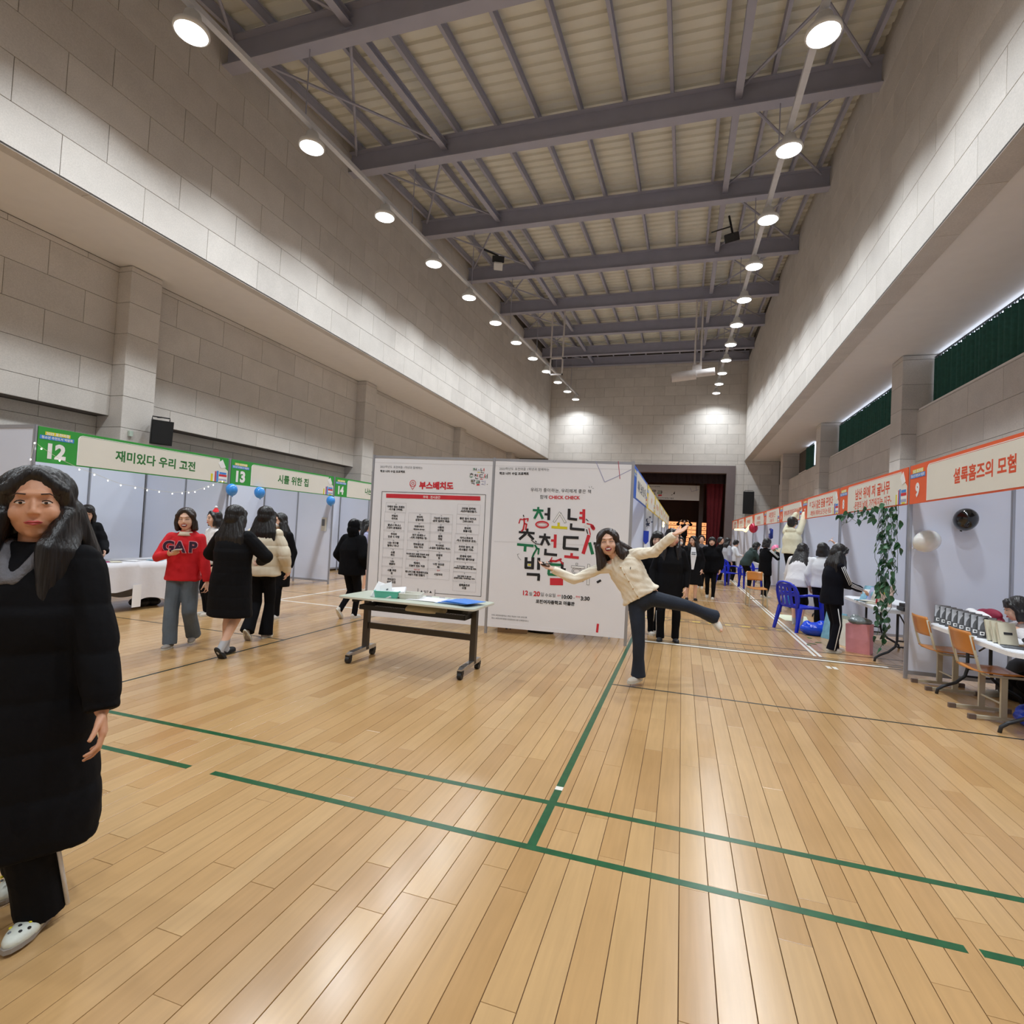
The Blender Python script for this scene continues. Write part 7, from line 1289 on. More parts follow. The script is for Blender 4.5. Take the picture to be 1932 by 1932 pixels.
for i, (x, y, z, s, c, lab) in enumerate([(2.85, 15.0, 0.94, 0.19, (40, 120, 210), 'blue plastic sack on the fourth right table'), (2.75, 15.6, 0.94, 0.18, (150, 220, 180), 'mint plastic sack on the fourth right table'), (2.5, 14.2, 0.2, 0.2, (40, 130, 220), 'bright blue plastic sack beside the girl holding a book')]):
    t = thing('plastic_sack', lab, 'sack', (x, y, z - s)); m = MB(); m.ell((0, 0, s), (s * .8, s, s)); m.ell((0, s * .4, s * 1.6), (s * .4, s * .4, s * .5)); blob(m, 'sack_body', mat('sack_%d' % i, c, 0.25, 0, 0.1, 6, 0.7, 12), t, 0.02)
t = thing('garland_rope', 'glittering paper garland swinging under the far orange signs', 'garland', (2.5, 0, 0))
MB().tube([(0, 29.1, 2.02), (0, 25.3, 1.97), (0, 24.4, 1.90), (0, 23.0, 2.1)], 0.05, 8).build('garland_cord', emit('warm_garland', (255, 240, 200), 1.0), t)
# small blue flag and star stickers in the centre row
t = thing('blue_pennant', 'small blue pennant taped to the post behind the posing woman', 'pennant', (-0.66, 10.72, 1.42)); MB().prism([(-0.05, 0.2), (0.05, 0.2), (0.05, 0.0), (0, -0.06), (-0.05, 0.0)], 0, 0.003, Matrix.Rotation(PI / 2, 4, 'X')).build('pennant_cloth', mat('royal_blue', (28, 60, 180), 0.6), t); MB().box(-0.03, 0.03, -0.0045, -0.003, -0.14, -0.06).build('paper_tail', M_PAPER, t)
t = thing('star_stickers', 'cluster of dark star shapes stuck on a centre booth wall', 'sticker', (-0.9, 13.74, 1.85))
for k in range(7):
    a = k * 0.9; m = MB(); c = (-0.12 + 0.1 * k - 0.35 * (k > 3), 0.05 * math.sin(k * 2.2) + 0.1 * (k > 3)); rr = 0.035 + 0.02 * (k % 3)
    m.prism([(c[0] + (rr if j % 2 == 0 else rr * 0.42) * math.cos(a + j * PI / 5), c[1] + (rr if j % 2 == 0 else rr * 0.42) * math.sin(a + j * PI / 5)) for j in range(10)], 0, 0.004, Matrix.Rotation(PI / 2, 4, 'X')); m.build('star', mat('navy_foil', (50, 60, 90), 0.3), t)
t = thing('hanging_lights', 'warm yellow lit ornament hanging in the centre row', 'light', (-0.66, 20.0, 1.99)); m = MB()
for k in range(5): MB().ell((0.0, 0.1 * k, -0.1 * (k % 2)), (0.04, 0.04, 0.05), None, 8, 6).build('bulb', emit('warm_bulb', (255, 226, 150), 4.0), t)
MB().tube([(0, 0.08 * k, 0.06 - 0.02 * math.sin(k)) for k in range(6)], 0.006, 5).build('wire', M_BLACK, t)

# ---------------------------------------------------------------- left booth: string lights, table with cloth
sl = thing('string_lights', 'string of small white bulbs sagging across the first left booth', 'light', (-7.80, 0, 0))
BP = [(4.65, 2.09), (4.68, 2.3), (4.76, 2.24), (4.98, 2.12), (5.23, 2.03), (5.43, 1.98), (5.62, 1.92), (5.81, 1.87), (6.03, 1.85), (6.22, 1.83), (6.42, 1.82), (6.65, 1.81), (6.83, 1.83), (6.95, 1.85), (7.07, 1.87), (7.25, 1.94), (7.33, 1.98), (7.43, 2.02), (7.62, 2.1)]
MB().tube([(0, y, z + 0.02) for y, z in BP], 0.0025, 5).build('wire', M_OFFW, sl)
for (y, z) in BP: MB().ell((0, y, z), (0.008, 0.008, 0.011), None, 8, 6).build('bulb', emit('white_bulb', (255, 252, 240), 6.0), sl)
M_LINEN = mat('white_tablecloth', (218, 216, 220), 0.85, 0, 0.03, 6, 0.15, 20)
t = thing('cloth_table', 'table under a white cloth in the first left booth', 'table', (-8.25, 6.15, 0))
MB().prism(rrect(-0.38, 0.38, -0.55, 0.9, 0.03), 0.70, 0.72).build('tabletop', M_OFFW, t)
for x in (-0.32, 0.32):
    for y in (-0.48, 0.82): MB().tube([(x, y, 0), (x, y, 0.7)], 0.014, 8).build('leg', M_LEGK, t)
tc = thing('tablecloth', 'white cloth draped over the first left table, hem uneven', 'cloth', (-8.25, 6.15, 0))
m = MB(); per = []
for (xa, ya, xb, yb) in ((-0.40, -0.57, 0.40, -0.57), (0.40, -0.57, 0.40, 0.92), (0.40, 0.92, -0.40, 0.92), (-0.40, 0.92, -0.40, -0.57)):
    n = 26
    for k in range(n): per.append((xa + (xb - xa) * k / n, ya + (yb - ya) * k / n))
n = len(per); vs = []; hem = lambda i: 0.13 + 0.05 * math.sin(i * 0.35) + (0.22 if n * 0.26 < i < n * 0.36 else 0)
for j in range(7):
    f = j / 6
    for i, (x, y) in enumerate(per):
        nx, ny = (x / 0.40 if abs(x) > 0.399 else 0), (1 if y > 0.91 else (-1 if y < -0.56 else 0)); d = f * (0.015 + 0.018 * math.sin(i * 0.9)); z = 0.727 - (0.727 - hem(i)) * f
        vs.append((x + nx * d, y + ny * d, z))
m.add(vs, [(j * n + i, j * n + (i + 1) % n, (j + 1) * n + (i + 1) % n, (j + 1) * n + i) for j in range(6) for i in range(n)] + [tuple(range(n))]); m.build('cloth_sheet', M_LINEN, tc, True)
t = thing('hanging_notice', 'narrow white paper strip hanging from the white tablecloth', 'paper', (-7.81, 6.18, 0)); MB().box(0, 0.002, -0.07, 0.07, 0.06, 0.40).build('sheet', M_PAPER, t)
for i, (x, y, r_, m_, lab) in enumerate([(-8.15, 5.85, 0.2, mat('magenta_cover', (200, 30, 120), 0.5), 'magenta booklet on the white tablecloth'), (-8.05, 6.0, -0.5, M_BKCREAM, 'open booklet beside the magenta one'), (-8.1, 6.3, 0.3, M_PAPER, 'white sheet in the middle of the tablecloth'), (-8.0, 6.6, 0.1, M_TEALB, 'pale printed sheet at the far end of the tablecloth')]):
    t = thing('booklet', lab, 'book', (x, y, 0.73 + 0.002 * i), r_); MB().cbox(-0.1, 0.1, -0.07, 0.07, 0, 0.006, 0.001).build('cover', m_, t)
t = thing('dark_holdalls', 'dark holdalls on the floor under the white tablecloth', 'sack', (-8.15, 6.5, 0)); m = MB(); m.ell((0, 0, 0.07), (0.16, 0.14, 0.08)); m.ell((0.02, 0.2, 0.06), (0.14, 0.12, 0.07)); blob(m, 'sack_body', M_BLACK, t)
t = thing('wall_notice', 'white notice taped to the partition above the floor scuff', 'paper', (-8.06, 10.90, 1.42)); MB().box(-0.07, 0.07, 0, 0.003, -0.18, 0.14).build('sheet', M_OFFW, t); MB().box(-0.06, 0.02, -0.002, 0, -0.06, 0.1).build('print_block', M_IG, t)
t = thing('wall_notice', 'grey notice on the back wall under the blue balloon', 'paper', (-9.6, 10.90, 1.5)); MB().box(-0.12, 0.12, 0, 0.003, -0.1, 0.1).build('sheet', M_IG, t)
# ---------------------------------------------------------------- loudspeakers and ceiling devices
def speaker(loc, M_, w, h, d, label, yoke=True):
    t = thing('loudspeaker', label, 'speaker', loc); t.matrix_basis = Matrix.Translation(loc) @ M_
    m = MB(); m.prism([(-w / 2, -d / 2), (w / 2, -d / 2), (w * 0.36, d / 2), (-w * 0.36, d / 2)], -h / 2, h / 2); m.build('cabinet', M_BLACK, t)
    MB().prism(rrect(-w / 2 + 0.015, w / 2 - 0.015, -h / 2 + 0.02, h / 2 - 0.02, 0.015), 0, 0.008, Matrix.Translation((0, -d / 2, 0)) @ Matrix(((1, 0, 0, 0), (0, 0, -1, 0), (0, 1, 0, 0), (0, 0, 0, 1)))).build('grille', mat('speaker_grille', (16, 16, 18), 0.7, 0, 0.2, 150, 0.5, 300), t)
    MB().tube([(-w * 0.4, 0, h / 2 + 0.005), (-w * 0.4, 0, h / 2 + 0.06), (w * 0.4, 0, h / 2 + 0.06), (w * 0.4, 0, h / 2 + 0.005)], 0.012, 6).build('bracket', M_BLACK, t)
    MB().tube([(0, 0, h / 2 + 0.06), (0, d / 2 + 0.155, h / 2 + 0.06)], 0.014, 6).build('wall_arm', M_BLACK, t)
    return t
speaker((-9.62, 7.85, 3.02), Matrix.Rotation(math.radians(62), 4, 'Z') @ Matrix.Rotation(0.12, 4, 'X'), 0.36, 0.46, 0.34, 'black loudspeaker on the left pillar above the green sign')
speaker((3.47, 33.02, 3.62), Matrix.Rotation(-0.1, 4, 'Z') @ Matrix.Rotation(0.05, 4, 'X'), 0.56, 1.25, 0.45, 'tall black loudspeaker on the far wall right of the stage')
t = thing('switch_box', 'small pale green box on the left pillar beside the loudspeaker', 'box', (-9.87, 7.45, 2.93)); MB().cbox(0, 0.04, -0.035, 0.035, -0.05, 0.05).build('box_cover', mat('pale_green_box', (190, 205, 190), 0.5), t)
t = thing('projector_arm', 'white tubular projector housing hanging below the far roof on a bracket', 'projector', (0.17, 23.1, 8.19), -0.08)
M_PW = mat('white_enamel', (206, 200, 198), 0.5)
MB().tube([(-0.85, 0, -0.1), (0.1, 0, -0.02)], 0.2, 18).build('barrel', M_PW, t, 'auto'); MB().tube([(0.1, 0, 0.0), (0.82, 0, 0.06)], 0.15, 18).build('barrel_end', M_PW, t, 'auto')
MB().box(-0.05, 0.3, -0.1, 0.1, 0.12, 0.35).build('joint_block', M_PW, t); MB().box(0.0, 0.06, -0.1, 0.1, 0.3, 3.02).build('bracket', M_PW, t); MB().box(0.24, 0.3, -0.1, 0.1, 0.3, 3.02).build('bracket', M_PW, t); MB().tube([(-0.86, 0, -0.1), (-0.84, 0, -0.1)], 0.15, 18).build('lens', M_BLACK, t)
t = thing('ceiling_frame', 'white steel frame hanging below the far roof at the left', 'frame', (-5.58, 23.1, 8.34))
for x in (-0.27, 0.27): MB().box(x - 0.03, x + 0.03, -0.03, 0.03, 0, 2.9).build('upright', M_PW, t)
for z in (0.0, 0.72): MB().box(-0.3, 0.3, -0.03, 0.03, z, z + 0.06).build('crosspiece', M_PW, t)
t = thing('flood_projector', 'white boxed projector with dark bracket under the left roof', 'projector', (-6.3, 17.0, 10.35)); t.rotation_euler = (0.5, 0, 0.4)
MB().cbox(-0.14, 0.14, -0.35, 0.35, -0.12, 0.12, 0.02).build('housing', M_WHITE, t); MB().box(-0.2, 0.2, 0.1, 0.3, 0.1, 0.3).build('bracket', M_BLACK, t); MB().tube([(0, 0.2, 0.3), (-0.5, 0.3, 0.45)], 0.03, 6).build('arm', M_BLACK, t)
t = thing('flood_projector', 'dark projector on a bracket under the right roof', 'projector', (1.05, 17.0, 10.5)); t.rotation_euler = (0.5, 0, -0.4)
MB().cbox(-0.14, 0.14, -0.25, 0.25, -0.12, 0.12, 0.02).build('housing', M_BLACK, t); MB().tube([(0, 0.1, 0.1), (-0.1, 0.3, 0.6)], 0.03, 6).build('arm', M_BLACK, t); MB().tube([(-0.6, 0.1, 0.3), (0, 0.1, 0.3)], 0.02, 6).build('cable_bar', M_BLACK, t)
# ---------------------------------------------------------------- people
from mathutils import Quaternion
V = Vector
def _cap(mb, p0, p1, r0, r1, n=12, e=4):
    """capsule tapering from r0 to r1 with round ends"""
    p0 = V(p0); p1 = V(p1); d = p1 - p0; L_ = d.length
    if L_ < 1e-6: d = V((0, 0, 1)); L_ = 1e-4
    d.normalize(); a = d.orthogonal().normalized(); b = d.cross(a); rings = []
    for k in range(1, e + 1): t = PI / 2 * k / e; rings.append((p0 - d * r0 * math.cos(t), a, b, r0 * math.sin(t), r0 * math.sin(t)))
    for k in range(0, e): t = PI / 2 * k / e; rings.append((p1 + d * r1 * math.sin(t), a, b, r1 * math.cos(t), r1 * math.cos(t)))
    mb.loft(rings, n)
MB.cap = _cap
def rotb(B, axis, ang):
    q = Quaternion(axis, ang); return [q @ v for v in B]
def ik(a, t, l1, l2, pole):
    a = V(a); t = V(t); d = t - a; L_ = min(d.length, (l1 + l2) * 0.999); d.normalize()
    c = (l1 * l1 + L_ * L_ - l2 * l2) / (2 * L_); h = math.sqrt(max(l1 * l1 - c * c, 0)); p = V(pole); p = (p - p.dot(d) * d)
    p = p.normalized() if p.length > 1e-6 else d.orthogonal().normalized()
    return a + d * c + p * h, a + d * L_
class S: pass
def skel(x, y, face, H, lean=0.0, side=0.0, feet=((-.055, 0, .045, -6), (.055, 0, .045, 6)), hands=(None, None), poles=(None, None), head=(0, 0, 0), z0=0.0, hip=None, width=1.0, twist=0.0, thigh=None):
    s = S(); s.H = H; a = math.radians(face)
    f = V((math.sin(a), math.cos(a), 0)); r = V((math.cos(a), -math.sin(a), 0)); u = V((0, 0, 1)); s.B = [r, f, u]; s.root = V((x, y, z0))
    def L(p): return s.root + r * p[0] + f * p[1] + u * p[2]
    s.L = L
    s.Hc = L(hip) if hip else L((0, 0, .518 * H))
    T = rotb(s.B, u, twist); T = rotb(T, T[0], -lean); T = rotb(T, T[1], side); s.T = T
    s.Ch = s.Hc + T[2] * .19 * H; s.Nb = s.Hc + T[2] * .315 * H
    D = rotb(s.B, u, -math.radians(head[0])); D = rotb(D, D[0], math.radians(head[1])); D = rotb(D, D[1], math.radians(head[2])); s.D = D
    s.Hd = s.Nb + T[2] * .018 * H + D[2] * .078 * H + D[1] * .008 * H
    s.sh = []; s.el = []; s.wr = []; s.hd = []
    for i, sg in enumerate((-1, 1)):
        sh = s.Nb - T[2] * .036 * H + T[0] * sg * .095 * H * width; hspec = hands[i] or {}
        t = hspec.get('t'); tgt = (V(t) if hspec.get('world') else L(t)) if t is not None else sh + V((0, 0, -.31 * H)) + r * sg * .045 * H + f * .03 * H
        po = poles[i] if poles[i] else -f * 0.6 + r * sg * 0.5 - u * .2
        e, w = ik(sh, tgt, .176 * H, .152 * H, po if isinstance(po, V) else (r * po[0] + f * po[1] + u * po[2]))
        s.sh.append(sh); s.el.append(e); s.wr.append(w)
        d = hspec.get('d'); d = (r * d[0] + f * d[1] + u * d[2]).normalized() if d else (w - e).normalized()
        n = hspec.get('n'); n = (r * n[0] + f * n[1] + u * n[2]) if n else -r * sg * .8 - f * .3
        n = (n - n.dot(d) * d).normalized(); s.hd.append((d, n, hspec.get('curl', .45), sg))
    s.hj = []; s.kn = []; s.an = []; s.ft = []
    hipb = rotb(s.B, f, side * .5) if side else s.B
    for i, sg in enumerate((-1, 1)):
        hj = s.Hc + hipb[0] * sg * .052 * H - u * .01 * H; ft = feet[i]
        fa = math.radians(ft[3]); fd = f * math.cos(fa) + r * math.sin(fa)
        an = L((ft[0], ft[1], ft[2]))
        pole = fd if len(ft) < 6 else L(ft[5]) - s.root
        k, an2 = ik(hj, an, .247 * H, .24 * H, pole)
        s.hj.append(hj); s.kn.append(k); s.an.append(an2); s.ft.append((fd, ft[4] if len(ft) > 4 and ft[4] is not None else 0.0))
    return s
def hand(mb, w, d, n, curl, sg, sc_, r=.0085):
    """palm, four fingers and a thumb; d = direction, n = palm normal"""
    s_ = d.cross(n).normalized() * 1.0            # towards the thumb side for one hand
    s_ = s_ * (1 if sg > 0 else -1)
    k = sc_
    for i in range(4):
        b = w + d * (.082 - .006 * abs(i - 1)) * k + s_ * (.028 - .0185 * i) * k
        mb.cap(w + s_ * (.012 - .008 * i) * k, b, .0135 * k, .0115 * k, 10, 3)
        l = (.040, .045, .042, .033)[i] * k; p = b; dd = d
        for j, m in enumerate((1, .62, .5)):
            ang = curl * (.6, 1.0, .8)[j]; dd = (dd * math.cos(ang) + n * math.sin(ang)).normalized()
            nn = dd.cross(s_).normalized(); q = p + (dd + s_ * (.10 - .07 * i) * .6).normalized() * l * m
            mb.cap(p, q, r * k * (1.0 - .08 * j), r * k * (.93 - .1 * j), 8, 3); p = q; n2 = n
            n = (n - n.dot(dd) * dd); n = n.normalized() if n.length > .05 else n2
        n = n2 if False else hand_n(d, s_, n)
    b = w + d * .022 * k + s_ * .022 * k; td = (d * .75 + s_ * .7 + n * .25).normalized()
    p1 = b + td * .038 * k; td2 = (td * .8 + d * .5 + n * .15 * (1 + curl)).normalized(); p2 = p1 + td2 * .03 * k; p3 = p2 + (td2 + n * .2).normalized() * .022 * k
    mb.cap(b, p1, .0145 * k, .0115 * k, 8, 3); mb.cap(p1, p2, .0105 * k, .0095 * k, 8, 3); mb.cap(p2, p3, .0095 * k, .008 * k, 8, 3)
def hand_n(d, s_, n):
    v = s_.cross(d); return v if v.dot(n) > 0 else -v
M_SKIN = mat('light_skin', (232, 186, 160), 0.5, 0, 0.03, 12, 0.05, 90, subsurf=0.08)
M_SKIN_SHADED = mat('shaded_skin', (214, 158, 126), 0.5, 0, 0.03, 12, 0.05, 90, subsurf=0.08)  # shade on the foreground person put into a darker skin colour
M_LIP = mat('lip', (190, 84, 84), 0.4); M_EYEW = mat('eye_white', (236, 232, 228), 0.3); M_IRIS = mat('dark_iris', (30, 20, 16), 0.2)
M_BROW = mat('eyebrow', (74, 54, 46), 0.8); M_TEETH = mat('teeth', (246, 242, 236), 0.3); M_MOUTH = mat('mouth_inside', (96, 30, 32), 0.6)
M_HAIR = mat('black_hair', (24, 20, 20), 0.38, 0, 0.35, 30, 0.6, 70, stretch=(1, 1, 0.08)); M_HAIR2 = mat('dark_brown_hair', (44, 30, 26), 0.38, 0, 0.35, 30, 0.6, 70, stretch=(1, 1, 0.08))
M_MASK = mat('white_face_mask', (236, 236, 238), 0.8)
M_COAT = mat('black_padded_fabric', (18, 18, 21), 0.75, 0, 0.12, 5, 0.25, 25, spec=0.12); M_KBLK = mat('black_knit', (15, 15, 18), 0.9, 0, 0.1, 6, 0.3, 60, spec=0.12)
M_NAVY = mat('navy_tracksuit', (14, 15, 24), 0.75, 0, 0.1, 6, 0.2, 30, spec=0.12); M_PANT = mat('black_trousers', (17, 17, 20), 0.85, 0, 0.12, 6, 0.25, 30, spec=0.12)
M_SOCK = mat('grey_sock', (186, 186, 190), 0.9); M_SHOEW = mat('off_white_shoe', (214, 206, 194), 0.6, 0, 0.06, 10); M_SHOEG = mat('grey_shoe', (150, 142, 134), 0.7, 0, 0.08, 12); M_SLIP = mat('black_slipper', (28, 28, 30), 0.6)
M_STRIPE = mat('white_stripe', (230, 230, 232), 0.6)
def folds(amp=.006, quilt=0.0, pitch=.12, seed=0, z0=0):
    rs = np.random.RandomState(seed + 3); K = rs.normal(size=(7, 3)) * np.array([[9, 9, 5]]) * rs.uniform(.6, 2.2, size=(7, 1)); ph = rs.uniform(0, 6.28, 7)
    def fn(co, no):
        d = sum(np.sin(co @ K[i] + ph[i]) for i in range(7)) / 3.0 * amp
        d = d - np.abs(np.sin(d * 300 + co[:, 2] * 14)) * amp * .4
        if quilt: d = d + quilt * (np.abs(np.sin(PI * (co[:, 2] - z0) / pitch)) ** .45 - .6)
        return co + no * d[:, None]
    return fn
def strands(amp, seed=0):
    """fine lengthwise ridges like locks of hair"""
    def fn(co, no):
        a = np.arctan2(co[:, 1] - co[:, 1].mean(), co[:, 0] - co[:, 0].mean()); z = co[:, 2]
        d = np.sin(a * 23 + np.sin(z * 9 + seed) * 1.6) * .6 + np.sin(a * 51 + np.sin(z * 14 + seed * 2) * 2.2) * .4 + np.sin(a * 11 + z * 5) * .5
        return co + no * (d * amp)[:, None]
    return fn
class Person:
    def __init__(p, s, label, group=None, q=.012):
        p.s = s; p.q = q; p.root = thing('person', label, 'person', s.root, 0, group); p.k = s.H / 1.6; p.hk = getattr(s, 'hk', 1.07)
    def blob(p, mb, name, m, voxel=None, fn=None, smooth=3, **k):
        o = mb; off = p.s.root; o.v = [tuple(V(v) - off) for v in o.v]
        return blob(o, name, m, p.root, voxel or p.q, smooth, fn, **k)
    def solid(p, mb, name, m, smooth=True, parent=None, **k):
        off = p.s.root; mb.v = [tuple(V(v) - off) for v in mb.v]; return mb.build(name, m, parent or p.root, smooth, **k)
    def hp(p, x, y, z):
        D = p.s.D; return p.s.Hd + (D[0] * x + D[1] * y + D[2] * z) * p.k * p.hk
    def body(p, skin=None, bare=False, smile=0, face=True, hands=(1, 1)):
        lk = 1.0 if bare else .72
        s = p.s; k = p.k * p.hk; H = s.H; mb = MB(); D = s.D; R = Matrix((D[0], D[1], D[2])).transposed(); hp = p.hp; T = s.T
        mb.ell(hp(0, -.012, .032), (.074 * k, .09 * k, .082 * k), R, 18, 12); mb.ell(hp(0, .022, -.02), (.065 * k, .066 * k, .084 * k), R, 18, 12)
        mb.ell(hp(0, .05, -.080), (.028 * k, .024 * k, .024 * k), R, 10, 8)
        for sg in (-1, 1):
            mb.ell(hp(sg * .035, .053, -.026), (.029 * k, .029 * k, .03 * k), R, 10, 8); mb.ell(hp(sg * .027, .032, -.064), (.024 * k, .03 * k, .026 * k), R, 10, 8)
            mb.ell(hp(sg * .0745, -.005, -.006), (.009 * k, .017 * k, .03 * k), R, 8, 6); mb.ell(hp(sg * .010, .092, -.026), (.0065 * k, .008 * k, .006 * k), R, 8, 6)
        mb.cap(hp(0, .084, .012), hp(0, .098, -.022), .0075 * k, .009 * k, 8, 3)
        mb.ell(hp(0, .078, .032), (.045 * k, .012 * k, .012 * k), R, 10, 6); mb.ell(hp(0, .079, -.056), (.022 * k, .010 * k, .014 * k), R, 10, 6)
        kh = k; k = p.k; mb.cap(hp(0, -.02, -.05), s.Nb - T[2] * .01, .05 * k, .052 * k, 12, 3)
        mb.cap(s.Nb - T[2] * .03, s.Ch, .07 * k, .085 * k, 12, 3); mb.cap(s.Ch, s.Hc, .085 * k, .09 * k, 12, 3); mb.cap(s.sh[0], s.sh[1], .042 * k, .042 * k, 10, 3)
        for i in (0, 1):
            mb.cap(s.sh[i], s.el[i], .04 * k, .033 * k, 10, 3); mb.cap(s.el[i], s.wr[i], .034 * k, .0235 * k, 10, 3)
            if hands[i]: d, n, c, sg = s.hd[i]; hand(mb, s.wr[i], d, n, c, sg, k * 1.0, .0085 if p.q < .009 else .0095)
            mb.cap(s.Hc, s.hj[i], .085 * k, .07 * k, 10, 3); mb.cap(s.hj[i], s.kn[i], .072 * k * lk, .05 * k * lk, 12, 3)
            cm = s.kn[i].lerp(s.an[i], .3) - s.ft[i][0] * .012 * k
            mb.cap(s.kn[i], cm, .048 * k * lk, .051 * k * lk, 12, 3); mb.cap(cm, s.an[i], .05 * k * lk, .031 * k * lk, 12, 3)
            fd, pt = s.ft[i]; dn = V((0, 0, -1)); ff = (fd * math.cos(pt) + dn * math.sin(pt)).normalized()
            mb.cap(s.an[i] + dn * .012 * k, s.an[i] + ff * .13 * k + dn * .03 * k, .028 * k, .018 * k, 8, 3)
        b = p.blob(mb, 'body', skin or M_SKIN); k = kh
        if face:
            for sg in (-1, 1):
                if smile:
                    m = MB(); pts = [hp(sg * (.031 + .016 * math.cos(t)), .0865 - abs(math.cos(t)) * .004 - (.006 if math.cos(t) > .5 else 0), .004 + .005 * math.sin(t)) for t in [PI * j / 6 for j in range(7)]]
                    m.tube(pts, .0024 * k, 5); p.solid(m, 'eyelid_line', M_IRIS)
                else:
                    m = MB(); m.ell(hp(sg * .030, .0795, .005), (.0125 * k, .008 * k, .0040 * k), R, 12, 8); e = p.solid(m, 'eye', M_EYEW)
                    m = MB(); m.ell(hp(sg * .030, .0842, .005), (.0056 * k, .0042 * k, .0042 * k), R, 10, 6); p.solid(m, 'iris', M_IRIS, parent=None)
                    m = MB(); m.tube([hp(sg * .045, .077, .006), hp(sg * .038, .086, .0115), hp(sg * .03, .0885, .013), hp(sg * .02, .087, .010)], .0018 * k, 5); p.solid(m, 'eyelid_line', M_IRIS)
                m = MB(); m.tube([hp(sg * .050, .0765, .027), hp(sg * .038, .0865, .034), hp(sg * .018, .0905, .0315)], [.0012 * k, .0022 * k, .0022 * k], 6); p.solid(m, 'eyebrow', M_BROW)
            if smile == 1:
                m = MB(); m.ell(hp(0, .0885, -.058), (.024 * k, .009 * k, .0125 * k), R, 14, 8); p.solid(m, 'mouth', M_MOUTH)
                m = MB(); m.ell(hp(0, .0925, -.0535), (.02 * k, .007 * k, .0055 * k), R, 14, 8); p.solid(m, 'teeth', M_TEETH)
                m = MB(); pts = [hp(.026 * math.cos(t), .0945 - .010 * abs(math.cos(t)) ** 2, -.056 + .014 * math.sin(t) + (.004 if abs(math.cos(t)) > .9 else 0)) for t in [2 * PI * j / 16 for j in range(17)]]; m.tube(pts, .0034 * k, 6); p.solid(m, 'lips', M_LIP)
            else:
                m = MB(); m.tube([hp(-.022, .083, -.0555), hp(-.01, .0905, -.052), hp(0, .0925, -.0535), hp(.01, .0905, -.052), hp(.022, .083, -.0555)], [.0015 * k, .0036 * k, .0036 * k, .0036 * k, .0015 * k], 8); m.tube([hp(-.019, .084, -.0575), hp(0, .0918, -.0605), hp(.019, .084, -.0575)], [.0015 * k, .0046 * k, .0015 * k], 8); p.solid(m, 'lips', M_LIP)
        return b
    def mask(p):
        D = p.s.D; R = Matrix((D[0], D[1], D[2])).transposed(); m = MB(); m.ell(p.hp(0, .04, -.05), (.064 * p.k, .066 * p.k, .05 * p.k), R, 16, 10); m.ell(p.hp(0, .075, -.035), (.03 * p.k, .034 * p.k, .04 * p.k), R, 12, 8)
        p.blob(m, 'face_mask', M_MASK, max(p.q * .8, .006))
    def hair(p, kind='long', m_=None, length=.40, parts=1, fringe=0, vol=1.0, front=False, toback=True, seed=1):
        s = p.s; k = p.k * p.hk; D = s.D; R = Matrix((D[0], D[1], D[2])).transposed(); hp = p.hp; mb = MB(); r_ = random.Random(seed)
        mb.ell(hp(0, -.024, .042), (.088 * k * vol, .092 * k, .088 * k), R, 20, 12); mb.ell(hp(0, -.05, -.01), (.082 * k * vol, .072 * k, .085 * k), R, 18, 10)
        for sg in (-1, 1):                                            # hair swept from the parting over the temples
            mb.cap(hp(sg * .01, .052, .098), hp(sg * .068, .045, .045), .020 * k, .022 * k, 10, 3); mb.cap(hp(sg * .070, .040, .045), hp(sg * .087, .012, -.03), .021 * k, .022 * k, 10, 3)
            mb.cap(hp(sg * .087, .012, -.03), hp(sg * .084, .0, -.09 if kind != 'short' else -.04), .024 * k, .024 * k if kind != 'short' else .01, 10, 3)
        if fringe:
            for i in range(-4, 5): mb.cap(hp(i * .014, .062, .088), hp(i * .0155, .084 - abs(i) * .003, .034), .014 * k, .008 * k, 8, 3)
        if kind == 'bob':
            for i in range(9):
                t = PI * i / 8; a = math.cos(t); b = -math.sin(t); mb.cap(hp(.07 * a, -.02 + .055 * b, -.03), hp(.086 * a * vol, -.02 + .075 * b, -.105), .034 * k, .02 * k, 10, 3)
            for sg in (-1, 1): mb.cap(hp(sg * .082, .02, -.03), hp(sg * .075, .035, -.10), .024 * k, .014 * k, 10, 3)
        if kind == 'long':
            dn = V((0, 0, -1)); bk = -s.T[1]; nst = hp(0, -.06, -.06)
            n = 9
            for i in range(n):
                a = (i - (n - 1) / 2) / ((n - 1) / 2); st = hp(.07 * a * vol, -.055 + .03 * a * a, -.02); l = length * k * r_.uniform(.88, 1.08)
                mid = st + s.T[0] * a * .05 * k + (bk * (.055 if toback else .02) - s.T[2] * l * .45) * 1.0; 
                if not toback: mid = st + dn * l * .5 + s.T[0] * a * .02
                end = mid + (bk * .012 - s.T[2] * .3 + dn * .7).normalized() * l * .55 + s.T[0] * a * .012
                mb.cap(st, mid, .042 * k, .036 * k, 10, 3); mb.cap(mid, end, .036 * k, .014 * k, 10, 3)
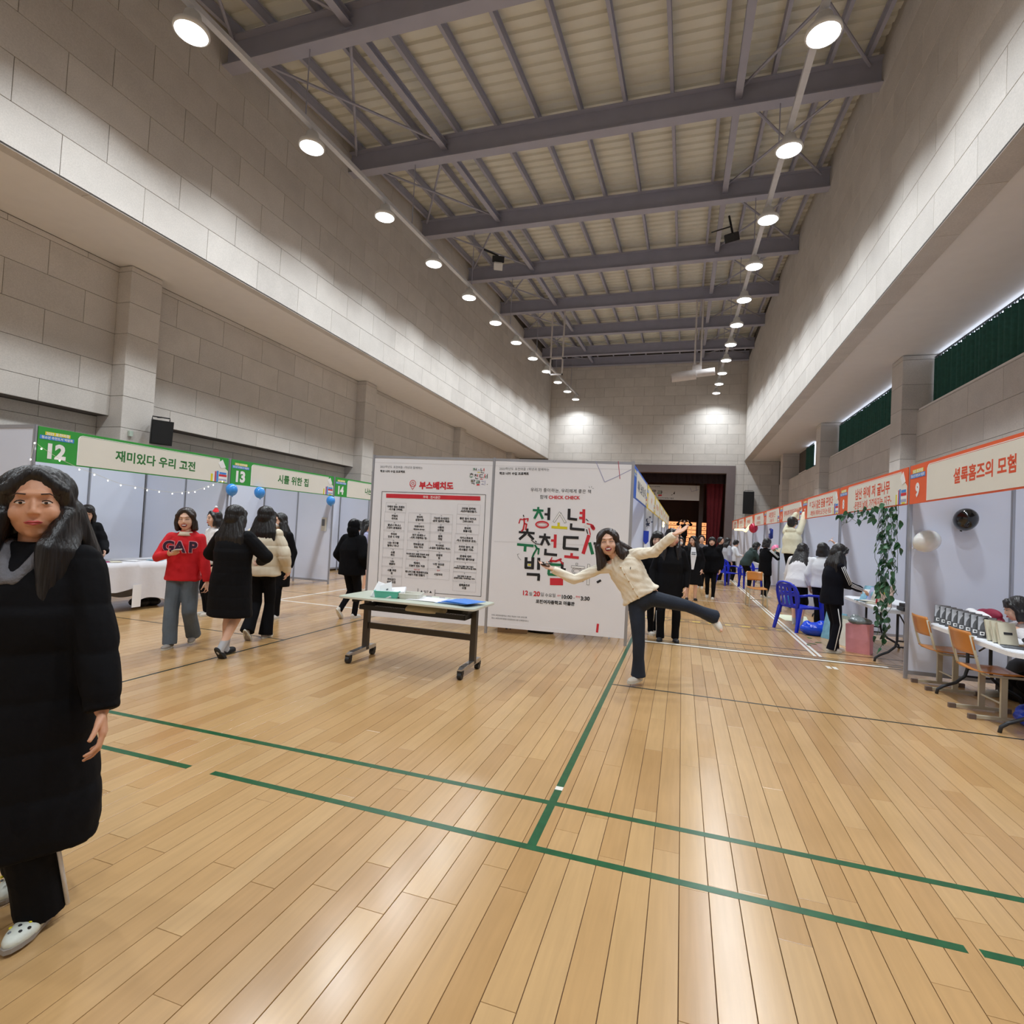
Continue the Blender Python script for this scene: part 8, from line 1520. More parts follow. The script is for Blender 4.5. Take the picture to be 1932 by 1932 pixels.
            for sg in (-1, 1):
                sh = s.sh[0 if sg < 0 else 1]; nb = s.Nb
                if front:
                    for q in range(5):
                        w_ = q / 4; a0 = hp(sg * (.078 + .014 * w_), .035 - .06 * w_, -.03 - .02 * w_)
                        a1 = nb.lerp(sh, .55 + .28 * w_) + s.T[1] * (.085 - .05 * w_) * k + s.T[2] * .035; a2 = a1 + dn * max(length - .16, .04) * k * r_.uniform(.8, 1.05) + s.T[1] * .02 + s.T[0] * sg * .01
                        mb.cap(a0, a1, .026 * k, .03 * k, 10, 3); mb.cap(a1, a2, .03 * k, .012 * k, 10, 3)
                else: mb.cap(hp(sg * .082, .0, -.04), nb.lerp(sh, .5) - s.T[1] * .045 * k + s.T[2] * .01, .03 * k, .03 * k, 10, 3)
        fn_ = strands((.0022 if p.q < .006 else .0035) if kind == 'long' else .002, seed)
        return p.blob(mb, 'hair', m_ or M_HAIR, max(p.q * .9, .006), fn_)
    def rings(p, spec, prt=None):
        """spec: (t in metres above the hip centre, half width, half depth, forward offset)"""
        s = p.s; out = []
        for (t, a, b, fo) in spec:
            if t >= 0: c = s.Hc + s.T[2] * t + s.T[1] * fo; out.append((c, s.T[0], s.T[1], a, b))
            else: c = s.Hc + V((0, 0, t)) + s.B[1] * fo; out.append((c, s.B[0], s.B[1], a, b))
        return out
    def top(p, name, m, hem=-.02, puff=0.0, hemw=None, collar=None, fn=None, cuff=.0, sleeves=(1, 1), voxel=None, hood=0, open_neck=0, waist=0.0, sl=1.0, **kw):
        s = p.s; H = s.H; k = p.k; mb = MB(); hw = (hemw or .155) * k + puff; g = puff
        sp = [(hem, hw, .115 * k + g, 0), (hem + .02, hw + .006, .12 * k + g, 0)]
        if hem < -.12: sp += [(hem * .5, (hw + .165 * k + g) / 2, .125 * k + g, 0)]
        sp += [(max(hem + .05, .0), .162 * k + g, .118 * k + g, 0), (.09 * H, (.148 - waist) * k + g, .108 * k + g, 0), (.18 * H, .162 * k + g, .12 * k + g, .004), (.235 * H, .158 * k + g * .6, .112 * k + g * .7, 0), (.28 * H, .13 * k + g * .35, .092 * k + g * .45, 0), (.308 * H, .085 * k + g * .2, .072 * k + g * .3, 0), (.330 * H, .062 * k + g * .15, .064 * k + g * .15, 0)]
        sp.sort(key=lambda q: q[0]); mb.loft(p.rings(sp), 24)
        for i in (0, 1):
            if not sleeves[i]: continue
            sh, el, wr = s.sh[i], s.el[i], s.wr[i]; wr2 = wr + (wr - el).normalized() * cuff
            ins = s.Nb - s.T[2] * .05 * H
            mb.cap(ins.lerp(sh, .45), sh, (.055 * k + g * .3) * sl, (.052 * k + g * .4) * sl, 12, 3); mb.cap(sh, el, (.052 * k + g * .42) * sl, (.047 * k + g * .45) * sl, 12, 3)
            d = (wr2 - el).normalized(); a = d.orthogonal().normalized(); b = d.cross(a); r0 = (.047 * k + g * .45) * sl; r1 = (.036 * k + g * .35) * sl
            mb.ell(el, (r0, r0, r0), None, 12, 8); mb.loft([(el, a, b, r0, r0), (el.lerp(wr2, .8), a, b, r1 * 1.08, r1 * 1.08), (wr2, a, b, r1 * .9, r1 * .9)], 14)
        if collar: mb.loft([(s.Nb - s.T[2] * .02, s.T[0], s.T[1], .075 * k, .075 * k), (s.Nb + s.T[2] * collar, s.T[0], s.T[1], .066 * k, .068 * k)], 18)
        if hood:
            c = s.Nb - s.T[1] * .075 * k - s.T[2] * .02; Rt = Matrix((s.T[0], s.T[1], s.T[2])).transposed()
            mb.ell(c, (.115 * k, .055 * k, .075 * k), Rt, 14, 8); mb.cap(c + s.T[0] * .09 * k, s.Nb + s.T[0] * .055 * k + s.T[1] * .05 * k - s.T[2] * .02, .035 * k, .028 * k, 10, 3); mb.cap(c - s.T[0] * .09 * k, s.Nb - s.T[0] * .055 * k + s.T[1] * .05 * k - s.T[2] * .02, .035 * k, .028 * k, 10, 3)
        return p.blob(mb, name, m, voxel, fn or folds(.006, seed=hash(name) % 7 if False else len(name)), **kw)
    def legs(p, name, m, upto=1.0, thigh=.088, knee=.062, ankle=.058, fn=None, hemrise=.0, **kw):
        s = p.s; k = p.k; mb = MB(); Rb = Matrix((s.B[0], s.B[1], s.B[2])).transposed(); mb.ell(s.Hc + V((0, 0, .0)), (.152 * k, .108 * k, .11 * k), Rb, 18, 10)
        for i in (0, 1):
            hj, kn, an = s.hj[i], s.kn[i], s.an[i] + V((0, 0, -.01 + hemrise)) if hemrise == 0 else s.an[i].lerp(s.kn[i], hemrise)
            mb.cap(hj, kn, thigh * k, knee * k, 14, 3); d = (an - kn).normalized(); a = d.orthogonal().normalized(); b = d.cross(a)
            end = kn.lerp(an, upto); rr = knee * k + (ankle - knee) * k * upto
            mb.loft([(kn, a, b, knee * k, knee * k), (kn.lerp(end, .55), a, b, (knee * .45 + ankle * .55) * k, (knee * .45 + ankle * .55) * k), (end, a, b, rr, rr)], 16)
        return p.blob(mb, name, m, None, fn or folds(.0055, seed=5), **kw)
    def shoes(p, m, sole=None, slipper=False, name='shoe', sock=None):
        s = p.s; k = p.k
        for i in (0, 1):
            fd, pt = s.ft[i]; dn = V((0, 0, -1)); f2 = (fd * math.cos(pt) + dn * math.sin(pt)).normalized(); n = (dn * -math.cos(pt) + fd * math.sin(pt)).normalized(); sd = f2.cross(n)
            c = s.an[i] + dn * 0; R_ = Matrix((sd, f2, n)).transposed()
            c = s.an[i] - n * .045 * k
            mb = MB(); mb.ell(c + f2 * .075 * k + n * .022 * k, (.043 * k, .085 * k, .032 * k), R_, 14, 8)
            if not slipper: mb.ell(c - f2 * .025 * k + n * .035 * k, (.034 * k, .05 * k, .045 * k), R_, 12, 8)
            mb.ell(c + f2 * .03 * k + n * .018 * k, (.036 * k, .1 * k, .02 * k), R_, 14, 8)
            p.blob(mb, name, m, .008 if p.q < .01 else .011)
            m2 = MB(); m2.prism([((.044 if math.cos(a) > 0 else .036) * k * math.sin(a), (.045 + .118 * math.cos(a)) * k) for a in [q * PI / 8 for q in range(16)]], 0, .016 * k, Matrix.Translation(c) @ R_.to_4x4()); p.solid(m2, 'shoe_sole', sole or M_OFFW, False)
            if sock: m3 = MB(); m3.cap(s.an[i] - n * .015, s.an[i].lerp(s.kn[i], .28), .037 * k, .04 * k, 12, 3); m3.cap(s.an[i] - n * .015, c + f2 * .05 * k + n * .025 * k, .034 * k, .03 * k, 10, 3); p.blob(m3, 'sock', sock, .009)
    def stripes(p, i, segs, m_, offs, r, w=.009, name='sleeve_stripe', ax=None):
        """thin raised bands along a limb, on its outer side"""
        out = p.s.B[0] * (1 if i else -1) if ax is None else ax
        for o in offs:
            mb = MB(); L1 = []; L2 = []
            for (pt, rad) in segs:
                d = (V(segs[-1][0]) - V(segs[0][0])).normalized(); n = (out - out.dot(d) * d).normalized(); t = d.cross(n); c = V(pt) + (n * math.cos(o) + t * math.sin(o)) * rad * r
                L1.append(c)
            mb.tube(L1, w / 2, 6); p.solid(mb, name, m_)
def walker(x, y, face, H, label, top='coat', hair='long', legs='pants', shoes='white', q=.013, skin=None, fringe=0, mask=False, hlen=.36, topm=None, legm=None, puff=.02, hem=-.3, front=False, face_=True, smile=0, toback=True, hood=0, hm=None, quilt=0, sock=None, group=None, waist=0, sl=1.0, ankle=.05, hemw=None, **kw):
    s = skel(x, y, face, H, **kw); p = Person(s, label, group, q); p.body(skin, face=face_, smile=smile, bare=legs != 'pants')
    if hair == 'hood':
        p.hair('short', fringe=1, vol=.95)
        D = s.D; R = Matrix((D[0], D[1], D[2])).transposed(); mb = MB(); k = p.k
        mb.ell(p.hp(0, -.03, .03), (.105 * k, .105 * k, .11 * k), R, 18, 10); mb.ell(p.hp(0, -.05, -.05), (.105 * k, .09 * k, .1 * k), R, 18, 10); mb.cap(p.hp(0, -.03, -.1), s.Nb, .1 * k, .09 * k, 12, 3); p.blob(mb, 'hood', topm or M_KBLK, None, folds(.005))
    elif hair: p.hair(hair, hm, hlen, fringe=fringe, front=front, toback=toback, seed=int(abs(x * 37 + y * 11)) % 50)
    if mask: p.mask()
    p.top({'coat': 'coat', 'hoodie': 'hoodie', 'jacket': 'jacket', 'cardigan': 'cardigan'}[top], topm or M_COAT, hem=hem, puff=puff, hood=hood, waist=waist, sl=sl, hemw=hemw, fn=folds(.006, quilt, .13, int(abs(x * 10)) % 9))
    if legs == 'pants': p.legs('trousers', legm or M_PANT, ankle=ankle)
    elif legs == 'shorts': p.legs('shorts', legm or M_PANT, upto=.05, thigh=.1, knee=.085, ankle=.085)
    if shoes: p.shoes({'white': M_SHOEW, 'grey': M_SHOEG, 'black': M_SLIP}[shoes], sole=M_SLIP if shoes == 'black' else None, slipper=bool(sock), sock=sock)
    return p
# 1 the posing woman
M_CARD2 = mat('cream_cable_knit', (244, 234, 214), 0.9, 0, 0.04, 20, 0.35, 120); M_JEAN = mat('dark_blue_denim', (28, 38, 54), 0.8, 0, 0.35, 5, 0.3, 90)
s = skel(-.41, 5.8, 180, 1.60)
W = lambda x, z, y=5.8: V((x, y, z))
s.Hc = W(-.375, .905); ux = V((-.54, 0, .84)).normalized()
s.T = [V((-ux.z, 0, ux.x)), V((0, -1, 0)), ux]; s.T = rotb(s.T, ux, -.12)
s.Ch = s.Hc + s.T[2] * .28; s.Nb = W(-.635, 1.275, 5.78)
s.sh = [W(-.815, 1.165, 5.77), W(-.50, 1.335, 5.79)]
s.el = [W(-1.065, 1.035, 5.68), W(-.265, 1.375, 5.72)]; s.wr = [W(-1.285, 1.135, 5.60), W(-.075, 1.565, 5.62)]
s.hd = [(V((-.93, -.1, .28)).normalized(), V((.25, -.25, .93)).normalized(), .25, -1), (V((.86, -.15, .52)).normalized(), V((-.35, -.5, .8)).normalized(), .12, 1)]
# person's own right arm is on the picture's left
D = [V((-1, 0, 0)), V((0, -1, 0)), V((0, 0, 1))]; D = rotb(D, V((0, -1, 0)), .14); D = rotb(D, V((0, 0, 1)), .10); D = rotb(D, D[0], .06); s.D = D
s.Hd = W(-.735, 1.44, 5.73); s.hk = 1.22
s.hj = [W(-.425, .83), W(-.29, .90, 5.79)]; s.kn = [W(-.385, .46, 5.77), W(.075, .845, 5.85)]; s.an = [W(-.375, .085, 5.8), W(.36, .735, 6.02)]
s.ft = [(V((-.55, -.82, 0)).normalized(), 0.05), (V((.55, -.75, 0)).normalized(), .75)]; s.B = [V((-1, 0, 0)), V((0, -1, 0)), V((0, 0, 1))]
for l_ in (s.sh, s.el, s.wr, s.hd, s.hj, s.kn, s.an, s.ft): l_.reverse()
s.hd = [(s.hd[0][0], s.hd[0][1], s.hd[0][2], -1), (s.hd[1][0], s.hd[1][1], s.hd[1][2], 1)]
p = Person(s, 'person in cream cable-knit cardigan posing on one leg with arms spread before the poster', q=.0065); p.body(M_SKIN, smile=1)
p.hair('long', M_HAIR2, .20, front=True, vol=1.12, seed=3)
def knit(co, no):
    u = co @ np.array(V(s.T[0])); w_ = co @ np.array(V(s.T[2])); d = .0045 * np.sin(u * 120) * np.sin(w_ * 75 + np.sin(u * 60) * 1.5); return folds(.004, seed=9)(co + no * d[:, None], no)
p.top('cardigan', M_CARD2, hem=.0, puff=.02, hemw=.185, fn=knit, cuff=-.005, sl=.98, collar=.02, voxel=.008)
mb = MB(); mb.tube([s.Hc + s.T[2] * t + s.T[1] * (.137 + .004 * math.sin(t * 9)) for t in (.0, .1, .2, .3, .38)], .007, 8); p.solid(mb, 'button_band', M_CARD2)
for t in (.03, .115, .20, .285, .36): mb = MB(); mb.cap(s.Hc + s.T[2] * t + s.T[1] * .146, s.Hc + s.T[2] * t + s.T[1] * .150, .008, .008, 10, 3); p.solid(mb, 'button', mat('tan_button', (190, 150, 100), 0.4))
mb = MB(); e0 = s.Hc + s.T[2] * .30 - s.T[0] * .075 + s.T[1] * .135; mb.tube([e0, e0 + s.T[2] * .012 - s.T[0] * .006, e0 + s.T[2] * .018 - s.T[0] * .014], .0035, 6); p.solid(mb, 'chest_emblem', M_IK)
mb = MB()
Rb = Matrix((s.T[0], s.T[1], s.T[2])).transposed(); mb.ell(W(-.36, .87), (.15, .105, .11), Rb, 18, 10)
for i in (0, 1):
    mb.cap(s.hj[i], s.kn[i], .092, .066, 14, 3); d = (s.an[i] - s.kn[i]).normalized(); a = d.orthogonal().normalized(); b = d.cross(a)
    mb.loft([(s.kn[i], a, b, .066, .066), (s.kn[i].lerp(s.an[i], .5), a, b, .062, .062), (s.an[i] + d * -.0, a, b, .078, .078)], 16)
p.blob(mb, 'jeans', M_JEAN, .01, folds(.005, seed=4)); p.shoes(M_SHOEW, sock=None)
mb = MB(); R_ = Matrix.Rotation(.0, 3, 'X'); c = s.wr[1] + V((-.09, -.02, .045)); mb.box(-.035, .075, -.035, .035, 0, .009, Matrix.Translation(c) @ Matrix.Rotation(-.1, 4, 'Y') @ Matrix.Rotation(.3, 4, 'Z')); ph = thing('smartphone', 'dark smartphone lying on the posing person\'s raised palm', 'phone', (0, 0, 0)); mb.build('phone_body', M_BLACK, ph)
# 2 foreground girl in the long padded coat
s = skel(-2.30, 1.41, 150, 1.66, head=(-24, 1, 3), feet=((-.11, .01, .06, 6), (.09, -.27, .07, 0, .2)), hands=(dict(t=(-.31, .12, .80), curl=.55, n=(.7, .2, 0)), dict(t=(.30, .0, .80))), width=1.0); s.hk = 1.12
p = Person(s, 'person in a long black padded coat with long hair, closest to the camera', q=.0055); p.body(M_SKIN_SHADED)
p.hair('long', M_HAIR, .40, front=True, vol=1.2, seed=8)
p.top('coat', mat('black_padded_coat_near', (18, 18, 21), 0.8, 0, 0.1, 5, 0.3, 30, spec=0.12), hem=-.55, puff=.055, hemw=.20, fn=folds(.009, .010, .17, 2), collar=None, voxel=.010, sl=1.08)
mb = MB(); Rt = Matrix((s.T[0], s.T[1], s.T[2])).transposed(); c = s.Nb - s.T[1] * .06 - s.T[2] * .0
for sg in (-1, 1): mb.cap(c + s.T[0] * sg * .08, s.Nb + s.T[0] * sg * .07 + s.T[1] * .05 - s.T[2] * .0, .045, .035, 12, 3); mb.cap(s.Nb + s.T[0] * sg * .07 + s.T[1] * .05 - s.T[2] * .0, s.Nb + s.T[0] * sg * .015 + s.T[1] * .135 - s.T[2] * .11, .035, .022, 12, 3)
mb.ell(c, (.13, .06, .08), Rt, 14, 8); p.blob(mb, 'hood_lining', mat('grey_fleece_lining', (112, 112, 118), 0.95, 0, 0.15, 30, 0.6, 90), .01, folds(.004, seed=2))
p.legs('trousers', M_PANT, ankle=.08, knee=.075)
for i in (0, 1): p.stripes(i, [(s.kn[i], .078), (s.kn[i].lerp(s.an[i], .5), .082), (s.an[i], .084)], M_STRIPE, (-.07, .0), 1.0, .011, 'trouser_stripe')
M_CLOG = mat('white_foam_clog', (214, 218, 208), 0.5, 0, 0.03, 10, 0.1, 50); p.shoes(M_CLOG, sole=M_SHOEG, name='clog')
for i in (0, 1):
    fd = s.ft[i][0]; sd = fd.cross(V((0, 0, 1))); r_ = random.Random(5 + i)
    for (a, b, cc) in ((.0, .10, M_IK), (.02, .075, M_IK), (-.02, .08, M_IY), (.015, .125, M_IG), (-.015, .12, M_IK), (.03, .1, M_IY), (-.03, .1, M_IK), (0, .06, M_IW)):
        mb = MB(); q = s.an[i] + V((0, 0, -.045)) + fd * b + sd * a; z_ = .054 * math.sqrt(max(0, 1 - ((b - .075) / .09) ** 2 * .8 - (a / .05) ** 2 * .8)); mb.ell(q + V((0, 0, z_)), (.006, .006, .004), None, 8, 6); p.solid(mb, 'clog_charm', cc)
    mb = MB(); pts = [s.an[i] + V((0, 0, -.012)) + sd * .042 * math.cos(t) - fd * .055 * math.sin(t) for t in [PI * j / 8 for j in range(9)]]; mb.tube(pts, .008, 6); p.solid(mb, 'clog_strap', M_CLOG)
# 3 red hooded top
M_REDH = mat('red_hooded_fleece', (206, 22, 34), 0.85, 0, 0.05, 10, 0.25, 60); M_GJEAN = mat('grey_blue_denim', (92, 102, 112), 0.85, 0, 0.12, 8, 0.25, 80)
s = skel(-5.47, 4.88, 152, 1.56, head=(-8, -4, 4), feet=((-.10, -.13, .10, -8, .3), (.05, .12, .045, 4)), hands=(dict(t=(-.27, .05, .74), curl=.7), dict(t=(.06, .27, 1.06), d=(-.75, .55, .12), n=(0, -.3, .9), curl=.3)), poles=(None, (.9, -.5, -.5)), width=1.05); s.hk = 1.12
p = Person(s, 'person in a red hooded top with big dark letters and grey jeans, holding a phone', q=.008); p.body(M_SKIN, smile=1)
p.hair('bob', M_HAIR2, vol=1.05, seed=4)
p.top('hoodie', M_REDH, hem=-.06, puff=.028, hemw=.17, hood=1, fn=folds(.007, seed=3))
mb = MB(); mb.loft([(s.Nb - s.T[2] * .035 + s.T[1] * .02, s.T[0], s.T[1], .085, .085), (s.Nb + s.T[2] * .012 + s.T[1] * .012, s.T[0], s.T[1], .068, .066)], 20); p.solid(mb, 'collar', mat('cream_turtleneck', (236, 222, 200), 0.85))
p.legs('jeans', M_GJEAN, thigh=.1, knee=.08, ankle=.082); p.shoes(M_SHOEG)
c = s.Hc + s.T[2] * .335 + s.T[1] * .158; Fm = frame(c, -s.T[0] * -1 if False else s.T[0] * 1.0, s.T[2])
# letters run along the wearer's left, so mirror the axis to face the viewer
Fm = frame(c - s.root, -s.T[0], s.T[2]); 
for ch, dx in (('G', -.125), ('A', 0), ('P', .125)):
    text(ch, mat('pink_outline', (226, 150, 160), 0.8), p.root, Fm @ Matrix.Translation((dx, 0, .004 - .022 * (dx / .1) ** 2)), .165, .013, name='letter_outline', ext=.003)
    text(ch, mat('navy_letter_felt', (52, 26, 52), 0.8), p.root, Fm @ Matrix.Translation((dx, 0, .009 - .022 * (dx / .1) ** 2)), .165, .006, name='letter', ext=.003)
ph = thing('smartphone', 'white smartphone held by the person in the red hooded top', 'phone', (0, 0, 0)); mb = MB(); q = s.wr[1] + s.hd[1][0] * .12 + V((0, 0, .03)); mb.box(-.04, .075, -.036, .036, 0, .009, Matrix.Translation(q) @ Matrix.Rotation(-.25, 4, 'Y') @ Matrix.Rotation(-.4, 4, 'Z')); mb.build('phone_body', M_OFFW, ph)
# 4 black long coat seen from behind, bare calves
p = walker(-4.68, 4.78, -8, 1.62, 'person seen from behind in a long black coat, bare calves, grey socks and black slippers', hair='long', hlen=.40, legs=None, shoes='black', q=.0085, puff=.055, hem=-.41, hemw=.19, quilt=.004, sock=M_SOCK, topm=M_COAT, feet=((-.06, .06, .05, 0), (.045, -.16, .10, 4, .9)), hands=(dict(t=(-.22, .28, 1.0)), dict(t=(.16, .26, 1.02))), poles=((-1, -.3, -.4), (1.2, -.3, -.4)), face_=False, width=1.05, sl=1.05)
# 5 cream padded vest over grey hood
p = walker(-5.02, 5.62, -18, 1.64, 'person seen from behind in a cream padded jacket and black trousers, one heel raised', hair='long', hlen=.38, q=.0085, topm=mat('cream_padded_nylon', (224, 212, 188), 0.55, 0, 0.04, 6, 0.2, 20), puff=.05, hem=-.06, hemw=.17, quilt=.012, shoes='grey', feet=((-.05, -.20, .12, 0, .9), (.06, .06, .045, 6)), hands=(dict(t=(-.2, .25, 1.0)), dict(t=(.25, .12, .85))), face_=False, ankle=.085)
# 6 masked person in a black coat facing the camera
p = walker(-5.86, 6.86, 165, 1.57, 'person with a white mask and long black coat facing the camera in the left row', hair='long', hlen=.30, mask=True, fringe=0, q=.0095, puff=.03, hem=-.34, hemw=.17, front=True, head=(25, 0, 0), feet=((-.06, .06, .045, 4), (.06, -.12, .06, 0, .2)), sock=M_SOCK, shoes='white')
# 7 black hooded person walking away
p = walker(-4.93, 7.44, 8, 1.54, 'person in a black hooded jacket with the hood up, walking away, left of the poster', hair='hood', top='jacket', topm=M_KBLK, q=.0095, puff=.07, hem=-.12, hemw=.16, shoes='white', feet=((-.06, -.16, .13, 0, .95), (.06, .04, .045, 0)), face_=False, sl=1.15, hands=(dict(t=(-.22, .12, .82)), dict(t=(.22, .1, .8))))
# 8 partly hidden
walker(-6.62, 10.45, 60, 1.55, 'person in a pale pink skirt mostly hidden behind the left poster post', hair='long', q=.014, top='hoodie', topm=M_LAV, puff=.01, hem=-.05, legs='shorts', legm=mat('pale_pink_cloth', (226, 190, 190), 0.8), face_=False)
# 9 leaning over the table in the first left booth
walker(-8.80, 6.0, 100, 1.62, 'person in a black padded jacket leaning over the white tablecloth', hair='bob', fringe=1, q=.012, top='jacket', puff=.06, hem=-.06, quilt=.006, lean=.45, head=(30, -12, 0), hip=(0, -.10, .82), hands=(dict(t=(-.15, .38, .86)), dict(t=(.15, .38, .86))), hood=1)
# 10 white-top person behind the red top
p = walker(-6.75, 6.5, 200, 1.56, 'person in a white patterned top and red hat, mostly hidden behind the red hooded top', hair='bob', q=.013, top='hoodie', topm=mat('white_patterned_knit', (226, 222, 220), 0.85, 0, 0.2, 40), puff=.02, hem=-.04, legm=M_PANT, head=(0, 0, 0))
mb = MB(); mb.cap(p.hp(0, -.02, .08), p.hp(.02, -.03, .14), .075, .03, 12, 3); p.blob(mb, 'red_hat', M_REDH, .01); mb = MB(); mb.ell(p.hp(.02, -.03, .17), (.022, .022, .022), None, 10, 6); p.solid(mb, 'hat_pompom', M_PAPER)
# 11, 12 pair behind the posing woman
walker(-.40, 8.95, 150, 1.60, 'person with a short black bob in a black coat, half hidden behind the posing woman', hair='bob', fringe=1, q=.0105, puff=.03, hem=-.30, lean=.12, head=(30, -8, 0), feet=((-.06, .0, .045, -10), (.07, .1, .045, 10)), shoes='white')
p = walker(-.15, 8.42, 175, 1.64, 'person in a long black coat, striped trousers and black slippers behind the raised leg', hair='long', hlen=.34, q=.0105, puff=.03, hem=-.30, hemw=.17, front=True, head=(-40, -5, 0), shoes='black', sock=M_SOCK, feet=((-.11, .0, .05, -8), (.10, .03, .05, 12)), ankle=.058)
s = p.s; p.stripes(1, [(s.kn[1], .066), (s.an[1], .062)], M_STRIPE, (.3,), 1.0, .012, 'trouser_stripe')
# 13 ... the group walking up the aisle
walker(-.03, 15.6, 178, 1.52, 'person with a white mask and dark hair at the left of the aisle group', hair='bob', mask=True, q=.013, puff=.03, hem=-.3)
p = walker(.27, 14.2, 176, 1.56, 'person in an open long black gown over a white printed shirt, bare legs and slippers', hair='long', hlen=.26, front=True, q=.012, puff=.06, hem=-.42, hemw=.21, legs=None, shoes='black', head=(35, 0, 0), feet=((-.09, .02, .05, -5), (.10, .0, .05, 5)), sl=1.1)
s = p.s; mb = MB(); mb.add([s.Nb + s.T[1] * .10 + s.T[0] * .05 - s.T[2] * .0, s.Nb + s.T[1] * .10 - s.T[0] * .05, s.Hc + s.T[1] * .205 - s.T[0] * .015 + V((0, 0, -.05)), s.Hc + s.T[1] * .205 + s.T[0] * .035 + V((0, 0, -.05)), s.Ch + s.T[1] * .2 - s.T[0] * .07, s.Ch + s.T[1] * .2 + s.T[0] * .07], [(0, 1, 4, 5), (5, 4, 2, 3)]); p.solid(mb, 'shirt_front', M_STRIPE, False)
mb = MB(); mb.box(-.05, .05, -.004, .004, 0, .018, Matrix.Translation(s.Ch + s.T[1] * .208 + V((0, 0, .06)))); mb.box(-.05, .05, -.004, .004, 0, .018, Matrix.Translation(s.Ch + s.T[1] * .208 + V((0, 0, .02)))); p.solid(mb, 'shirt_print', M_IK, False)
walker(.74, 14.9, 184, 1.56, 'person in a black hooded jacket with tapered black trousers walking toward the camera', hair='hood', top='jacket', topm=M_KBLK, q=.012, puff=.07, hem=-.14, feet=((-.07, .1, .045, 0), (.07, -.14, .10, 0, .6)), shoes='white', sl=1.15, skin=M_SKIN)
walker(.58, 17.8, 180, 1.60, 'person in a grey top behind the hooded one in the aisle', hair='short', q=.015, top='hoodie', topm=mat('mid_grey_cotton', (110, 108, 114), 0.85), puff=.02, hem=-.04, face_=False)
walker(1.33, 21.0, 120, 1.58, 'person in black standing left of the one in the grey jacket far down the aisle', hair='short', q=.015, puff=.03, hem=-.28, face_=False)
walker(1.52, 20.3, 70, 1.56, 'person in a light grey jacket far down the aisle', hair='long', q=.015, top='jacket', topm=mat('light_grey_jacket', (176, 178, 186), 0.7), puff=.05, hem=-.05, hlen=.2, face_=False)
walker(1.78, 21.4, 75, 1.52, 'person in a white jacket and short hair far down the aisle', hair='short', q=.015, top='jacket', topm=mat('white_jacket', (226, 228, 232), 0.7), puff=.04, hem=-.05, lean=.15, head=(0, -15, 0), hands=(dict(t=(-.1, .3, .95)), dict(t=(.12, .3, .95))), face_=False)
walker(2.04, 18.55, 75, 1.58, 'person in a dark green hooded top bending over a table, long hair', hair='long', hlen=.38, q=.013, top='hoodie', topm=mat('bottle_green_fleece', (38, 56, 54), 0.85, 0, 0.06, 8, 0.3, 60), puff=.05, hem=-.06, lean=.5, head=(10, -30, 0), hip=(0, -.12, .80), hands=(dict(t=(-.1, .42, .86)), dict(t=(.14, .42, .86))), hood=1, shoes='white', toback=False)
p = walker(2.18, 16.2, 60, 1.60, 'person in black with white shoulder stripes reading an open book', hair='bob', q=.012, top='jacket', topm=M_KBLK, puff=.035, hem=-.22, head=(10, -12, 0), hands=(dict(t=(-.12, .26, 1.24)), dict(t=(.14, .26, 1.24))), poles=((-.8, .2, -1), (.9, .2, -1)))
s = p.s
for i in (0, 1): p.stripes(i, [(s.sh[i] + V((0, 0, .0)), .075), (s.el[i], .065)], M_STRIPE, (-.3, 0, .3), 1.0, .012)
t = thing('open_book', 'open book with a grey green cover held up by the person reading', 'book', p.s.wr[0].lerp(p.s.wr[1], .5) + V((.09, .05, .05)), math.radians(-60)); t.rotation_euler = (1.2, 0, math.radians(-60))
MB().cbox(-.11, -.002, -.08, .08, 0, .012, .002).build('left_half', mat('grey_green_cover', (110, 140, 132), 0.5), t); MB().cbox(.002, .11, -.08, .08, 0, .012, .002).build('right_half', M_BKCREAM, t)
# person reaching up, standing on a stool
t = thing('step_stool', 'dark step stool under the person reaching up to the orange sign', 'stool', (2.34, 13.45, 0)); MB().box(-.2, .2, -.16, .16, .46, .5).build('seat', M_BLACK, t)
for sx in (-1, 1):
    for sy in (-1, 1): MB().tube([(sx * .17, sy * .13, .46), (sx * .2, sy * .16, 0)], .014, 6).build('leg', M_LEGK, t)
walker(2.34, 13.45, 40, 1.60, 'person in a cream hooded top on a stool, arms raised to the orange sign', hair='short', q=.011, top='hoodie', topm=mat('cream_fleece', (226, 222, 196), 0.9, 0, 0.05, 10, 0.3, 50), puff=.05, hem=-.04, hood=1, z0=.5, hands=(dict(t=(-.06, .26, 1.72)), dict(t=(.12, .28, 1.76))), poles=((-1, .3, .2), (1, .3, .2)), head=(0, 8, 0), face_=False)
walker(2.14, 11.5, 28, 1.60, 'person in a white hooded jacket with very long black hair leaning over the table', hair='long', hlen=.62, q=.0105, top='hoodie', topm=mat('white_hooded_cotton', (222, 220, 222), 0.85, 0, 0.04, 8, 0.25, 40), puff=.055, hem=-.08, hemw=.17, hood=1, lean=.42, head=(0, -14, 0), hip=(0, -.1, .80), legs='shorts', sock=M_SOCK, shoes='white', hands=(dict(t=(-.3, .22, .62)), dict(t=(.15, .45, .8))), face_=False, sl=1.1)
walker(2.44, 11.1, 30, 1.55, 'person in a white and black jacket raising a fist beside the booth wall', hair='bob', q=.012, top='jacket', topm=mat('white_sport_jacket', (220, 222, 226), 0.7), puff=.03, hem=-.05, hands=(None, dict(t=(.16, .12, 1.56), curl=1.2)), poles=(None, (1, .2, -.6)), face_=False)
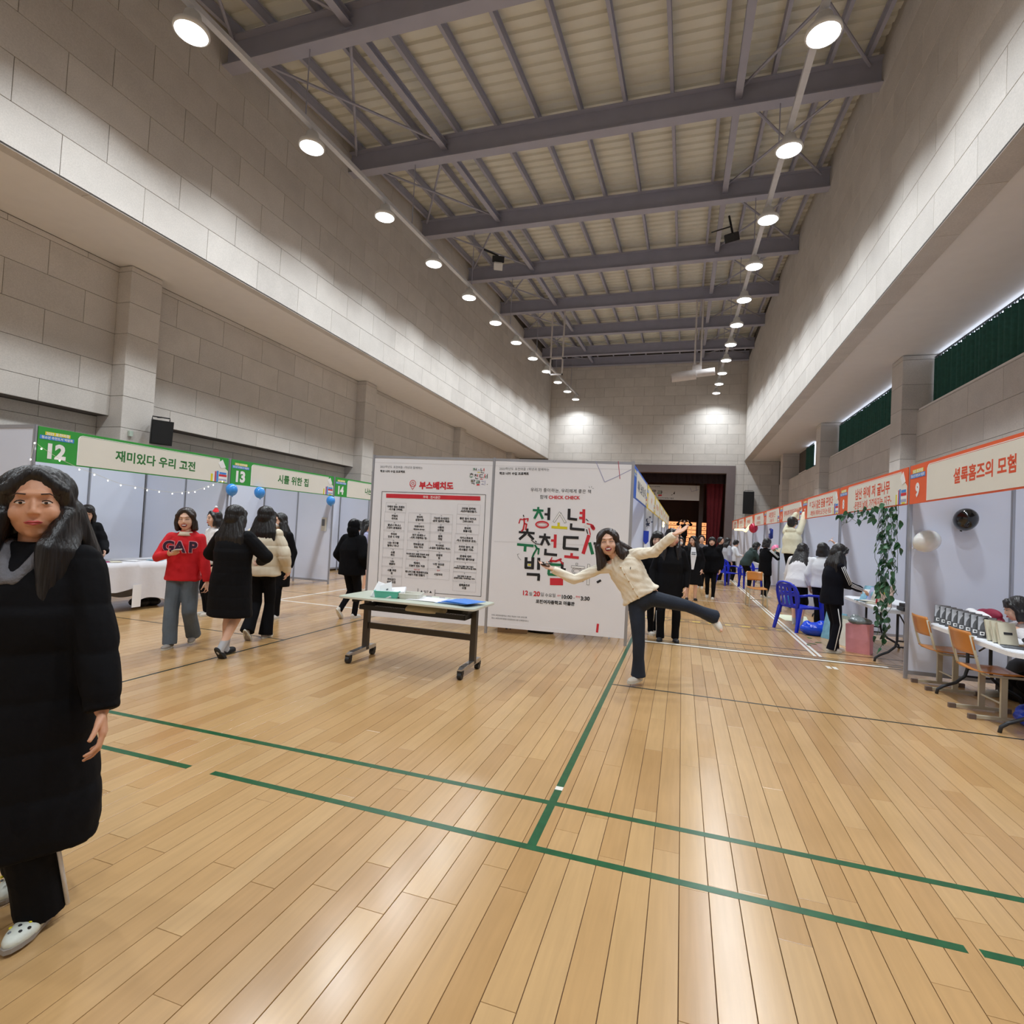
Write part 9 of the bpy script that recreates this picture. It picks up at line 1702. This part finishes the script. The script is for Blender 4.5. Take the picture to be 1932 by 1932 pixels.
# girl in the striped tracksuit
p = walker(2.10, 8.95, 74, 1.55, 'person in a navy tracksuit with white stripes browsing books at the ivy table', hair='long', hlen=.32, fringe=1, front=True, q=.0085, top='jacket', topm=M_NAVY, legm=M_NAVY, puff=.03, hem=-.12, hemw=.165, head=(4, -22, 0), lean=.06, feet=((-.07, .10, .045, 4), (.08, -.02, .045, -4)), hands=(dict(t=(-.12, .36, .93), curl=.5, n=(0, 0, -1)), dict(t=(.1, .36, .92), curl=.5, n=(0, 0, -1))), poles=((-.4, -1, -.6), (.4, -1, -.6)), ankle=.075, shoes='white')
s = p.s
p.stripes(1, [(s.sh[1], .075), (s.sh[1].lerp(s.el[1], .5), .072), (s.el[1], .068)], M_STRIPE, (-.3, 0, .3), 1.0, .009)
p.stripes(1, [(s.el[1], .066), (s.el[1].lerp(s.wr[1], .5), .058), (s.wr[1], .048)], M_STRIPE, (-.3, 0, .3), 1.0, .009)
p.stripes(1, [(s.hj[1] + V((0, 0, -.15)), .096), (s.kn[1], .072), (s.an[1], .078)], M_STRIPE, (0,), 1.0, .014, 'trouser_stripe')
# seated person at the right edge
walker(3.62, 6.75, -88, 1.55, 'person in a white fleece leaning on the book table at the right edge', hair='bob', fringe=1, q=.009, top='jacket', topm=mat('white_fleece', (214, 210, 210), 0.95, 0, 0.06, 30, 0.5, 60), puff=.03, hem=-.02, hip=(0, .02, .47), lean=.66, head=(10, -16, 0), hands=(dict(t=(-.14, .42, .79), n=(0, 0, -1)), dict(t=(.14, .42, .79), n=(0, 0, -1))), poles=((-1, -.3, -.3), (1, -.3, -.3)), feet=((-.08, .05, .045, 0), (.08, .05, .045, 0)), width=1.0)
stool((3.66, 6.75, 0), 1.57, 'black folding chair under the person in white fleece')
walker(.10, 34.3, 180, 1.60, 'person in black standing on the stage with both arms raised', hair='short', q=.018, puff=.03, hem=-.2, z0=.95 - .0, hands=(dict(t=(-.25, .1, 1.5)), dict(t=(.25, .1, 1.5))), poles=((-1, 0, -1), (1, 0, -1)))
# ---------------------------------------------------------------- evaluate the remeshed surfaces
def finish_blobs():
    dg = bpy.context.evaluated_depsgraph_get()
    for (o, name, m, parent, fn, k) in BLOBS:
        me = bpy.data.meshes.new_from_object(o.evaluated_get(dg)); me.name = name
        if not me.materials: me.materials.append(m)
        if fn:
            co = np.empty(len(me.vertices) * 3); me.vertices.foreach_get('co', co); no = np.empty(len(me.vertices) * 3); me.vertices.foreach_get('normal', no)
            me.vertices.foreach_set('co', fn(co.reshape(-1, 3), no.reshape(-1, 3)).reshape(-1)); me.update()
        me.polygons.foreach_set('use_smooth', [True] * len(me.polygons))
        n = bpy.data.objects.new(name, me); COL.objects.link(n); fin(n, parent, **k)
        tmp = o.data; bpy.data.objects.remove(o); bpy.data.meshes.remove(tmp)
    BLOBS.clear()
finish_blobs()
# ---------------------------------------------------------------- turn lettering into meshes at its final size
bpy.context.view_layer.update()
dg = bpy.context.evaluated_depsgraph_get()
fitd = {o.name: (o, L_, M) for (o, L_, M, hm) in FIT}
for o in LETTERING:
    me = bpy.data.meshes.new_from_object(o.evaluated_get(dg))
    nm, par, mb = o.name, o.parent, o.matrix_basis.copy(); cu = o.data
    if nm in fitd:
        co = [v.co.x for v in me.vertices]
        if co:
            s_ = fitd[nm][1] / (max(co) - min(co)); cx = (max(co) + min(co)) / 2
            mb = fitd[nm][2] @ Matrix.Scale(s_, 4) @ Matrix.Translation((-cx, 0, 0))
            for v in me.vertices: v.co.z *= min(1.0, 1.0 / s_)
    bpy.data.objects.remove(o); n = bpy.data.objects.new(nm, me); COL.objects.link(n); n.parent = par; n.matrix_basis = mb
    me.name = nm
